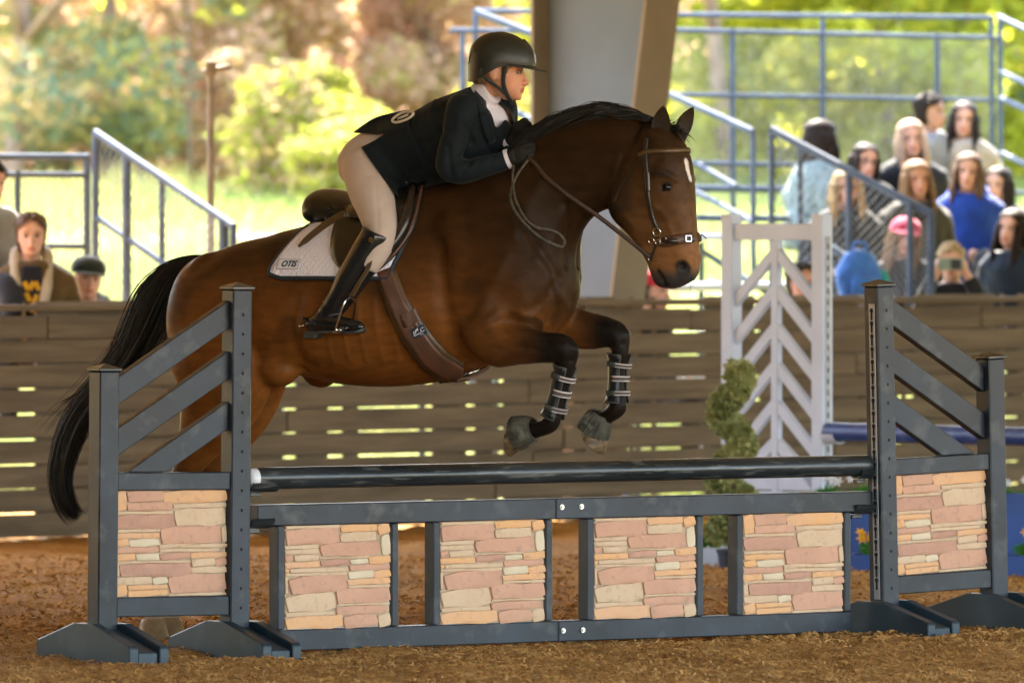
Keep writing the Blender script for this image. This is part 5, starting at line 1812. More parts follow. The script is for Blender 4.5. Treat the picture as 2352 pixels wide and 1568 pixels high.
# --- saddle
sad = thing('saddle', 'dark leather jumping saddle with high cantle on the white pad', 'saddle', hloc(H(850, 500)), (0, 0, -PHI))
mb = MB()
section_loft(mb, [(739, 470, 735, 490, .06, 0, 2), (737, 446, 730, 506, .13, 0, 2.2), (752, 433, 742, 516, .165, .1, 2.3), (790, 440, 785, 515, .175, .15, 2.3), (835, 470, 838, 515, .155, .2, 2.2), (880, 480, 885, 512, .125, .25, 2.1), (925, 462, 930, 498, .105, .25, 2.1), (962, 436, 965, 480, .09, .2, 2.1), (985, 428, 985, 465, .05, 0, 2)], n=28)
hb(mb, 'seat', M['leather_black'], sad, sharp=70)
mb = MB()
for k, (dz, r) in enumerate(((0, .0075), (26, .006))):
    P = cr([H(760, 480 + dz, .165), H(737, 470 + dz, .135), H(732, 472 + dz, .05), H(734, 474 + dz, -.05), H(745, 478 + dz, -.13)], 18)
    mb.tube(P, r, 8)
hb(mb, 'cantle_piping', M['leather_dark'], sad)
mb = MB()
for sg in (1, -1):
    P = cr([H(728, 522, sg * .10), H(760, 524, sg * .14), H(820, 520, sg * .15), H(900, 510, sg * .13)], 12)
    mb.tube(P, [.02, .03, .032, .032, .032, .032, .03, .03, .028, .026, .024, .02], 12)
hb(mb, 'panel', M['leather_black'], sad)
for sg in (1, -1):
    rows = rows_between([(800, 490), (778, 530), (770, 575), (782, 615), (815, 634)], [(985, 436), (974, 480), (955, 535), (915, 592), (858, 641)], 16, 14)
    G = surf_grid(rows, .036); 
    G = np.array([[g if g is not None else H(*rows[i][k], .2) for k, g in enumerate(r_)] for i, r_ in enumerate(G)])
    G = G * np.array([1, sg, 1])
    mb = MB(); mb.grid(G)
    fl = hb(mb, 'flap', M['leather_black'], sad); sm = fl.modifiers.new('s', 'SOLIDIFY'); sm.thickness = .008; sm.offset = 0
    # knee roll under the front edge, shows as a raised bar
    rr = [(958, 446), (948, 500), (925, 550), (896, 590)]
    P = np.array([ray(hbvh, *p)[0] + ray(hbvh, *p)[1] * .046 for p in rr]) * np.array([1, sg, 1])
    mb = MB(); mb.tube(cr(P, 16), np.interp(np.linspace(0, 1, 16), [0, .5, 1], [.016, .022, .012]), 10)
    part_child(hb(mb, 'knee_roll', M['leather_dark'], fl), fl)
    P2 = np.array([ray(hbvh, *p)[0] + ray(hbvh, *p)[1] * .043 for p in [(978, 446), (962, 505), (940, 556), (905, 600)]]) * np.array([1, sg, 1])
    mb = MB(); mb.tube(cr(P2, 16), .006, 8)
    part_child(hb(mb, 'flap_edge', M['leather_brown'], fl), fl)
    # skirt over the stirrup bar
    rows = rows_between([(800, 480), (800, 500), (812, 520)], [(920, 470), (915, 500), (890, 520)], 8, 8)
    G = surf_grid(rows, .052); G = np.array([[g if g is not None else H(*rows[i][k], .16) for k, g in enumerate(r_)] for i, r_ in enumerate(G)]) * np.array([1, sg, 1])
    mb = MB(); mb.grid(G); k_ = hb(mb, 'skirt', M['leather_black'], sad); sm = k_.modifiers.new('s', 'SOLIDIFY'); sm.thickness = .006; sm.offset = 0
    # stirrup leather and iron
    sh = 0 if sg > 0 else 1
    def qq(px, py, t): return H(px + sh * t * 575, py, sg * t)
    mb = MB()
    for d_ in (0, 5):
        mb.tube(cr([qq(856, 560, .335), qq(845 + d_, 610, .365), qq(822 + d_, 650, .38), qq(806 + d_, 680, .385)], 10), .0065, 8, flat=.35, up=np.array([0, 1.0, 0]))
    hb(mb, 'stirrup_leather', M['leather_tan'], sad)
    mb = MB()
    c = qq(789, 758, .365)
    topp = qq(806, 683, .385)
    fx, sy = np.array([1.0, 0, 0]), np.array([0, 1.0, 0])
    for yy in (-.052, .052):
        mb.tube(cr([topp, topp + np.array([-.004, yy * .75, -.016]), (topp + c) / 2 + np.array([0, yy * 1.05, -.004]), c + np.array([0, yy * 1.05, .012]), c + np.array([0, yy, 0])], 14), .0042, 8)
    mb.box(c + np.array([0, 0, -.004]), (.040, .108, .012), Matrix.Rotation(R(-18), 3, 'Y'), bev=.003)
    hb(mb, 'stirrup_iron', M['steel'], sad, sharp=40)
    mb = MB(); mb.box(c + np.array([0, 0, .0035]), (.034, .098, .005), Matrix.Rotation(R(-18), 3, 'Y'), bev=.001)
    hb(mb, 'tread', M['sole'], sad, smooth=False)
# spare strap hanging over the pad
P = [ray(hbvh, *p) for p in [(812, 520), (775, 530), (735, 550), (695, 578)]]
P = cr(np.array([p + n_ * l_ for (p, n_), l_ in zip(P, (.07, .055, .042, .034))]), 16)
mb = MB(); mb.tube(P, np.interp(np.linspace(0, 1, 16), [0, .85, 1], [.016, .015, .006]), 8, flat=.25, up=np.array([0, -1.0, .25]))
hb(mb, 'billet_strap', M['leather_tan'], sad)

# --- girth
gir = thing('girth', 'brown leather girth with a small black badge under the belly of the horse', 'girth', hloc(H(1000, 860)), (0, 0, -PHI))
def band(path, hw, off, name, mat, parent, thick=.008, nc=7, bvh=hbvh, mirror=False, closure=None):
    P = cr(path, 30); T = np.gradient(P, axis=0); T /= np.linalg.norm(T, axis=1)[:, None]; Nn = np.stack([-T[:, 1], T[:, 0]], -1)
    hw = np.interp(np.linspace(0, 1, 30), np.linspace(0, 1, len(hw)), hw) if not np.isscalar(hw) else np.full(30, hw)
    rows = [[tuple(P[i] + Nn[i] * hw[i] * k) for k in np.linspace(-1, 1, nc)] for i in range(30)]
    G = surf_grid(rows, off, bvh)
    keep = [i for i, r_ in enumerate(G) if sum(x is not None for x in r_) >= nc - 2]
    out = []
    for i in keep:
        r_ = G[i]
        for k in range(nc):
            if r_[k] is None:
                j = min([j for j in range(nc) if r_[j] is not None], key=lambda j: abs(j - k)); r_[k] = r_[j] + (np.array([.0, .03, -.004]) if k else 0)
        out.append(r_)
    G = np.array(out)
    if mirror: G = G * np.array([1, -1, 1])
    mb = MB(); mb.grid(G)
    o = hb(mb, name, mat, parent); sm = o.modifiers.new('s', 'SOLIDIFY'); sm.thickness = thick; sm.offset = 0
    return o, G
gp_ = [(886, 622), (912, 690), (945, 752), (985, 808), (1022, 838), (1062, 852), (1092, 853)]
for mir in (False, True):
    band(gp_, [24, 25, 31, 33, 31, 22, 12], .012, 'padded_lining', M['leather_tan'], gir, .010, mirror=mir)
    band(gp_, [17, 18, 22, 23, 22, 15, 7], .020, 'strap', M['leather_brown'], gir, .008, mirror=mir)
band([(940, 715), (953, 742)], 20, .026, 'keeper', M['leather_brown'], gir, .006)
for dx in (-7, 7):
    P = np.array([ray(hbvh, x + dx, y)[0] + ray(hbvh, x + dx, y)[1] * .0255 for x, y in [(950, 745), (985, 800), (1015, 826)]])
    mb = MB(); mb.tube(cr(P, 14), .0016, 5); hb(mb, 'stitching', M['leather_tan'], gir)
mb = MB(); P = np.array([H(1075, 858, .05), H(1092, 852, .02), H(1100, 848, .0)]); mb.tube(P, .006, 8); hb(mb, 'buckle', M['steel'], gir)
Mx = frame_at(966, 757, lift=.0295, ang=R(24))
bd = MB(); bd.box((0, 0, 0), (.062, .040, .002), bev=.0006); bdo = bd.build('badge', M['navy'], None); hplace(bdo, gir, Mx)
wm = M['shirt']
t1 = text_mesh('P', .026, 'lettering', wm, shear=.3); t1.parent = bdo; t1.location = (-.021, -.002, .0014)
t1 = text_mesh('C', .024, 'lettering', wm, shear=.3); t1.parent = bdo; t1.location = (.014, .001, .0014)
mk = MB()
mk.box((-.002, -.0055, .0016), (.036, .0016, .0008)); mk.box((.022, -.0035, .0016), (.010, .0016, .0008)); mk.box((-.010, -.009, .0016), (.030, .0016, .0008))
for i in range(3):
    for j in range(2): mk.box((.002 + i * .005 + (j % 2) * .0025, -.0125 - j * .003, .0016), (.0024, .0022, .0008))
mko = mk.build('mark', wm, None); mko.parent = bdo
hm_ = MB()     # small standing horse outline
pts = [(-.010, .003), (-.009, .008), (-.002, .0085), (.001, .0125), (.0045, .0115), (.003, .0095), (.002, .004), (.0012, .0005), (.0002, .0005), (0, .0035), (-.006, .0035), (-.0065, .0005), (-.0078, .0005), (-.0078, .004)]
hm_.prism([(x - .001, y + .0035, .0013) for x, y in pts], (0, 0, .0008)); ho = hm_.build('mark', wm, None, fix=True); ho.parent = bdo

# --- bridle
br = thing('bridle', 'brown leather bridle with reins on the head of the horse', 'bridle', hloc(H(1500, 400)), (0, 0, -PHI))
def strapline(pts, r, name, mat, off=.004, flat=.35, mirror=False, par=br, ends=None):
    P = []
    for p in pts:
        if len(p) == 2:
            h = ray(hbvh, *p)
            if h is None: continue
            P.append(h[0] + h[1] * off)
        else: P.append(H(*p))
    P = np.array(P)
    if mirror: P = P * np.array([1, -1, 1])
    P = cr(P, 8 * len(P))
    up = []
    for p in P:
        hit = hbvh.find_nearest(Vector(p)); up.append(tuple(hit[1]))
    mb = MB(); mb.tube(P, r, 8, flat=flat, up=np.array(up))
    return hb(mb, name, mat, par)
lb_ = M['leather_dark']
strapline([(1468, 356), (1490, 349), (1530, 347), (1560, 346), (1580, 345)], .010, 'browband', M['leather_tan'], .005, .6)
strapline([(1468, 356), (1490, 349), (1530, 347), (1560, 346), (1578, 345)], .010, 'browband', M['leather_tan'], .005, .6, True)
for mir in (False, True):
    strapline([(1486, 318), (1483, 350), (1486, 400), (1489, 450), (1498, 495), (1512, 528)], .009, 'cheekpiece', lb_, .004, .4, mir)
    strapline([(1488, 395), (1490, 440)], .011, 'cheekpiece', lb_, .008, .4, mir)
    strapline([(1480, 356), (1455, 385), (1428, 425), (1412, 462)], .0055, 'throatlash', lb_, .003, .5, mir)
    strapline([(1512, 552), (1530, 555), (1560, 550), (1590, 545)], .020, 'noseband', M['leather_brown'], .006, .3, mir)
    strapline([(1520, 552), (1550, 553), (1590, 549)], .011, 'noseband', lb_, .012, .4, mir)
    strapline([(1508, 560), (1500, 585), (1496, 600)], .006, 'curb_strap', lb_, .004, .5, mir)
strapline([(1500, 285, .05), (1506, 283, 0), (1512, 290, -.05)], .010, 'headpiece', lb_, .004, .4)
Mx = frame_at(1578, 549, lift=.018)
fr = MB(); 
for (x, y, sx, sy) in ((-.011, 0, .004, .026), (.011, 0, .004, .026), (0, .011, .022, .004), (0, -.011, .022, .004)): fr.box((x, y, 0), (sx, sy, .004), bev=.001)
fo = fr.build('buckle', M['steel'], None); hplace(fo, br, Mx)
strapline([(1598, 548, -.035), (1612, 540, -.045), (1622, 548, -.05)], .006, 'strap_end', lb_, 0, .4)
# bit: rings, hooks and cheek hardware
def ring3(c, n_, r, t, name):
    n_ = np.array(n_) / np.linalg.norm(n_); u = np.cross(n_, [0, 0, 1.0]); u /= np.linalg.norm(u); w = np.cross(n_, u)
    mb = MB(); mb.tube([c + r * (math.cos(q) * u + math.sin(q) * w) for q in np.linspace(0, 2 * np.pi, 20, endpoint=False)], t, 6, closed=True)
    return hb(mb, name, M['steel'], br)
for (px, py, r, t) in ((1512, 532, .016, .0028), (1500, 552, .012, .0025), (1527, 550, .013, .0025), (1515, 556, .010, .0022)):
    h = ray(hbvh, px, py)
    if h: ring3(h[0] + h[1] * .014, h[1], r, t, 'bit_hardware')
ring3(H(1500, 592, .062), (0.2, -1, 0), .020, .0030, 'bit_ring'); ring3(H(1525, 592, -.062), (0.2, -1, 0), .020, .0030, 'bit_ring')
mb = MB(); mb.tube([H(1506, 560, .060), H(1498, 575, .062), H(1490, 590, .062)], .0045, 8); hb(mb, 'bit_shank', M['steel'], br)
# reins
def loose(pts, r, name, mat, flat=.45):
    P = cr(np.array([H(*p) for p in pts]), 10 * len(pts))
    mb = MB(); mb.tube(P, r, 8, flat=flat, up=np.array([0, -1.0, .2])); return hb(mb, name, mat, br)
loose([(1494, 592, .066), (1440, 548, .085), (1370, 494, .11), (1300, 445, .135), (1255, 408, .135), (1232, 380, .125), (1212, 360, .115)], .0088, 'rein', M['rein'], .5)
loose([(1520, 590, -.066), (1465, 530, -.085), (1420, 492, -.10), (1370, 450, -.11), (1280, 380, -.09), (1200, 318, -.02)], .0085, 'rein', M['rein'], .5)
loose([(1214, 366, .115), (1190, 398, .15), (1174, 438, .185), (1176, 470, .205), (1200, 508, .215), (1240, 545, .205), (1270, 560, .19), (1290, 566, .17), (1297, 555, .16), (1285, 538, .165), (1262, 528, .18), (1232, 522, .20), (1205, 500, .212), (1183, 455, .20), (1177, 410, .17), (1180, 380, .13)], .0062, 'rein_loop', M['rein_web'], .6)

# --- boots on the front legs
def on_leg(L_, t0, t1, r_add, n=12, fl=1.0):
    q = np.linspace(t0, t1, n)
    P = np.stack([np.interp(q, np.arange(len(L_)), L_[:, i]) for i in range(4)], -1)
    return P[:, :3], P[:, 3] + r_add
def leg_boot(L_, label):
    b = thing('tendon_boot', label, 'leg boot', hloc(L_[30, :3]), (0, 0, -PHI), 'open front boots on the forelegs')
    P, r = on_leg(L_, 24.5, 34.5, .0095)
    r = r + np.interp(np.linspace(0, 1, 12), [0, .2, .7, 1], [.004, .0, .001, .006])
    mb = MB()
    a = np.linspace(R(-118), R(118), 15)      # open at the front
    T = np.gradient(P, axis=0); T /= np.linalg.norm(T, axis=1)[:, None]
    back = np.cross(T, np.array([0, 1.0, 0])); back *= np.sign((back @ np.array([-1.0, 0, 0])))[:, None]
    sd = np.cross(T, back)
    G = np.array([[P[i] + r[i] * (math.cos(q) * back[i] * 1.08 + math.sin(q) * sd[i]) for q in a] for i in range(len(P))])
    mb.grid(G); o = hb(mb, 'shell', M['boot_shell'], b); sm = o.modifiers.new('s', 'SOLIDIFY'); sm.thickness = .007; sm.offset = 0
    e = np.vstack([G[0], G[1:, -1], G[-1][::-1][1:], G[::-1, 0][1:]])
    mb = MB(); mb.tube(cr(e, 60), .0042, 6); hb(mb, 'edging', M['neoprene'], b)
    # straps across the front: taupe elastic with pale edges
    a2 = np.linspace(R(80), R(280), 15)
    for i in (2, 5, 8):
        for (lo, hi, m_, lift) in ((0, 1.0, M['elastic_dark'], .0), (0.0, .2, M['elastic'], .0012), (.8, 1.0, M['elastic'], .0012)):
            rows = []
            for w_ in (lo, hi):
                pp = P[i] * (1 - w_) + P[i + 1] * w_ if i + 1 < len(P) else P[i]
                pp = P[i] + (P[i + 1] - P[i]) * w_ * 1.05
                rr = r[i] + .004 + lift
                rows.append([pp + rr * (math.cos(q) * back[i] * 1.05 + math.sin(q) * sd[i]) for q in a2])
            mb = MB(); mb.grid(np.array(rows)); o = hb(mb, 'elastic_strap', m_, b); sm = o.modifiers.new('s', 'SOLIDIFY'); sm.thickness = .003; sm.offset = 1
    # closing tabs on the side
    for i in (2, 8):
        rows = [[P[i] + (P[i + 1] - P[i]) * w_ + (r[i] + .007) * (math.cos(q) * back[i] * 1.06 + math.sin(q) * sd[i]) for q in np.linspace(R(-100), R(-30), 7)] for w_ in (-.1, 1.15)]
        mb = MB(); mb.grid(np.array(rows)); o = hb(mb, 'tab', M['neoprene'], b); sm = o.modifiers.new('s', 'SOLIDIFY'); sm.thickness = .004; sm.offset = 0
    return b
leg_boot(NF, 'black open front boot with pale striped straps on the near foreleg, beside its knee fold')
leg_boot(FF, 'black open front boot with pale striped straps on the far foreleg, nearer the muzzle')
def bell_boot(c, axis, label):
    b = thing('bell_boot', label, 'bell boot', hloc(c), (0, 0, -PHI), 'grey bell boots on the front hooves')
    axis = np.array(axis) / np.linalg.norm(axis); u = np.cross(axis, [0, 1.0, 0]); u /= np.linalg.norm(u); w = np.cross(axis, u)
    a = np.linspace(0, 2 * np.pi, 48, endpoint=False)
    rings = []
    for k, (z, r) in enumerate(((-.026, .041), (-.030, .045), (-.020, .052), (.0, .059), (.025, .065), (.046, .068), (.055, .067), (.051, .064), (.02, .058), (-.02, .040))):
        rip = 0.0036 * np.sin(a * 24 + np.sin(a * 5)) * (1 if 1 < k < 7 else 0)
        rings.append(np.array(c) + axis * z + (r + rip)[:, None] * (np.cos(a)[:, None] * u + np.sin(a)[:, None] * w))
    mb = MB(); mb.loft(rings, cap=False); hb(mb, 'rubber_bell', M['rubber_grey'], b, sharp=60)
    mb = MB(); mb.tube([np.array(c) + axis * -.028 + .044 * (math.cos(q) * u + math.sin(q) * w) for q in a[::2]], .005, 6, closed=True); hb(mb, 'rolled_collar', M['rubber_grey'], b)
    return b
bell_boot(H(1212, 988, .155), dirv(H(1225, 985, .155), H(1160, 1002, .155)), 'ribbed grey rubber bell boot on the near front hoof, left of the two')
bell_boot(H(1374, 966, -.155), dirv(H(1386, 945, -.155), H(1352, 1015, -.155)), 'ribbed grey rubber bell boot on the far front hoof, right of the two')
# ------------------------------------------------------------------ things behind the jump
M['white_paint'] = pmat('white_gloss_paint', (0.52, 0.58, 0.72), 0.5, var=0.1, scale=4)
M['blue_paint'] = pmat('blue_pole_paint', (0.012, 0.045, 0.20), 0.35, col2=(0.02, 0.06, 0.22), scale=5, col3=(0.3, 0.33, 0.4), scale3=12, var3=0.25)
M['blue_box'] = pmat('blue_box_paint', (0.015, 0.065, 0.27), 0.5, var=0.25, scale=5)
WAN = R(-47)
dWS = 44.5
wx = Vector((math.cos(WAN), math.sin(WAN), 0))
p = W(1888, 1263, CAMY + dWS)
ws = thing('jump_standard', 'tall white jump standard with herringbone slats behind the pole', 'jump standard', (p.x, p.y, 0), (0, 0, WAN))
PWs = 0.08; Lws = 0.66; Hws = 1.735
wp = M['white_paint']
for x in (0, -Lws):
    o = MB().box((0, 0, Hws / 2), (PWs, PWs, Hws), bev=.005).build('post', wp, ws); o.location = (x, 0, 0)
    f = MB()
    for sx in (-1, 1):
        f.prism([(sx * (PWs / 2 + .002), y, z) for y, z in [(-.33, -.03), (-.33, .05), (-.07, .13), (.07, .13), (.33, .05), (.33, -.03)]], (sx * .035, 0, 0))
    o = f.build('foot', wp, ws); o.location = (x, 0, 0)
def wbox(nm, x0, x1, z0, z1, dep=.045, y=0, m=wp):
    o = MB().box((0, 0, 0), (x1 - x0, dep, z1 - z0), bev=.004).build(nm, m, ws); o.location = ((x0 + x1) / 2, y, (z0 + z1) / 2); return o
wbox('rail', -Lws + PWs / 2, -PWs / 2, 1.60, 1.685)
wbox('rail', -Lws + PWs / 2, -PWs / 2, .23, .31)
xm = -Lws / 2
wbox('centre_slat', xm - .024, xm + .024, .311, 1.599, .04)
hw_ = Lws / 2 - PWs / 2
for k in range(7):
    zc = 1.56 - k * .195
    for sx in (-1, 1):
        x0, x1 = xm + sx * .0245, xm + sx * (hw_ - .001)
        za, zb = zc, zc - .235
        if zb - .075 < .315: 
            zb = max(zb, .39)
        m_ = MB(); m_.prism([(x0, 0, za), (x1, 0, zb), (x1, 0, zb - .07), (x0, 0, za - .07)], (0, .03, 0))
        o = m_.build('herringbone_slat', wp, ws); o.location = (0, -.015, 0)
tr = wbox('slotted_track', PWs / 2 + .0005, PWs / 2 + .004, .2, 1.62, .036, 0, M['metal_track'])
km = MB(); km.box((0, 0, 0), (.0016, .010, .028)); kme = km.mesh('keyhole'); kme.materials.append(M['hole'])
for i in range(24):
    o = bpy.data.objects.new('keyhole', kme); link(o); o.parent = tr; o.location = (.0016, 0, .66 - i * .0575)
zbp = 1.68 - (991 - HOR) * dWS / F
o = MB(); a = np.linspace(R(190), R(350), 9)
o.grid(np.array([[(x, .056 * math.cos(q), zbp + .056 * math.sin(q)) for q in a] for x in (.045, .13)])); o = o.build('cup', wp, ws); sm = o.modifiers.new('s', 'SOLIDIFY'); sm.thickness = .006
bp0 = Vector((p.x, p.y, zbp)) + wx * .05
bpo = thing('jump_pole', 'thick blue jump pole running right from the white standard', 'jump pole', tuple(bp0), (0, 0, WAN))
mb = MB(); mb.tube(cr([(0, 0, 0), (3.0, 0, 0)], 16), .047, 22); mb.build('shaft', M['blue_paint'], bpo, smooth=True, sharp=40)
mb = MB(); mb.tube([(-.012, 0, 0), (-.008, 0, 0), (-.001, 0, 0)], [.030, .044, .0465], 22); mb.build('end_cap', M['blue_paint'], bpo, smooth=True, sharp=40)

# --- leaf clusters helper
def leaf_mesh(C, size, name, mat, parent=None, up=0.25, aspect=0.5, jitter=0.4, hang=0.0, fold=0.15, world=False):
    """C: (n,3) leaf centres; each leaf two folded faces (4 triangles)"""
    n = len(C)
    size = np.broadcast_to(size, (n,)) * rng.uniform(1 - jitter, 1 + jitter, n)
    d = rng.normal(0, 1, (n, 3)); d[:, 2] = d[:, 2] * 0.6 + up - hang; d /= np.linalg.norm(d, axis=1)[:, None]
    r = rng.normal(0, 1, (n, 3)); s = np.cross(d, r); s /= np.linalg.norm(s, axis=1)[:, None] + 1e-9
    nn = np.cross(d, s)
    L2 = size[:, None] * 0.5; w = L2 * aspect
    V = np.stack([C - d * L2, C + s * w + nn * L2 * fold, C + d * L2, C - s * w + nn * L2 * fold], 1)
    b = np.arange(n)[:, None] * 4
    Fc = np.concatenate([b + np.array([[0, 1, 2]]), b + np.array([[0, 2, 3]])], 0)
    me = bpy.data.meshes.new(name)
    Vv = V.reshape(-1, 3)
    me.vertices.add(len(Vv)); me.vertices.foreach_set('co', Vv.ravel())
    me.loops.add(Fc.size); me.loops.foreach_set('vertex_index', Fc.ravel().astype(np.int32))
    me.polygons.add(len(Fc)); me.polygons.foreach_set('loop_start', np.arange(len(Fc)) * 3)
    me.update(); me.validate(); me.materials.append(mat)
    o = bpy.data.objects.new(name, me); link(o)
    if parent is not None:
        o.parent = parent
    return o
def leafmat(name, c1, c2, trans=0.45, scale=1.2, rough=0.55):
    m = pmat(name, c1, rough, col2=c2, scale=scale, spec=0.25, trans=trans, contrast=(.38, .62), detail=3)
    return m
M['leaf_topiary'] = leafmat('topiary_leaf', (0.22, 0.25, 0.09), (0.40, 0.40, 0.16), .25, 9)
M['leaf_green'] = leafmat('planter_leaf', (0.035, 0.16, 0.02), (0.07, 0.22, 0.03), .3, 9)
M['petal_white'] = leafmat('white_petal', (0.75, 0.75, 0.78), (0.65, 0.66, 0.7), .3, 9)
M['petal_yellow'] = leafmat('yellow_petal', (0.75, 0.42, 0.02), (0.7, 0.33, 0.02), .3, 9)
M['pot'] = pmat('dark_pot', (0.03, 0.035, 0.06), 0.6)
M['bark'] = pmat('brown_bark', (0.13, 0.085, 0.055), 0.9, col2=(0.07, 0.045, 0.03), scale=12, bump=.6, bscale=30, bdist=.01)
Yt = gdepth(1298)
pt = W(1680, 1298, Yt)
top_ = thing('spiral_topiary', 'clipped green spiral topiary in a dark pot beside the white standard', 'topiary', (pt.x, pt.y, gz(pt.x, pt.y)))
mb = MB(); a = np.linspace(0, 2 * np.pi, 20, endpoint=False)
mb.loft([np.stack([r * np.cos(a), r * np.sin(a), 0 * a + z], -1) for z, r in ((0, .05), (.0, .058), (.10, .07), (.105, .076), (.12, .076), (.12, .066), (.09, .06))])
mb.build('pot', M['pot'], top_, smooth=True, sharp=40)
mb = MB(); mb.tube([(0, 0, .08), (.01, 0, .4), (-.005, .005, .7), (0, 0, .95)], [.014, .012, .010, .006], 8); mb.build('trunk', M['bark'], top_, smooth=True)
n = 24000
u = rng.random(n); ang = u * 2 * np.pi * 2.6 + R(200)
rad = .066 * (1 - .25 * u); tr_ = .098 * (1 - .15 * u) * (0.9 + .1 * np.sin(u * 40))
dd = rng.normal(0, 1, (n, 3)); dd /= np.linalg.norm(dd, axis=1)[:, None]; rr_ = rng.random(n) ** .45
C = np.stack([rad * np.cos(ang), rad * np.sin(ang), .20 + .80 * u], -1) + dd * (tr_ * rr_)[:, None] * np.array([1, 1, .85])
leaf_mesh(C, .03, 'foliage', M['leaf_topiary'], top_, up=.3)

def flower_box(px0, px1, pyb, h, dep, bm, fm, label, nfl, fh, spread=.06, ang=R(-20), fs=.03):
    Yb = gdepth(pyb)
    a_, b_ = W(px0, pyb, Yb), W(px1, pyb, Yb)
    ln = (b_.x - a_.x) / math.cos(ang) * .98
    t = thing('flower_box', label, 'flower box', (a_.x, a_.y, gz(a_.x, a_.y) - .01), (0, 0, ang))
    for (c, s) in (((ln / 2, 0, h / 2), (ln, .018, h)), ((ln / 2, dep, h / 2), (ln, .018, h)), ((.009, dep / 2, h / 2), (.018, dep - .019, h)), ((ln - .009, dep / 2, h / 2), (.018, dep - .019, h))):
        MB().box(c, s, bev=.003).build('box_side', bm, t)
    MB().box((ln / 2, dep / 2, h * .8), (ln - .037, dep - .019, .01)).build('soil', M['footing'], t)
    fl = MB()
    # blossom: five petals and a centre
    for k in range(6):
        q = k * 2 * np.pi / 6; c, s_ = math.cos(q), math.sin(q)
        fl.add([(0, 0, 0), (fs * .5 * math.cos(q - .5), fs * .5 * math.sin(q - .5), .3 * fs), (fs * c, fs * s_, .25 * fs), (fs * .5 * math.cos(q + .5), fs * .5 * math.sin(q + .5), .3 * fs)], [(0, 1, 2, 3)])
    fl.ellipsoid((0, 0, .12 * fs), (.22 * fs, .22 * fs, .2 * fs), nu=8, nv=5)
    fme = fl.mesh('blossom'); fme.materials.append(fm)
    nt_ = max(2, int(ln / .17))
    for i in range(nt_):
        cx_ = (i + .5) * ln / nt_ + rng.normal(0, .01)
        out = []
        for j in range(120):
            q = rng.uniform(0, 6.28); sp = rng.uniform(.01, spread); hh = fh * rng.uniform(.5, .95)
            out.append([np.array([cx_ + sp * math.cos(q) * v_ ** 1.6 * 1.6, dep / 2 + sp * math.sin(q) * v_ ** 1.6, h * .78 + hh * v_ * (1 - .25 * v_ * sp / spread)]) for v_ in np.linspace(0, 1, 6)])
        o = strands(out, np.full(120, .008), 'leaf_tuft', M['leaf_green'], t)
        for j in range(nfl):
            o = bpy.data.objects.new('blossom', fme); link(o); o.parent = t
            o.location = (cx_ + rng.normal(0, .05), dep / 2 + rng.normal(0, .03), h * .8 + fh * rng.uniform(.72, 1.15))
            o.rotation_euler = (rng.uniform(.3, 1.5), 0, rng.uniform(-.8, .8)); o.scale = [rng.uniform(.8, 1.25)] * 3
    return t
flower_box(1950, 2500, 1312, .135, .14, M['blue_box'], M['petal_yellow'], 'low blue flower box of yellow flowers in front of the white ones', 4, .12, .05, R(-8))
flower_box(1862, 2500, 1292, .38, .14, M['blue_box'], M['petal_white'], 'taller blue flower box of white flowers standing behind the yellow ones', 4, .15, .06, R(-6))
flower_box(1600, 1660, 1290, .10, .12, M['white_paint'], M['petal_yellow'], 'small white flower box with yellow flowers beside the spiral topiary', 4, .15, .05, R(-6), .028)
# ------------------------------------------------------------------ bleachers and spectators
def wn(px, py, n):
    """picture point on the upright plane parallel to the wall, n metres from it (negative = behind)"""
    k = (px - CX) / F
    B = WC + nw * n
    a = (k * (B.y - CAMY) - B.x) / (dw.x - k * dw.y)
    P = B + dw * a
    P.z = CAMZ - (py - HOR) * (P.y - CAMY) / F
    return P
def railing(label, pipes, group=None, nm='railing', mesh=None):
    pts = [wn(*q) for pr in pipes for q in pr[:2]]
    c = sum(pts, Vector()) / len(pts); base = Vector((c.x, c.y, min(p_.z for p_ in pts)))
    t = thing(nm, label, 'railing', tuple(base), (0, 0, 0), group)
    for pr in pipes:
        r = (pr[2] if len(pr) > 2 else .021) * .84
        a, b = wn(*pr[0]), wn(*pr[1])
        mb = MB(); mb.tube([a - base, b - base], r, 10); mb.build('pipe', M['galv'], t, smooth=True, sharp=50)
    if mesh:
        wires(mesh, t, base)
    return t
M['wire'] = pmat('chain_link_wire', (0.30, 0.33, 0.36), 0.45, metal=.6)
def wires(quad, t, base, step=.055, r=.0026):
    """chain link between four points (tl,tr,br,bl): two families of slanting wires, clipped to the panel"""
    A, B, C_, D = [np.array(wn(*q) - base) for q in quad]
    w = np.linalg.norm(B - A); h = (np.linalg.norm(D - A) + np.linalg.norm(C_ - B)) / 2
    mb = MB(); n = 0
    def P(u, v): return (A * (1 - u) + B * u) * (1 - v) + (D * (1 - u) + C_ * u) * v
    for sg in (1, -1):
        k0 = -h; 
        for k in np.arange(-h if sg > 0 else 0, w if sg > 0 else w + h, step):
            # line x = k + sg*y , y in 0..h
            y0, y1 = 0.0, h
            ys_ = sorted([np.clip((0 - k) / sg, 0, h), np.clip((w - k) / sg, 0, h)])
            if ys_[1] - ys_[0] < .02: continue
            p0, p1 = P((k + sg * ys_[0]) / w, ys_[0] / h), P((k + sg * ys_[1]) / w, ys_[1] / h)
            mb.tube([p0, p1], r, 3, cap=False)
    o = mb.build('chain_link', M['wire'], t, fix=False); o['kind'] = 'stuff'
    return o
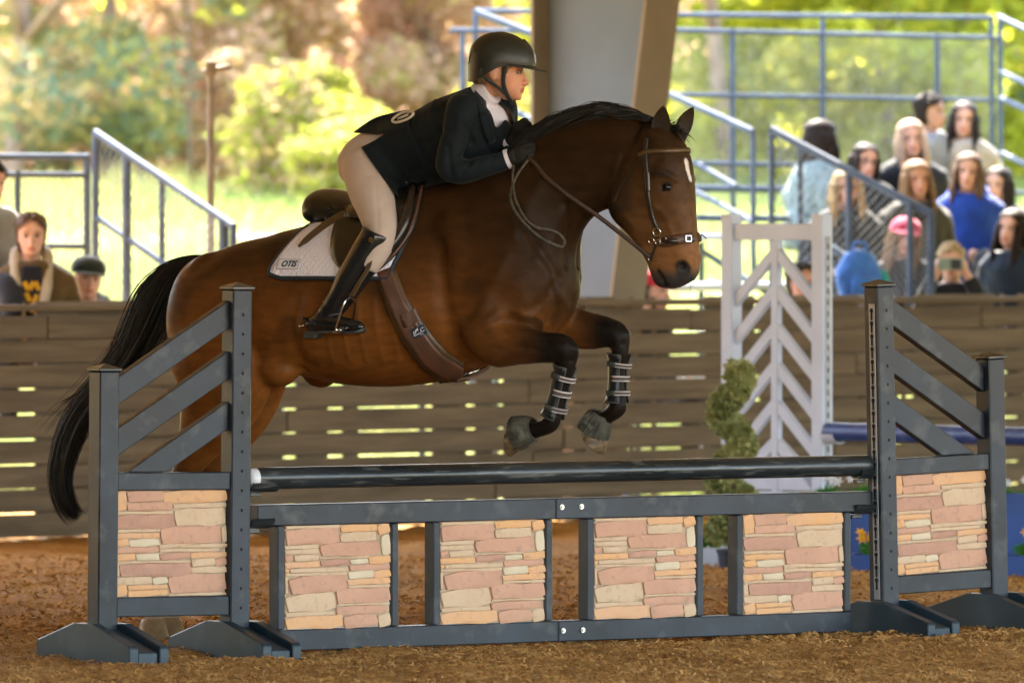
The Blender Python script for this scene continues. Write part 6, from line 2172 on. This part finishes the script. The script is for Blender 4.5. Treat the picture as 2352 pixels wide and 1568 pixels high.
# right bleachers: planks on steel frames
def bleachers(label, px0, px1, rows, n0=-1.0, dn=.62, z0=.42, dz=.30):
    a0, a1 = wl(px0), wl(px1)
    base = wallM((a0 + a1) / 2, n0, 0)
    t = thing('bleachers', label, 'bleachers', tuple(base), wall_rot)
    ln = a1 - a0
    for k in range(rows):
        y = k * dn; z = z0 + k * dz
        o = MB().box((0, 0, 0), (ln, .26, .04), bev=.008).build('seat_plank', M['alu'], t); o.location = (0, y, z - .02)
        o = MB().box((0, 0, 0), (ln, .26, .035), bev=.008).build('foot_plank', M['alu'], t); o.location = (0, y - .34, z - .34)
    for x in np.arange(-ln / 2 + .3, ln / 2, 1.8):
        m_ = MB()
        y1 = (rows - 1) * dn; z1 = z0 + (rows - 1) * dz
        m_.tube([(x, -.1, z0 - .06), (x, y1 + .1, z1 - .06)], .022, 8)
        m_.tube([(x, -.3, .02), (x, y1 + .12, .02)], .022, 8)
        for k in range(rows): m_.tube([(x, k * dn, .02), (x, k * dn, z0 + k * dz - .05)], .02, 8)
        m_.build('frame', M['galv'], t, smooth=True, sharp=50)
    return t
bleachers('tall aluminium bleachers on the right filled with spectators', 1500, 2700, 5)
bleachers('low bleachers at the far left behind the plank wall', -500, 215, 3)
railing('long guard rail along the top of the right bleachers', [((1520, 34, -4.0), (2276, 41, -4.0)), ((1520, 69, -4.0), (2290, 88, -4.0)), ((1520, 217, -4.0), (2284, 231, -4.0)), ((1682, 66, -4.0), (1684, 560, -4.0)), ((1889, 40, -4.0), (1891, 520, -4.0)), ((2152, 76, -4.0), (2154, 500, -4.0)), ((2277, 40, -4.0), (2280, 470, -4.0)), ((2297, 40, -4.0), (2299, 470, -4.0)),
    ((1520, 374, -4.0), (1900, 380, -4.0)), ((1520, 432, -3.9), (1850, 436, -3.9), .03)], mesh=[(1540, 70, -4.02), (2276, 86, -4.02), (2280, 470, -4.02), (1540, 470, -4.02)])
railing('side rail sloping down at the far right end of the bleachers', [((2293, 38, -3.9), (2400, 88, -3.0)), ((2300, 166, -3.9), (2400, 214, -3.0)), ((2300, 226, -3.9), (2400, 274, -3.0)), ((2302, 352, -3.9), (2400, 400, -3.0)), ((2300, 440, -3.9), (2420, 450, -3.9))])
railing('upper stair rail right of the white column', [((1540, 218, -3.6), (1729, 303, -2.9), .026), ((1729, 303, -2.9), (1731, 640, -2.9)), ((1597, 374, -3.5), (1690, 428, -3.1)), ((1597, 440, -3.5), (1729, 510, -2.9)), ((1600, 500, -3.4), (1850, 503, -3.4), .028)])
railing('pale stair rail sloping down across the seated spectators', [((1770, 297, -1.55), (2141, 493, -.42), .03), ((1772, 297, -1.55), (1772, 660, -1.55)), ((1838, 335, -1.4), (1838, 690, -1.4)), ((1950, 393, -1.0), (1951, 690, -1.0), .026), ((2090, 466, -.55), (2091, 700, -.55), .026), ((2140, 492, -.42), (2138, 705, -.42), .028), ((1890, 556, -1.2), (1992, 622, -.9), .026)],
    mesh=[(1772, 300, -1.57), (2138, 495, -.44), (2138, 690, -.44), (1772, 690, -1.57)])
railing('corner railing of the far bleachers just behind the rider helmet', [((1088, 25, -4.2), (1222, 27, -4.2)), ((1036, 70, -4.2), (1222, 73, -4.2)), ((1062, 70, -4.2), (1064, 470, -4.2)), ((1092, 25, -4.2), (1094, 470, -4.2)), ((1094, 28, -4.1), (1222, 78, -3.7), .026), ((1130, 232, -4.1), (1225, 278, -3.7), .026)])
railing('left guard rail beside the brown coat spectator', [((-120, 360, -2.6), (202, 361, -2.6), .026), ((-120, 400, -2.6), (198, 402, -2.6)), ((40, 392, -2.6), (42, 690, -2.6)), ((200, 360, -2.6), (200, 690, -2.6), .026), ((110, 565, -2.6), (200, 566, -2.6))], mesh=[(-100, 402, -2.62), (200, 402, -2.62), (200, 690, -2.62), (-100, 690, -2.62)])
railing('left stair rail sloping down towards the tail of the horse', [((219, 304, -2.4), (537, 521, -.9), .027), ((220, 304, -2.4), (218, 690, -2.4), .025), ((291, 352, -2.05), (291, 700, -2.05), .03), ((372, 408, -1.7), (372, 690, -1.7)), ((514, 506, -1.0), (514, 690, -1.0), .034), ((536, 520, -.9), (536, 690, -.9), .024), ((220, 498, -2.4), (420, 634, -1.45), .021)],
    mesh=[(220, 306, -2.42), (536, 523, -.92), (536, 690, -.92), (220, 690, -2.42)])
# slim T-topped post on the left
tb = wn(484, 590, -1.6); tb.z = 0
tp = thing('lamp_post', 'slim brown post with a short crossbar behind the horse rump', 'post', tuple(tb))
M['post_brown'] = pmat('weathered_post', (0.20, 0.15, 0.09), .6)
zt = wn(484, 158, -1.6).z
mb = MB(); mb.tube([(0, 0, 0), (0, 0, zt)], [.026, .020], 10); mb.build('pole', M['post_brown'], tp, smooth=True, sharp=50)
mb = MB(); mb.tube([(-.05, 0, zt - .02), (.11, .02, zt + .01)], .016, 8); mb.build('crossbar', M['post_brown'], tp, smooth=True)
mb = MB(); mb.box((0, 0, zt), (.06, .06, .09), bev=.008); mb.build('clamp', M['post_brown'], tp)

# --- spectators
def cloth(name, c, rough=.8, **k):
    if name not in M: M[name] = pmat(name, c, rough, var=.25, scale=10, bump=.35, bscale=25, bdist=.006, sheen=.2, spec=.2, **k)
    return M[name]
def hairmat(name, c):
    if name not in M: M[name] = pmat(name, c, .6, var=.45, scale=18, stretch=(3, 3, .6), spec=.12)
    return M[name]
def head_ring_hair(s=1.0, long=False, face_top=.055):
    zs = [(-.085, .03, -.075, .060), (-.05, .05, -.090, .078), (0, .06, -.108, .084), (.022, .085, -.115, .0865), (.05, .100, -.118, .0875), (.08, .090, -.110, .081), (.105, .060, -.084, .060), (.120, .018, -.042, .032), (.1245, -.008, -.012, .006)]
    Z = cr(zs, 22); a = np.linspace(0, 2 * np.pi, 36, endpoint=False); rings = []
    for z, f, b, w in Z:
        ca, sa = np.cos(a), np.sin(a); pw = 2.2
        vx = np.sign(sa) * np.abs(sa) ** (2 / pw); vy = np.sign(ca) * np.abs(ca) ** (2 / pw)
        rings.append(np.stack([vx * w, (f + b) / 2 + vy * (f - b) / 2, np.full_like(a, z)], -1))
    mb = MB(); n = 36; V = np.vstack(rings); fs = []
    for i in range(21):
        for k in range(n):
            k2 = (k + 1) % n; q = (i * n + k, i * n + k2, (i + 1) * n + k2, (i + 1) * n + k)
            c = V[list(q)].mean(0)
            face = c[1] > (.010 + max(0, c[2]) * .35) and c[2] < face_top + .03 - 9 * c[0] ** 2
            if not face: fs.append(q)
    mb.add(V * s, fs)
    return mb
def spectator(px, py, yaw, label, jacket, hair, style, skin=(0.62, 0.35, 0.25), pants=None, sc=1.0, n=None, lean=.06, hands='lap', body_yaw=None, tilt=0.0, hood=None, extra=None, cat='spectator', still=False):
    if n is None:
        n = -2.0
        for _ in range(5):
            z = wn(px, py, n).z; k = (z - .67 * sc - .42) / .30; n = min(-.5, -(.95 + .62 * k)); n = max(n, -3.75)
    P = wn(px, py, n)
    by = yaw if body_yaw is None else body_yaw
    jr = random.Random(int(px * 3 + py))
    if not still: tilt = tilt + jr.uniform(-9, 9); yaw = yaw + jr.uniform(-10, 10); lean = lean + jr.uniform(-.01, .07)
    fdir = Vector((math.sin(R(by)), -math.cos(R(by)), 0))
    base = P - fdir * (lean + .02) ; base.z = P.z - .67 * sc
    root = thing('person', label, cat, tuple(base), (0, 0, math.pi + R(by)), 'spectators in the bleachers')
    # skin body
    hm = Matrix.Translation((0, lean + .02, .67 * sc)) @ Matrix.Rotation(R(yaw - by), 4, 'Z') @ Matrix.Rotation(R(tilt), 4, 'Y')
    mb = MB(); head_shape(mb, hm, sc)
    q = sc
    mb.tube([(0, lean * .8, .50 * q), (0, lean + .01, .55 * q), (0, lean + .015, .62 * q)], [.062 * q, .052 * q, .054 * q], 14)
    def tors(g):
        a = np.linspace(0, 2 * np.pi, 24, endpoint=False); rs = []
        for z, w, d in ((-.04, .16, .12), (.06, .165, .125), (.22, .15, .11), (.36, .172, .115), (.45, .185, .105), (.50, .15, .085), (.54, .085, .065)):
            y = lean * max(0, z) / .55
            rs.append(np.stack([(w + g) * q * np.sign(np.sin(a)) * np.abs(np.sin(a)) ** .85, y + (d + g) * q * np.cos(a), 0 * a + z * q], -1))
        return rs
    mb.loft(tors(-.015))
    arms = []
    for sx in (-1, 1):
        if hands == 'phone': pts = [(sx * .15, lean, .45), (sx * .22, .06, .27), (sx * .17, .20, .46), (sx * .075, .24, .635)]
        elif hands == 'side': pts = [(sx * .15, lean, .45), (sx * .22, .0, .24), (sx * .23, .12, .06), (sx * .22, .20, .03)]
        else: pts = [(sx * .15, lean, .45), (sx * .215, .02, .25), (sx * .17, .20, .12), (sx * .05, .30, .13)]
        P_ = cr(np.array(pts) * q, 16); arms.append(P_)
        mb.tube(P_, np.linspace(.05, .027, 16) * q, 10)
        mb.ellipsoid(P_[-1] + np.array([0, .02, .012]) * q, np.array((.036, .04, .045)) * q)
        mb.tube(cr(np.array([(sx * .08, 0, .05), (sx * .12, .25, .10), (sx * .13, .43, .09), (sx * .13, .46, -.12), (sx * .13, .44, -.34), (sx * .13, .54, -.37)]) * q, 22), np.interp(np.linspace(0, 1, 22), [0, .4, .8, 1], [.075, .055, .035, .03]) * q, 10)
    me = remesh(mb, .0095 * q); smooth_mesh(me, .5, 3)
    face_finish(me, hm, sc, skin)
    me.materials.clear(); me.materials.append(M['skin']); me.polygons.foreach_set('use_smooth', [True] * len(me.polygons))
    o = bpy.data.objects.new('body', me); link(o); o.parent = root
    eyes(root, hm, sc, Matrix())
    # jacket
    mb = MB(); mb.loft(tors(.034))
    for P_ in arms: mb.tube(P_[:14], np.linspace(.082, .052, 14) * q, 12)
    if hood is not None or style == 'hoodie':
        mb.tube(cr(np.array([(-.11, .02 + lean, .52), (-.07, -.06 + lean, .56), (0, -.085 + lean, .57), (.07, -.06 + lean, .56), (.11, .02 + lean, .52)]) * q, 14), .04 * q, 10)
    me = remesh(mb, .014 * q); smooth_mesh(me, 1.0, 4)
    v = vget(me); vset(me, v + vnorm(me) * (.010 * fbm(v, 9, 3, px * .01))[:, None])
    me.materials.clear(); me.materials.append(jacket); me.polygons.foreach_set('use_smooth', [True] * len(me.polygons))
    jk = bpy.data.objects.new('jacket', me); link(jk); jk.parent = root
    # trousers
    for sx in (-1, 1):
        mb = MB(); mb.tube(cr(np.array([(sx * .07, -.04, .04), (sx * .12, .25, .10), (sx * .13, .43, .09), (sx * .13, .46, -.12), (sx * .13, .44, -.32)]) * q, 20), np.interp(np.linspace(0, 1, 20), [0, .4, .8, 1], [.098, .075, .058, .05]) * q, 12)
        mb.build('trouser_leg', pants or cloth('dark_trousers', (.02, .022, .03)), root, smooth=True)
        mb = MB(); mb.tube(cr(np.array([(sx * .13, .41, -.36), (sx * .13, .50, -.365), (sx * .13, .60, -.375)]) * q, 8), np.array([.04, .046, .046, .045, .043, .04, .034, .02]) * q, 10)
        mb.build('shoe', cloth('dark_shoe', (.03, .03, .03)), root, smooth=True)
    # hair
    if hair is not None:
        hb_ = head_ring_hair(1.0 * sc); 
        V = np.vstack(hb_.v) @ np.array(hm.to_3x3()).T + np.array(hm.to_translation())
        mb = MB(); mb.add(V, hb_.f); 
        if style in ('long', 'wavy'):
            for k in range(64):
                an = rng.uniform(R(82), R(278)) if k > 16 else (R(58) if k % 2 else R(302)) + rng.normal(0, .12); rx, ry = math.sin(an), math.cos(an)
                wv_ = .012 if style == 'wavy' else .003
                ln = rng.uniform(.14, .26)
                ph = rng.uniform(0, 6)
                p0 = np.array([rx * .083, ry * .1 - .01, .04])
                pts = [p0]
                for j in range(1, 9):
                    u = j / 8
                    z = .04 - ln * u - .05 * u
                    out_ = 1 + .25 * u
                    pts.append(np.array([rx * .088 * out_ + wv_ * math.sin(ph + u * 13), (ry * .1 - .012) * (1 + .15 * u) + wv_ * math.cos(ph + u * 11) + (.03 * u if ry > .3 else 0), z]))
                pts = np.array(pts) * sc
                pts = pts @ np.array(hm.to_3x3()).T + np.array(hm.to_translation())
                mb.tube(cr(pts, 14), np.interp(np.linspace(0, 1, 14), [0, .2, .7, 1], [.008, .014, .012, .003]) * sc, 6)
        elif style == 'short':
            for k in range(40):
                an = rng.uniform(0, 6.28); el = rng.uniform(.2, 1.4)
                c = np.array([math.sin(an) * math.cos(el) * .082, math.cos(an) * math.cos(el) * .1 - .01, .03 + math.sin(el) * .09]) * sc
                if c[1] > .05 and c[2] < .07: continue
                c = hm @ Vector(c); mb.ellipsoid(c, (.022, .022, .018), nu=7, nv=5)
        o = mb.build('hair', hair, root, smooth=True)
    return root, hm, jk
blk = cloth('black_puffer', (.014, .015, .018))
brnH, drkH, blnH, auH = hairmat('brown_hair_spectator', (.11, .06, .03)), hairmat('dark_hair', (.022, .014, .010)), hairmat('blond_hair', (.42, .29, .14)), hairmat('light_brown_hair', (.20, .11, .05))
R1 = spectator(1886, 318, 120, 'spectator with long dark hair turned away, in a pale teal patterned jacket', cloth('teal_print', (.20, .27, .27), col3=(.05, .07, .07), scale3=16, var3=.9), drkH, 'long')
R2 = spectator(2136, 258, 72, 'dark haired man in profile in a light grey hooded jacket, topmost in the stand', cloth('grey_fleece', (.24, .25, .27)), drkH, 'short', body_yaw=50, hood=1, skin=(.45, .25, .16))
R3 = spectator(2214, 275, -4, 'woman with long dark hair in a cream fleece at the top of the stand', cloth('cream_fleece', (.46, .40, .32)), drkH, 'long')
R4 = spectator(2092, 318, 0, 'fair haired woman in a dark top seated below the man in grey', blk, hairmat('strawberry_hair', (.46, .30, .19)), 'long', n=-3.0)
R5 = spectator(1986, 372, 12, 'dark haired spectator with glasses and black jacket behind the blond one', blk, drkH, 'long', skin=(.55, .30, .21))
R6 = spectator(1944, 432, 8, 'spectator with wavy long blond hair in a dark jacket behind the pale rail', cloth('charcoal_jacket', (.035, .04, .045)), blnH, 'wavy', skin=(.62, .36, .26), n=-1.95)
R7 = spectator(2106, 412, 12, 'brown haired spectator in dark clothes right above the pink cap', cloth('dark_olive', (.04, .035, .025)), auH, 'long', skin=(.55, .29, .19), n=-2.0)
R8 = spectator(2224, 394, -8, 'woman with brown hair in a bright blue hooded sweatshirt', cloth('royal_blue', (.012, .05, .30)), brnH, 'long', hood=1, n=-2.15)
R16 = spectator(2292, 425, -20, 'spectator in a dark floral jacket half hidden behind the blue sweatshirt', cloth('dark_floral', (.03, .025, .04), col3=(.3, .12, .05), scale3=20, var3=.8), drkH, 'long', n=-3.2)
R9 = spectator(2078, 545, 4, 'spectator in a bright pink cap and black puffer jacket behind the railing', blk, auH, 'long', n=-1.3)
R10 = spectator(2186, 602, -4, 'blond child photographing with a phone just above the plank wall', blk, blnH, 'short', sc=.92, hands='phone', n=-.55, still=True, skin=(.62, .35, .25))
R11 = spectator(2326, 524, -24, 'dark haired spectator in a shiny navy jacket at the far right', cloth('navy_shell', (.010, .02, .035), .45), drkH, 'long', n=-1.2)
R13 = spectator(1840, 650, 30, 'dark haired spectator seen through the slats of the white standard', blk, drkH, 'short', n=-.6, skin=(.55, .27, .19))
R14 = spectator(1500, 668, 60, 'spectator in a red cap bending low under the muzzle of the horse', cloth('black_coat', (.012, .013, .016)), drkH, 'short', n=-.7)
L1 = spectator(72, 542, 4, 'short haired spectator in a brown coat with cream fleece collar at the left', cloth('brown_coat', (.10, .058, .020)), brnH, 'short', n=-.6, lean=.04, still=True)
L2 = spectator(202, 640, 14, 'child in a dark green riding helmet and grey hooded top at the left wall', cloth('grey_green_hoodie', (.10, .115, .11)), None, 'none', n=-.55, sc=.95, hood=1)
L3 = spectator(-22, 420, 40, 'spectator in a pale grey jacket cut off by the left edge', cloth('pale_grey_jacket', (.30, .31, .32)), drkH, 'short', n=-.95)
# caps, helmet, phone, glasses, collar
def cap(rt, hm, col, name='cap', brim=True, sc=1.0):
    m_ = cloth(col[0], col[1])
    a = np.linspace(0, 2 * np.pi, 30, endpoint=False); rs = []
    for z, f, b, w in cr([(.028, .108, -.125, .094), (.06, .108, -.126, .095), (.09, .092, -.115, .084), (.115, .055, -.08, .058), (.128, .0, -.02, .012)], 14):
        rs.append(np.stack([w * np.sin(a), (f + b) / 2 + (f - b) / 2 * np.cos(a), 0 * a + z], -1) * sc)
    mb = MB(); mb.loft([r @ np.array(hm.to_3x3()).T + np.array(hm.to_translation()) for r in rs])
    c = mb.build(name, m_, rt, smooth=True, sharp=60)
    if brim:
        ang = np.linspace(R(-60), R(60), 15)
        G = np.array([[(.09 * math.sin(q) * (1 + .1 * u), .106 * math.cos(q) + .075 * u * math.cos(q * 1.3), .036 - .014 * u) for q in ang] for u in np.linspace(0, 1, 5)]) * sc
        G = G @ np.array(hm.to_3x3()).T + np.array(hm.to_translation())
        mb = MB(); mb.grid(G); o = mb.build('brim', m_, c, smooth=True); sm = o.modifiers.new('s', 'SOLIDIFY'); sm.thickness = .004
    return c
cap(R9[0], R9[1], ('pink_cap', (.55, .035, .11)))
cap(R14[0], R14[1], ('red_cap', (.5, .02, .04)))
cap(L2[0], L2[1], ('green_helmet', (.022, .030, .022)), 'helmet', sc=1.0)
ph = MB(); ph.box((0, .285, .605), (.145, .009, .072), bev=.003)
o = ph.build('phone', cloth('phone_case', (.25, .33, .25), .4), R10[0])
ps = MB(); ps.box((-.03, .2905, .605), (.062, .002, .060)); ps.build('phone_back', cloth('phone_dark', (.01, .01, .012), .2), R10[0])
gm = MB()
for sx in (-1, 1):
    gm.tube([R5[1] @ Vector((sx * .032 + .021 * math.cos(q), .094, .002 + .017 * math.sin(q))) for q in np.linspace(0, 6.28, 16, endpoint=False)], .002, 5, closed=True)
gm.build('glasses', cloth('glasses_frame', (.02, .02, .02), .3), R5[0])
cl = MB(); q = .0
for sx in (-1, 1):
    P_ = cr(np.array([(0, -.07, .575), (sx * .07, -.035, .585), (sx * .088, .06, .555), (sx * .085, .155, .42), (sx * .06, .185, .27), (sx * .055, .18, .12)]), 20)
    cl = MB(); cl.tube(P_, np.interp(np.linspace(0, 1, 20), [0, .3, .6, 1], [.026, .032, .030, .022]), 10)
    cl.build('fleece_collar', cloth('sherpa', (.42, .36, .27)), L1[0], smooth=True)
sh_ = MB(); sh_.box((0, .165, .36), (.11, .03, .30), bev=.01); sh_.build('shirt', cloth('black_tee', (.012, .013, .02)), L1[0])
pr = MB()
for (x, z, a_) in ((-.03, .40, .5), (0, .40, -.5), (.03, .40, .5), (-.02, .33, -.4), (.02, .34, .4), (0, .28, .2)):
    pr.box((x, .1815, z), (.026, .002, .05), Matrix.Rotation(a_, 3, 'Y'))
o = pr.build('shirt_print', cloth('yellow_print', (.55, .30, .02)), L1[0]); o['kind'] = 'stuff'
# blue backpack on the lowest plank
bpk = wn(1972, 682, -.55)
bk = thing('backpack', 'light blue backpack on the lowest plank behind the white standard', 'backpack', (bpk.x, bpk.y, bpk.z - .05), (0, 0, R(20)))
mb = MB(); mb.ellipsoid((0, 0, .16), (.145, .10, .18), nu=20, nv=12); mb.box((0, 0, .08), (.24, .17, .16), bev=.04)
me = remesh(mb, .012); smooth_mesh(me, 1, 8); v = vget(me); vset(me, v + vnorm(me) * (.008 * fbm(v, 10, 3, 2))[:, None])
me.materials.append(cloth('blue_nylon', (.05, .17, .52), .6)); me.polygons.foreach_set('use_smooth', [True] * len(me.polygons))
o = bpy.data.objects.new('bag', me); link(o); o.parent = bk
mb = MB(); mb.box((0, -.105, .11), (.17, .05, .12), bev=.02); mb.build('pocket', cloth('blue_nylon', 0), bk, smooth=True)
mb = MB(); mb.tube(cr([(-.05, -.02, .32), (-.03, -.02, .37), (.03, -.02, .37), (.05, -.02, .32)], 10), .010, 8); mb.build('handle', cloth('blue_nylon', 0), bk, smooth=True)
mb = MB(); mb.tube([(.16, 0, .02), (.16, 0, .17), (.16, 0, .19), (.16, 0, .21)], [.035, .035, .02, .018], 14); mb.build('water_bottle', cloth('teal_bottle', (.03, .33, .30), .3), bk, smooth=True)
# ------------------------------------------------------------------ trees and shrubs beyond the field
M['lf_yellow'] = leafmat('yellow_green_leaf', (0.46, 0.45, 0.06), (0.32, 0.37, 0.05), .6, .5)
M['lf_lime'] = leafmat('lime_leaf', (0.38, 0.46, 0.035), (0.54, 0.50, 0.06), .62, .4)
M['lf_dark'] = leafmat('blue_green_leaf', (0.15, 0.23, 0.16), (0.24, 0.30, 0.17), .52, .4)
M['lf_brown'] = leafmat('dry_pinkish_leaf', (0.82, 0.58, 0.47), (0.50, 0.34, 0.23), .55, .7)
M['lf_mix'] = leafmat('olive_leaf', (0.40, 0.38, 0.11), (0.55, 0.37, 0.22), .5, .6)
M['bark_pink'] = pmat('pale_pink_bark', (0.36, 0.24, 0.19), .9, col2=(.22, .15, .12), scale=4, bump=.6, bscale=14, bdist=.02)
def tree(px, Y, kind, h, rx, z0, n, mats, label, trunk=.16, size=.15, bark='bark_pink', nm='tree', cat='tree', nl=6):
    X = (px - CX) * (Y - CAMY) / F
    zg = float(field_h(np.array([X]), np.array([Y]))[0])
    t = thing(nm, label, cat, (X, Y, zg - .05), (0, 0, 0))
    rr = random.Random(int(px * 7 + Y))
    mb = MB()
    top = h * .8
    path = cr([(0, 0, 0), (rr.uniform(-.2, .2), 0, top * .35), (rr.uniform(-.4, .4), rr.uniform(-.3, .3), top * .7), (rr.uniform(-.5, .5), 0, top)], 14)
    mb.tube(path, np.linspace(trunk, trunk * .25, 14), 9)
    mb.build('trunk', M[bark], t, smooth=True)
    anchors = [(0, 0, z0 + (h - z0) * .6)]
    for k in range(nl):
        i = rr.randrange(3, 12); p0 = path[i]; a = rr.uniform(0, 6.28); ln = rx * rr.uniform(.6, 1.0)
        p1 = p0 + np.array([math.cos(a) * ln * .5, math.sin(a) * ln * .5, rr.uniform(.1, .5) * ln]); p2 = p0 + np.array([math.cos(a) * ln, math.sin(a) * ln, rr.uniform(-.1, .8) * ln])
        m_ = MB(); m_.tube(cr([p0, p1, p2], 8), np.linspace(trunk * .45, trunk * .1, 8), 7); m_.build('limb', M[bark], t, smooth=True)
        anchors += [tuple(p1), tuple(p2), tuple(p2 + np.array([0, 0, .4]))]
    # crown: clumps around the limbs, gaps between
    nc = 70
    cl = []
    for k in range(nc):
        u, w_ = rr.random(), rr.uniform(0, 6.28)
        r_ = rx * math.sqrt(rr.random()); z = z0 + (h - z0) * u
        k_ = math.sqrt(max(.08, 1 - ((u - .45) / .6) ** 2))
        cl.append((r_ * k_ * math.cos(w_), r_ * k_ * math.sin(w_), z, rr.uniform(.25, .7) * min(1, rx / 1.6)))
    cl = np.array(cl)
    per = n // len(mats)
    for mi, mname in enumerate(mats):
        idx = rng.integers(0, nc, per)
        d = rng.normal(0, 1, (per, 3)); d /= np.linalg.norm(d, axis=1)[:, None]
        C = cl[idx, :3] + d * (cl[idx, 3] * rng.random(per) ** .4)[:, None] * np.array([1, 1, .7])
        C = C[C[:, 2] > .05]
        leaf_mesh(C, size, 'crown', M[mname], t, up=0.0)
    return t
T = 'tree'
tree(30, 58, T, 6.5, 2.6, .0, 15000, ['lf_dark', 'lf_mix'], 'dull blue-green leafy tree at the far left edge', .12)
tree(230, 60, T, 6.5, 2.4, .1, 14000, ['lf_brown', 'lf_mix'], 'dull olive tree left of the stair rail', .12)
tree(420, 62, T, 7, 2.2, .1, 12000, ['lf_brown', 'lf_mix'], 'tree with dry pinkish leaves behind the slim post', .15, nl=9)
tree(620, 63, T, 7, 2.2, .1, 12000, ['lf_brown', 'lf_brown'], 'pink-barked tree with dry brown leaves left of the rider', .16, nl=9)
tree(820, 64, T, 7, 2.2, .1, 12000, ['lf_brown', 'lf_mix'], 'bare limbed tree with dry leaves above the rider back', .16, nl=10)
tree(1020, 62, T, 7, 2.2, .1, 12000, ['lf_brown', 'lf_mix'], 'tree with pale dry foliage behind the rider helmet', .15, nl=9)
tree(1210, 62, T, 7, 2.2, .1, 9000, ['lf_mix', 'lf_brown'], 'olive and brown tree behind the white column', .14)
tree(440, 52, T, 6.2, 1.5, 2.15, 2600, ['lf_lime'], 'slender tree whose lime green branches hang into the top of the picture', .03, bark='bark')
tree(690, 50, 's', 1.35, .85, .02, 7500, ['lf_yellow', 'lf_mix'], 'bright yellow-green shrub left of the rider', .04, .10, nm='shrub', cat='shrub')
tree(800, 48, 's', .9, .55, .02, 4000, ['lf_yellow', 'lf_mix'], 'smaller yellow shrub just behind the rider seat', .03, .09, nm='shrub', cat='shrub')
tree(1500, 56, T, 6.5, 2.3, .0, 14000, ['lf_lime', 'lf_yellow'], 'sunlit lime green tree right of the white column', .10)
tree(1680, 52, T, 6.5, 2.3, .0, 15000, ['lf_yellow', 'lf_lime'], 'bright yellow-green tree behind the middle of the right guard rail', .10)
tree(1870, 55, T, 6.5, 2.3, .0, 15000, ['lf_lime', 'lf_yellow'], 'broad bright green tree above the topmost spectators', .10)
tree(2060, 53, T, 6.5, 2.2, .0, 15000, ['lf_yellow', 'lf_lime'], 'yellow-green tree behind the dark haired man', .10)
tree(2230, 56, T, 6.8, 2.4, .0, 14000, ['lf_lime', 'lf_yellow'], 'green tree behind the corner of the right guard rail', .10)
tree(2400, 54, T, 6.8, 2.4, .0, 12000, ['lf_lime', 'lf_dark'], 'darker green tree at the right edge of the picture', .12)
# the wood behind reads as one mass
def wood():
    n = 46000
    px = rng.uniform(-250, 2600, n); Y = rng.uniform(74, 92, n); X = (px - CX) * (Y - CAMY) / F
    Z = rng.uniform(1.8, 9.5, n)
    C = np.stack([X, Y, Z], -1)
    right = (px > 1380)
    for sel, mt in ((right & (rng.random(n) < .6), 'lf_lime'), (right, 'lf_dark'), (~right & (rng.random(n) < .55), 'lf_brown'), (~right, 'lf_mix')):
        pass
    m1 = right & (vnoise(C, .5, 3) > -.1); m2 = right & ~m1; m3 = ~right & (vnoise(C, .5, 5) > -.05); m4 = ~right & ~m3
    for m_, mt, lb_ in ((m1, 'lf_lime', 'sunlit green woodland far behind the right bleachers'), (m2, 'lf_dark', 'darker woodland in between far behind the right bleachers'), (m3, 'lf_brown', 'brownish woodland far behind the rider'), (m4, 'lf_mix', 'olive woodland far behind on the left')):
        o = leaf_mesh(C[m_], .34, 'woodland', M[mt], None, up=0, aspect=.75); tag(o, lb_, 'woodland', kind='stuff')
wood()
def side_wood(P0, P1, n, label):
    u = rng.random(n); C = np.stack([P0[0] + (P1[0] - P0[0]) * u + rng.normal(0, 2, n), P0[1] + (P1[1] - P0[1]) * u + rng.normal(0, 2, n), rng.uniform(0, 10.5, n)], -1)
    o = leaf_mesh(C, .9, 'woodland', M['lf_dark'], None, up=0, aspect=.8); tag(o, label, 'woodland', kind='stuff')
side_wood((-14, 84), (-62, -8), 16000, 'dark woodland running on beyond the left edge of the picture')
side_wood((16, 84), (70, 20), 14000, 'dark woodland running on beyond the right edge of the picture')
# tall dry grass on the bank
M['grass_dry'] = leafmat('dry_grass_blade', (0.34, 0.33, 0.13), (0.22, 0.28, 0.08), .4, .3)
def grass():
    n = 52000
    Y = rng.uniform(19.5, 52, n); px = rng.uniform(-150, 2550, n); X = (px - CX) * (Y - CAMY) / F
    Z = field_h(X, Y); h = rng.uniform(.08, .30, n) * (1 + .6 * (vnoise(np.stack([X, Y, Z], -1), .6, 9)))
    a = rng.uniform(0, 6.28, n); w = rng.uniform(.012, .03, n); lx, ly = rng.normal(0, .12, n), rng.normal(0, .12, n)
    wx_, wy_ = np.cos(a) * w, np.sin(a) * w
    V = np.stack([np.stack([X - wx_, Y - wy_, Z - .02], -1), np.stack([X + wx_, Y + wy_, Z - .02], -1), np.stack([X + lx, Y + ly, Z + h], -1)], 1).reshape(-1, 3)
    Fc = np.arange(3 * n).reshape(-1, 3)
    me = bpy.data.meshes.new('tall_grass'); me.vertices.add(len(V)); me.vertices.foreach_set('co', V.ravel()); me.loops.add(Fc.size); me.loops.foreach_set('vertex_index', Fc.ravel().astype(np.int32))
    me.polygons.add(n); me.polygons.foreach_set('loop_start', np.arange(n) * 3); me.update(); me.validate(); me.materials.append(M['grass_dry'])
    o = bpy.data.objects.new('tall_grass', me); link(o); tag(o, 'pale sunlit dry grass on the bank behind the bleachers', 'grass', kind='stuff')
grass()
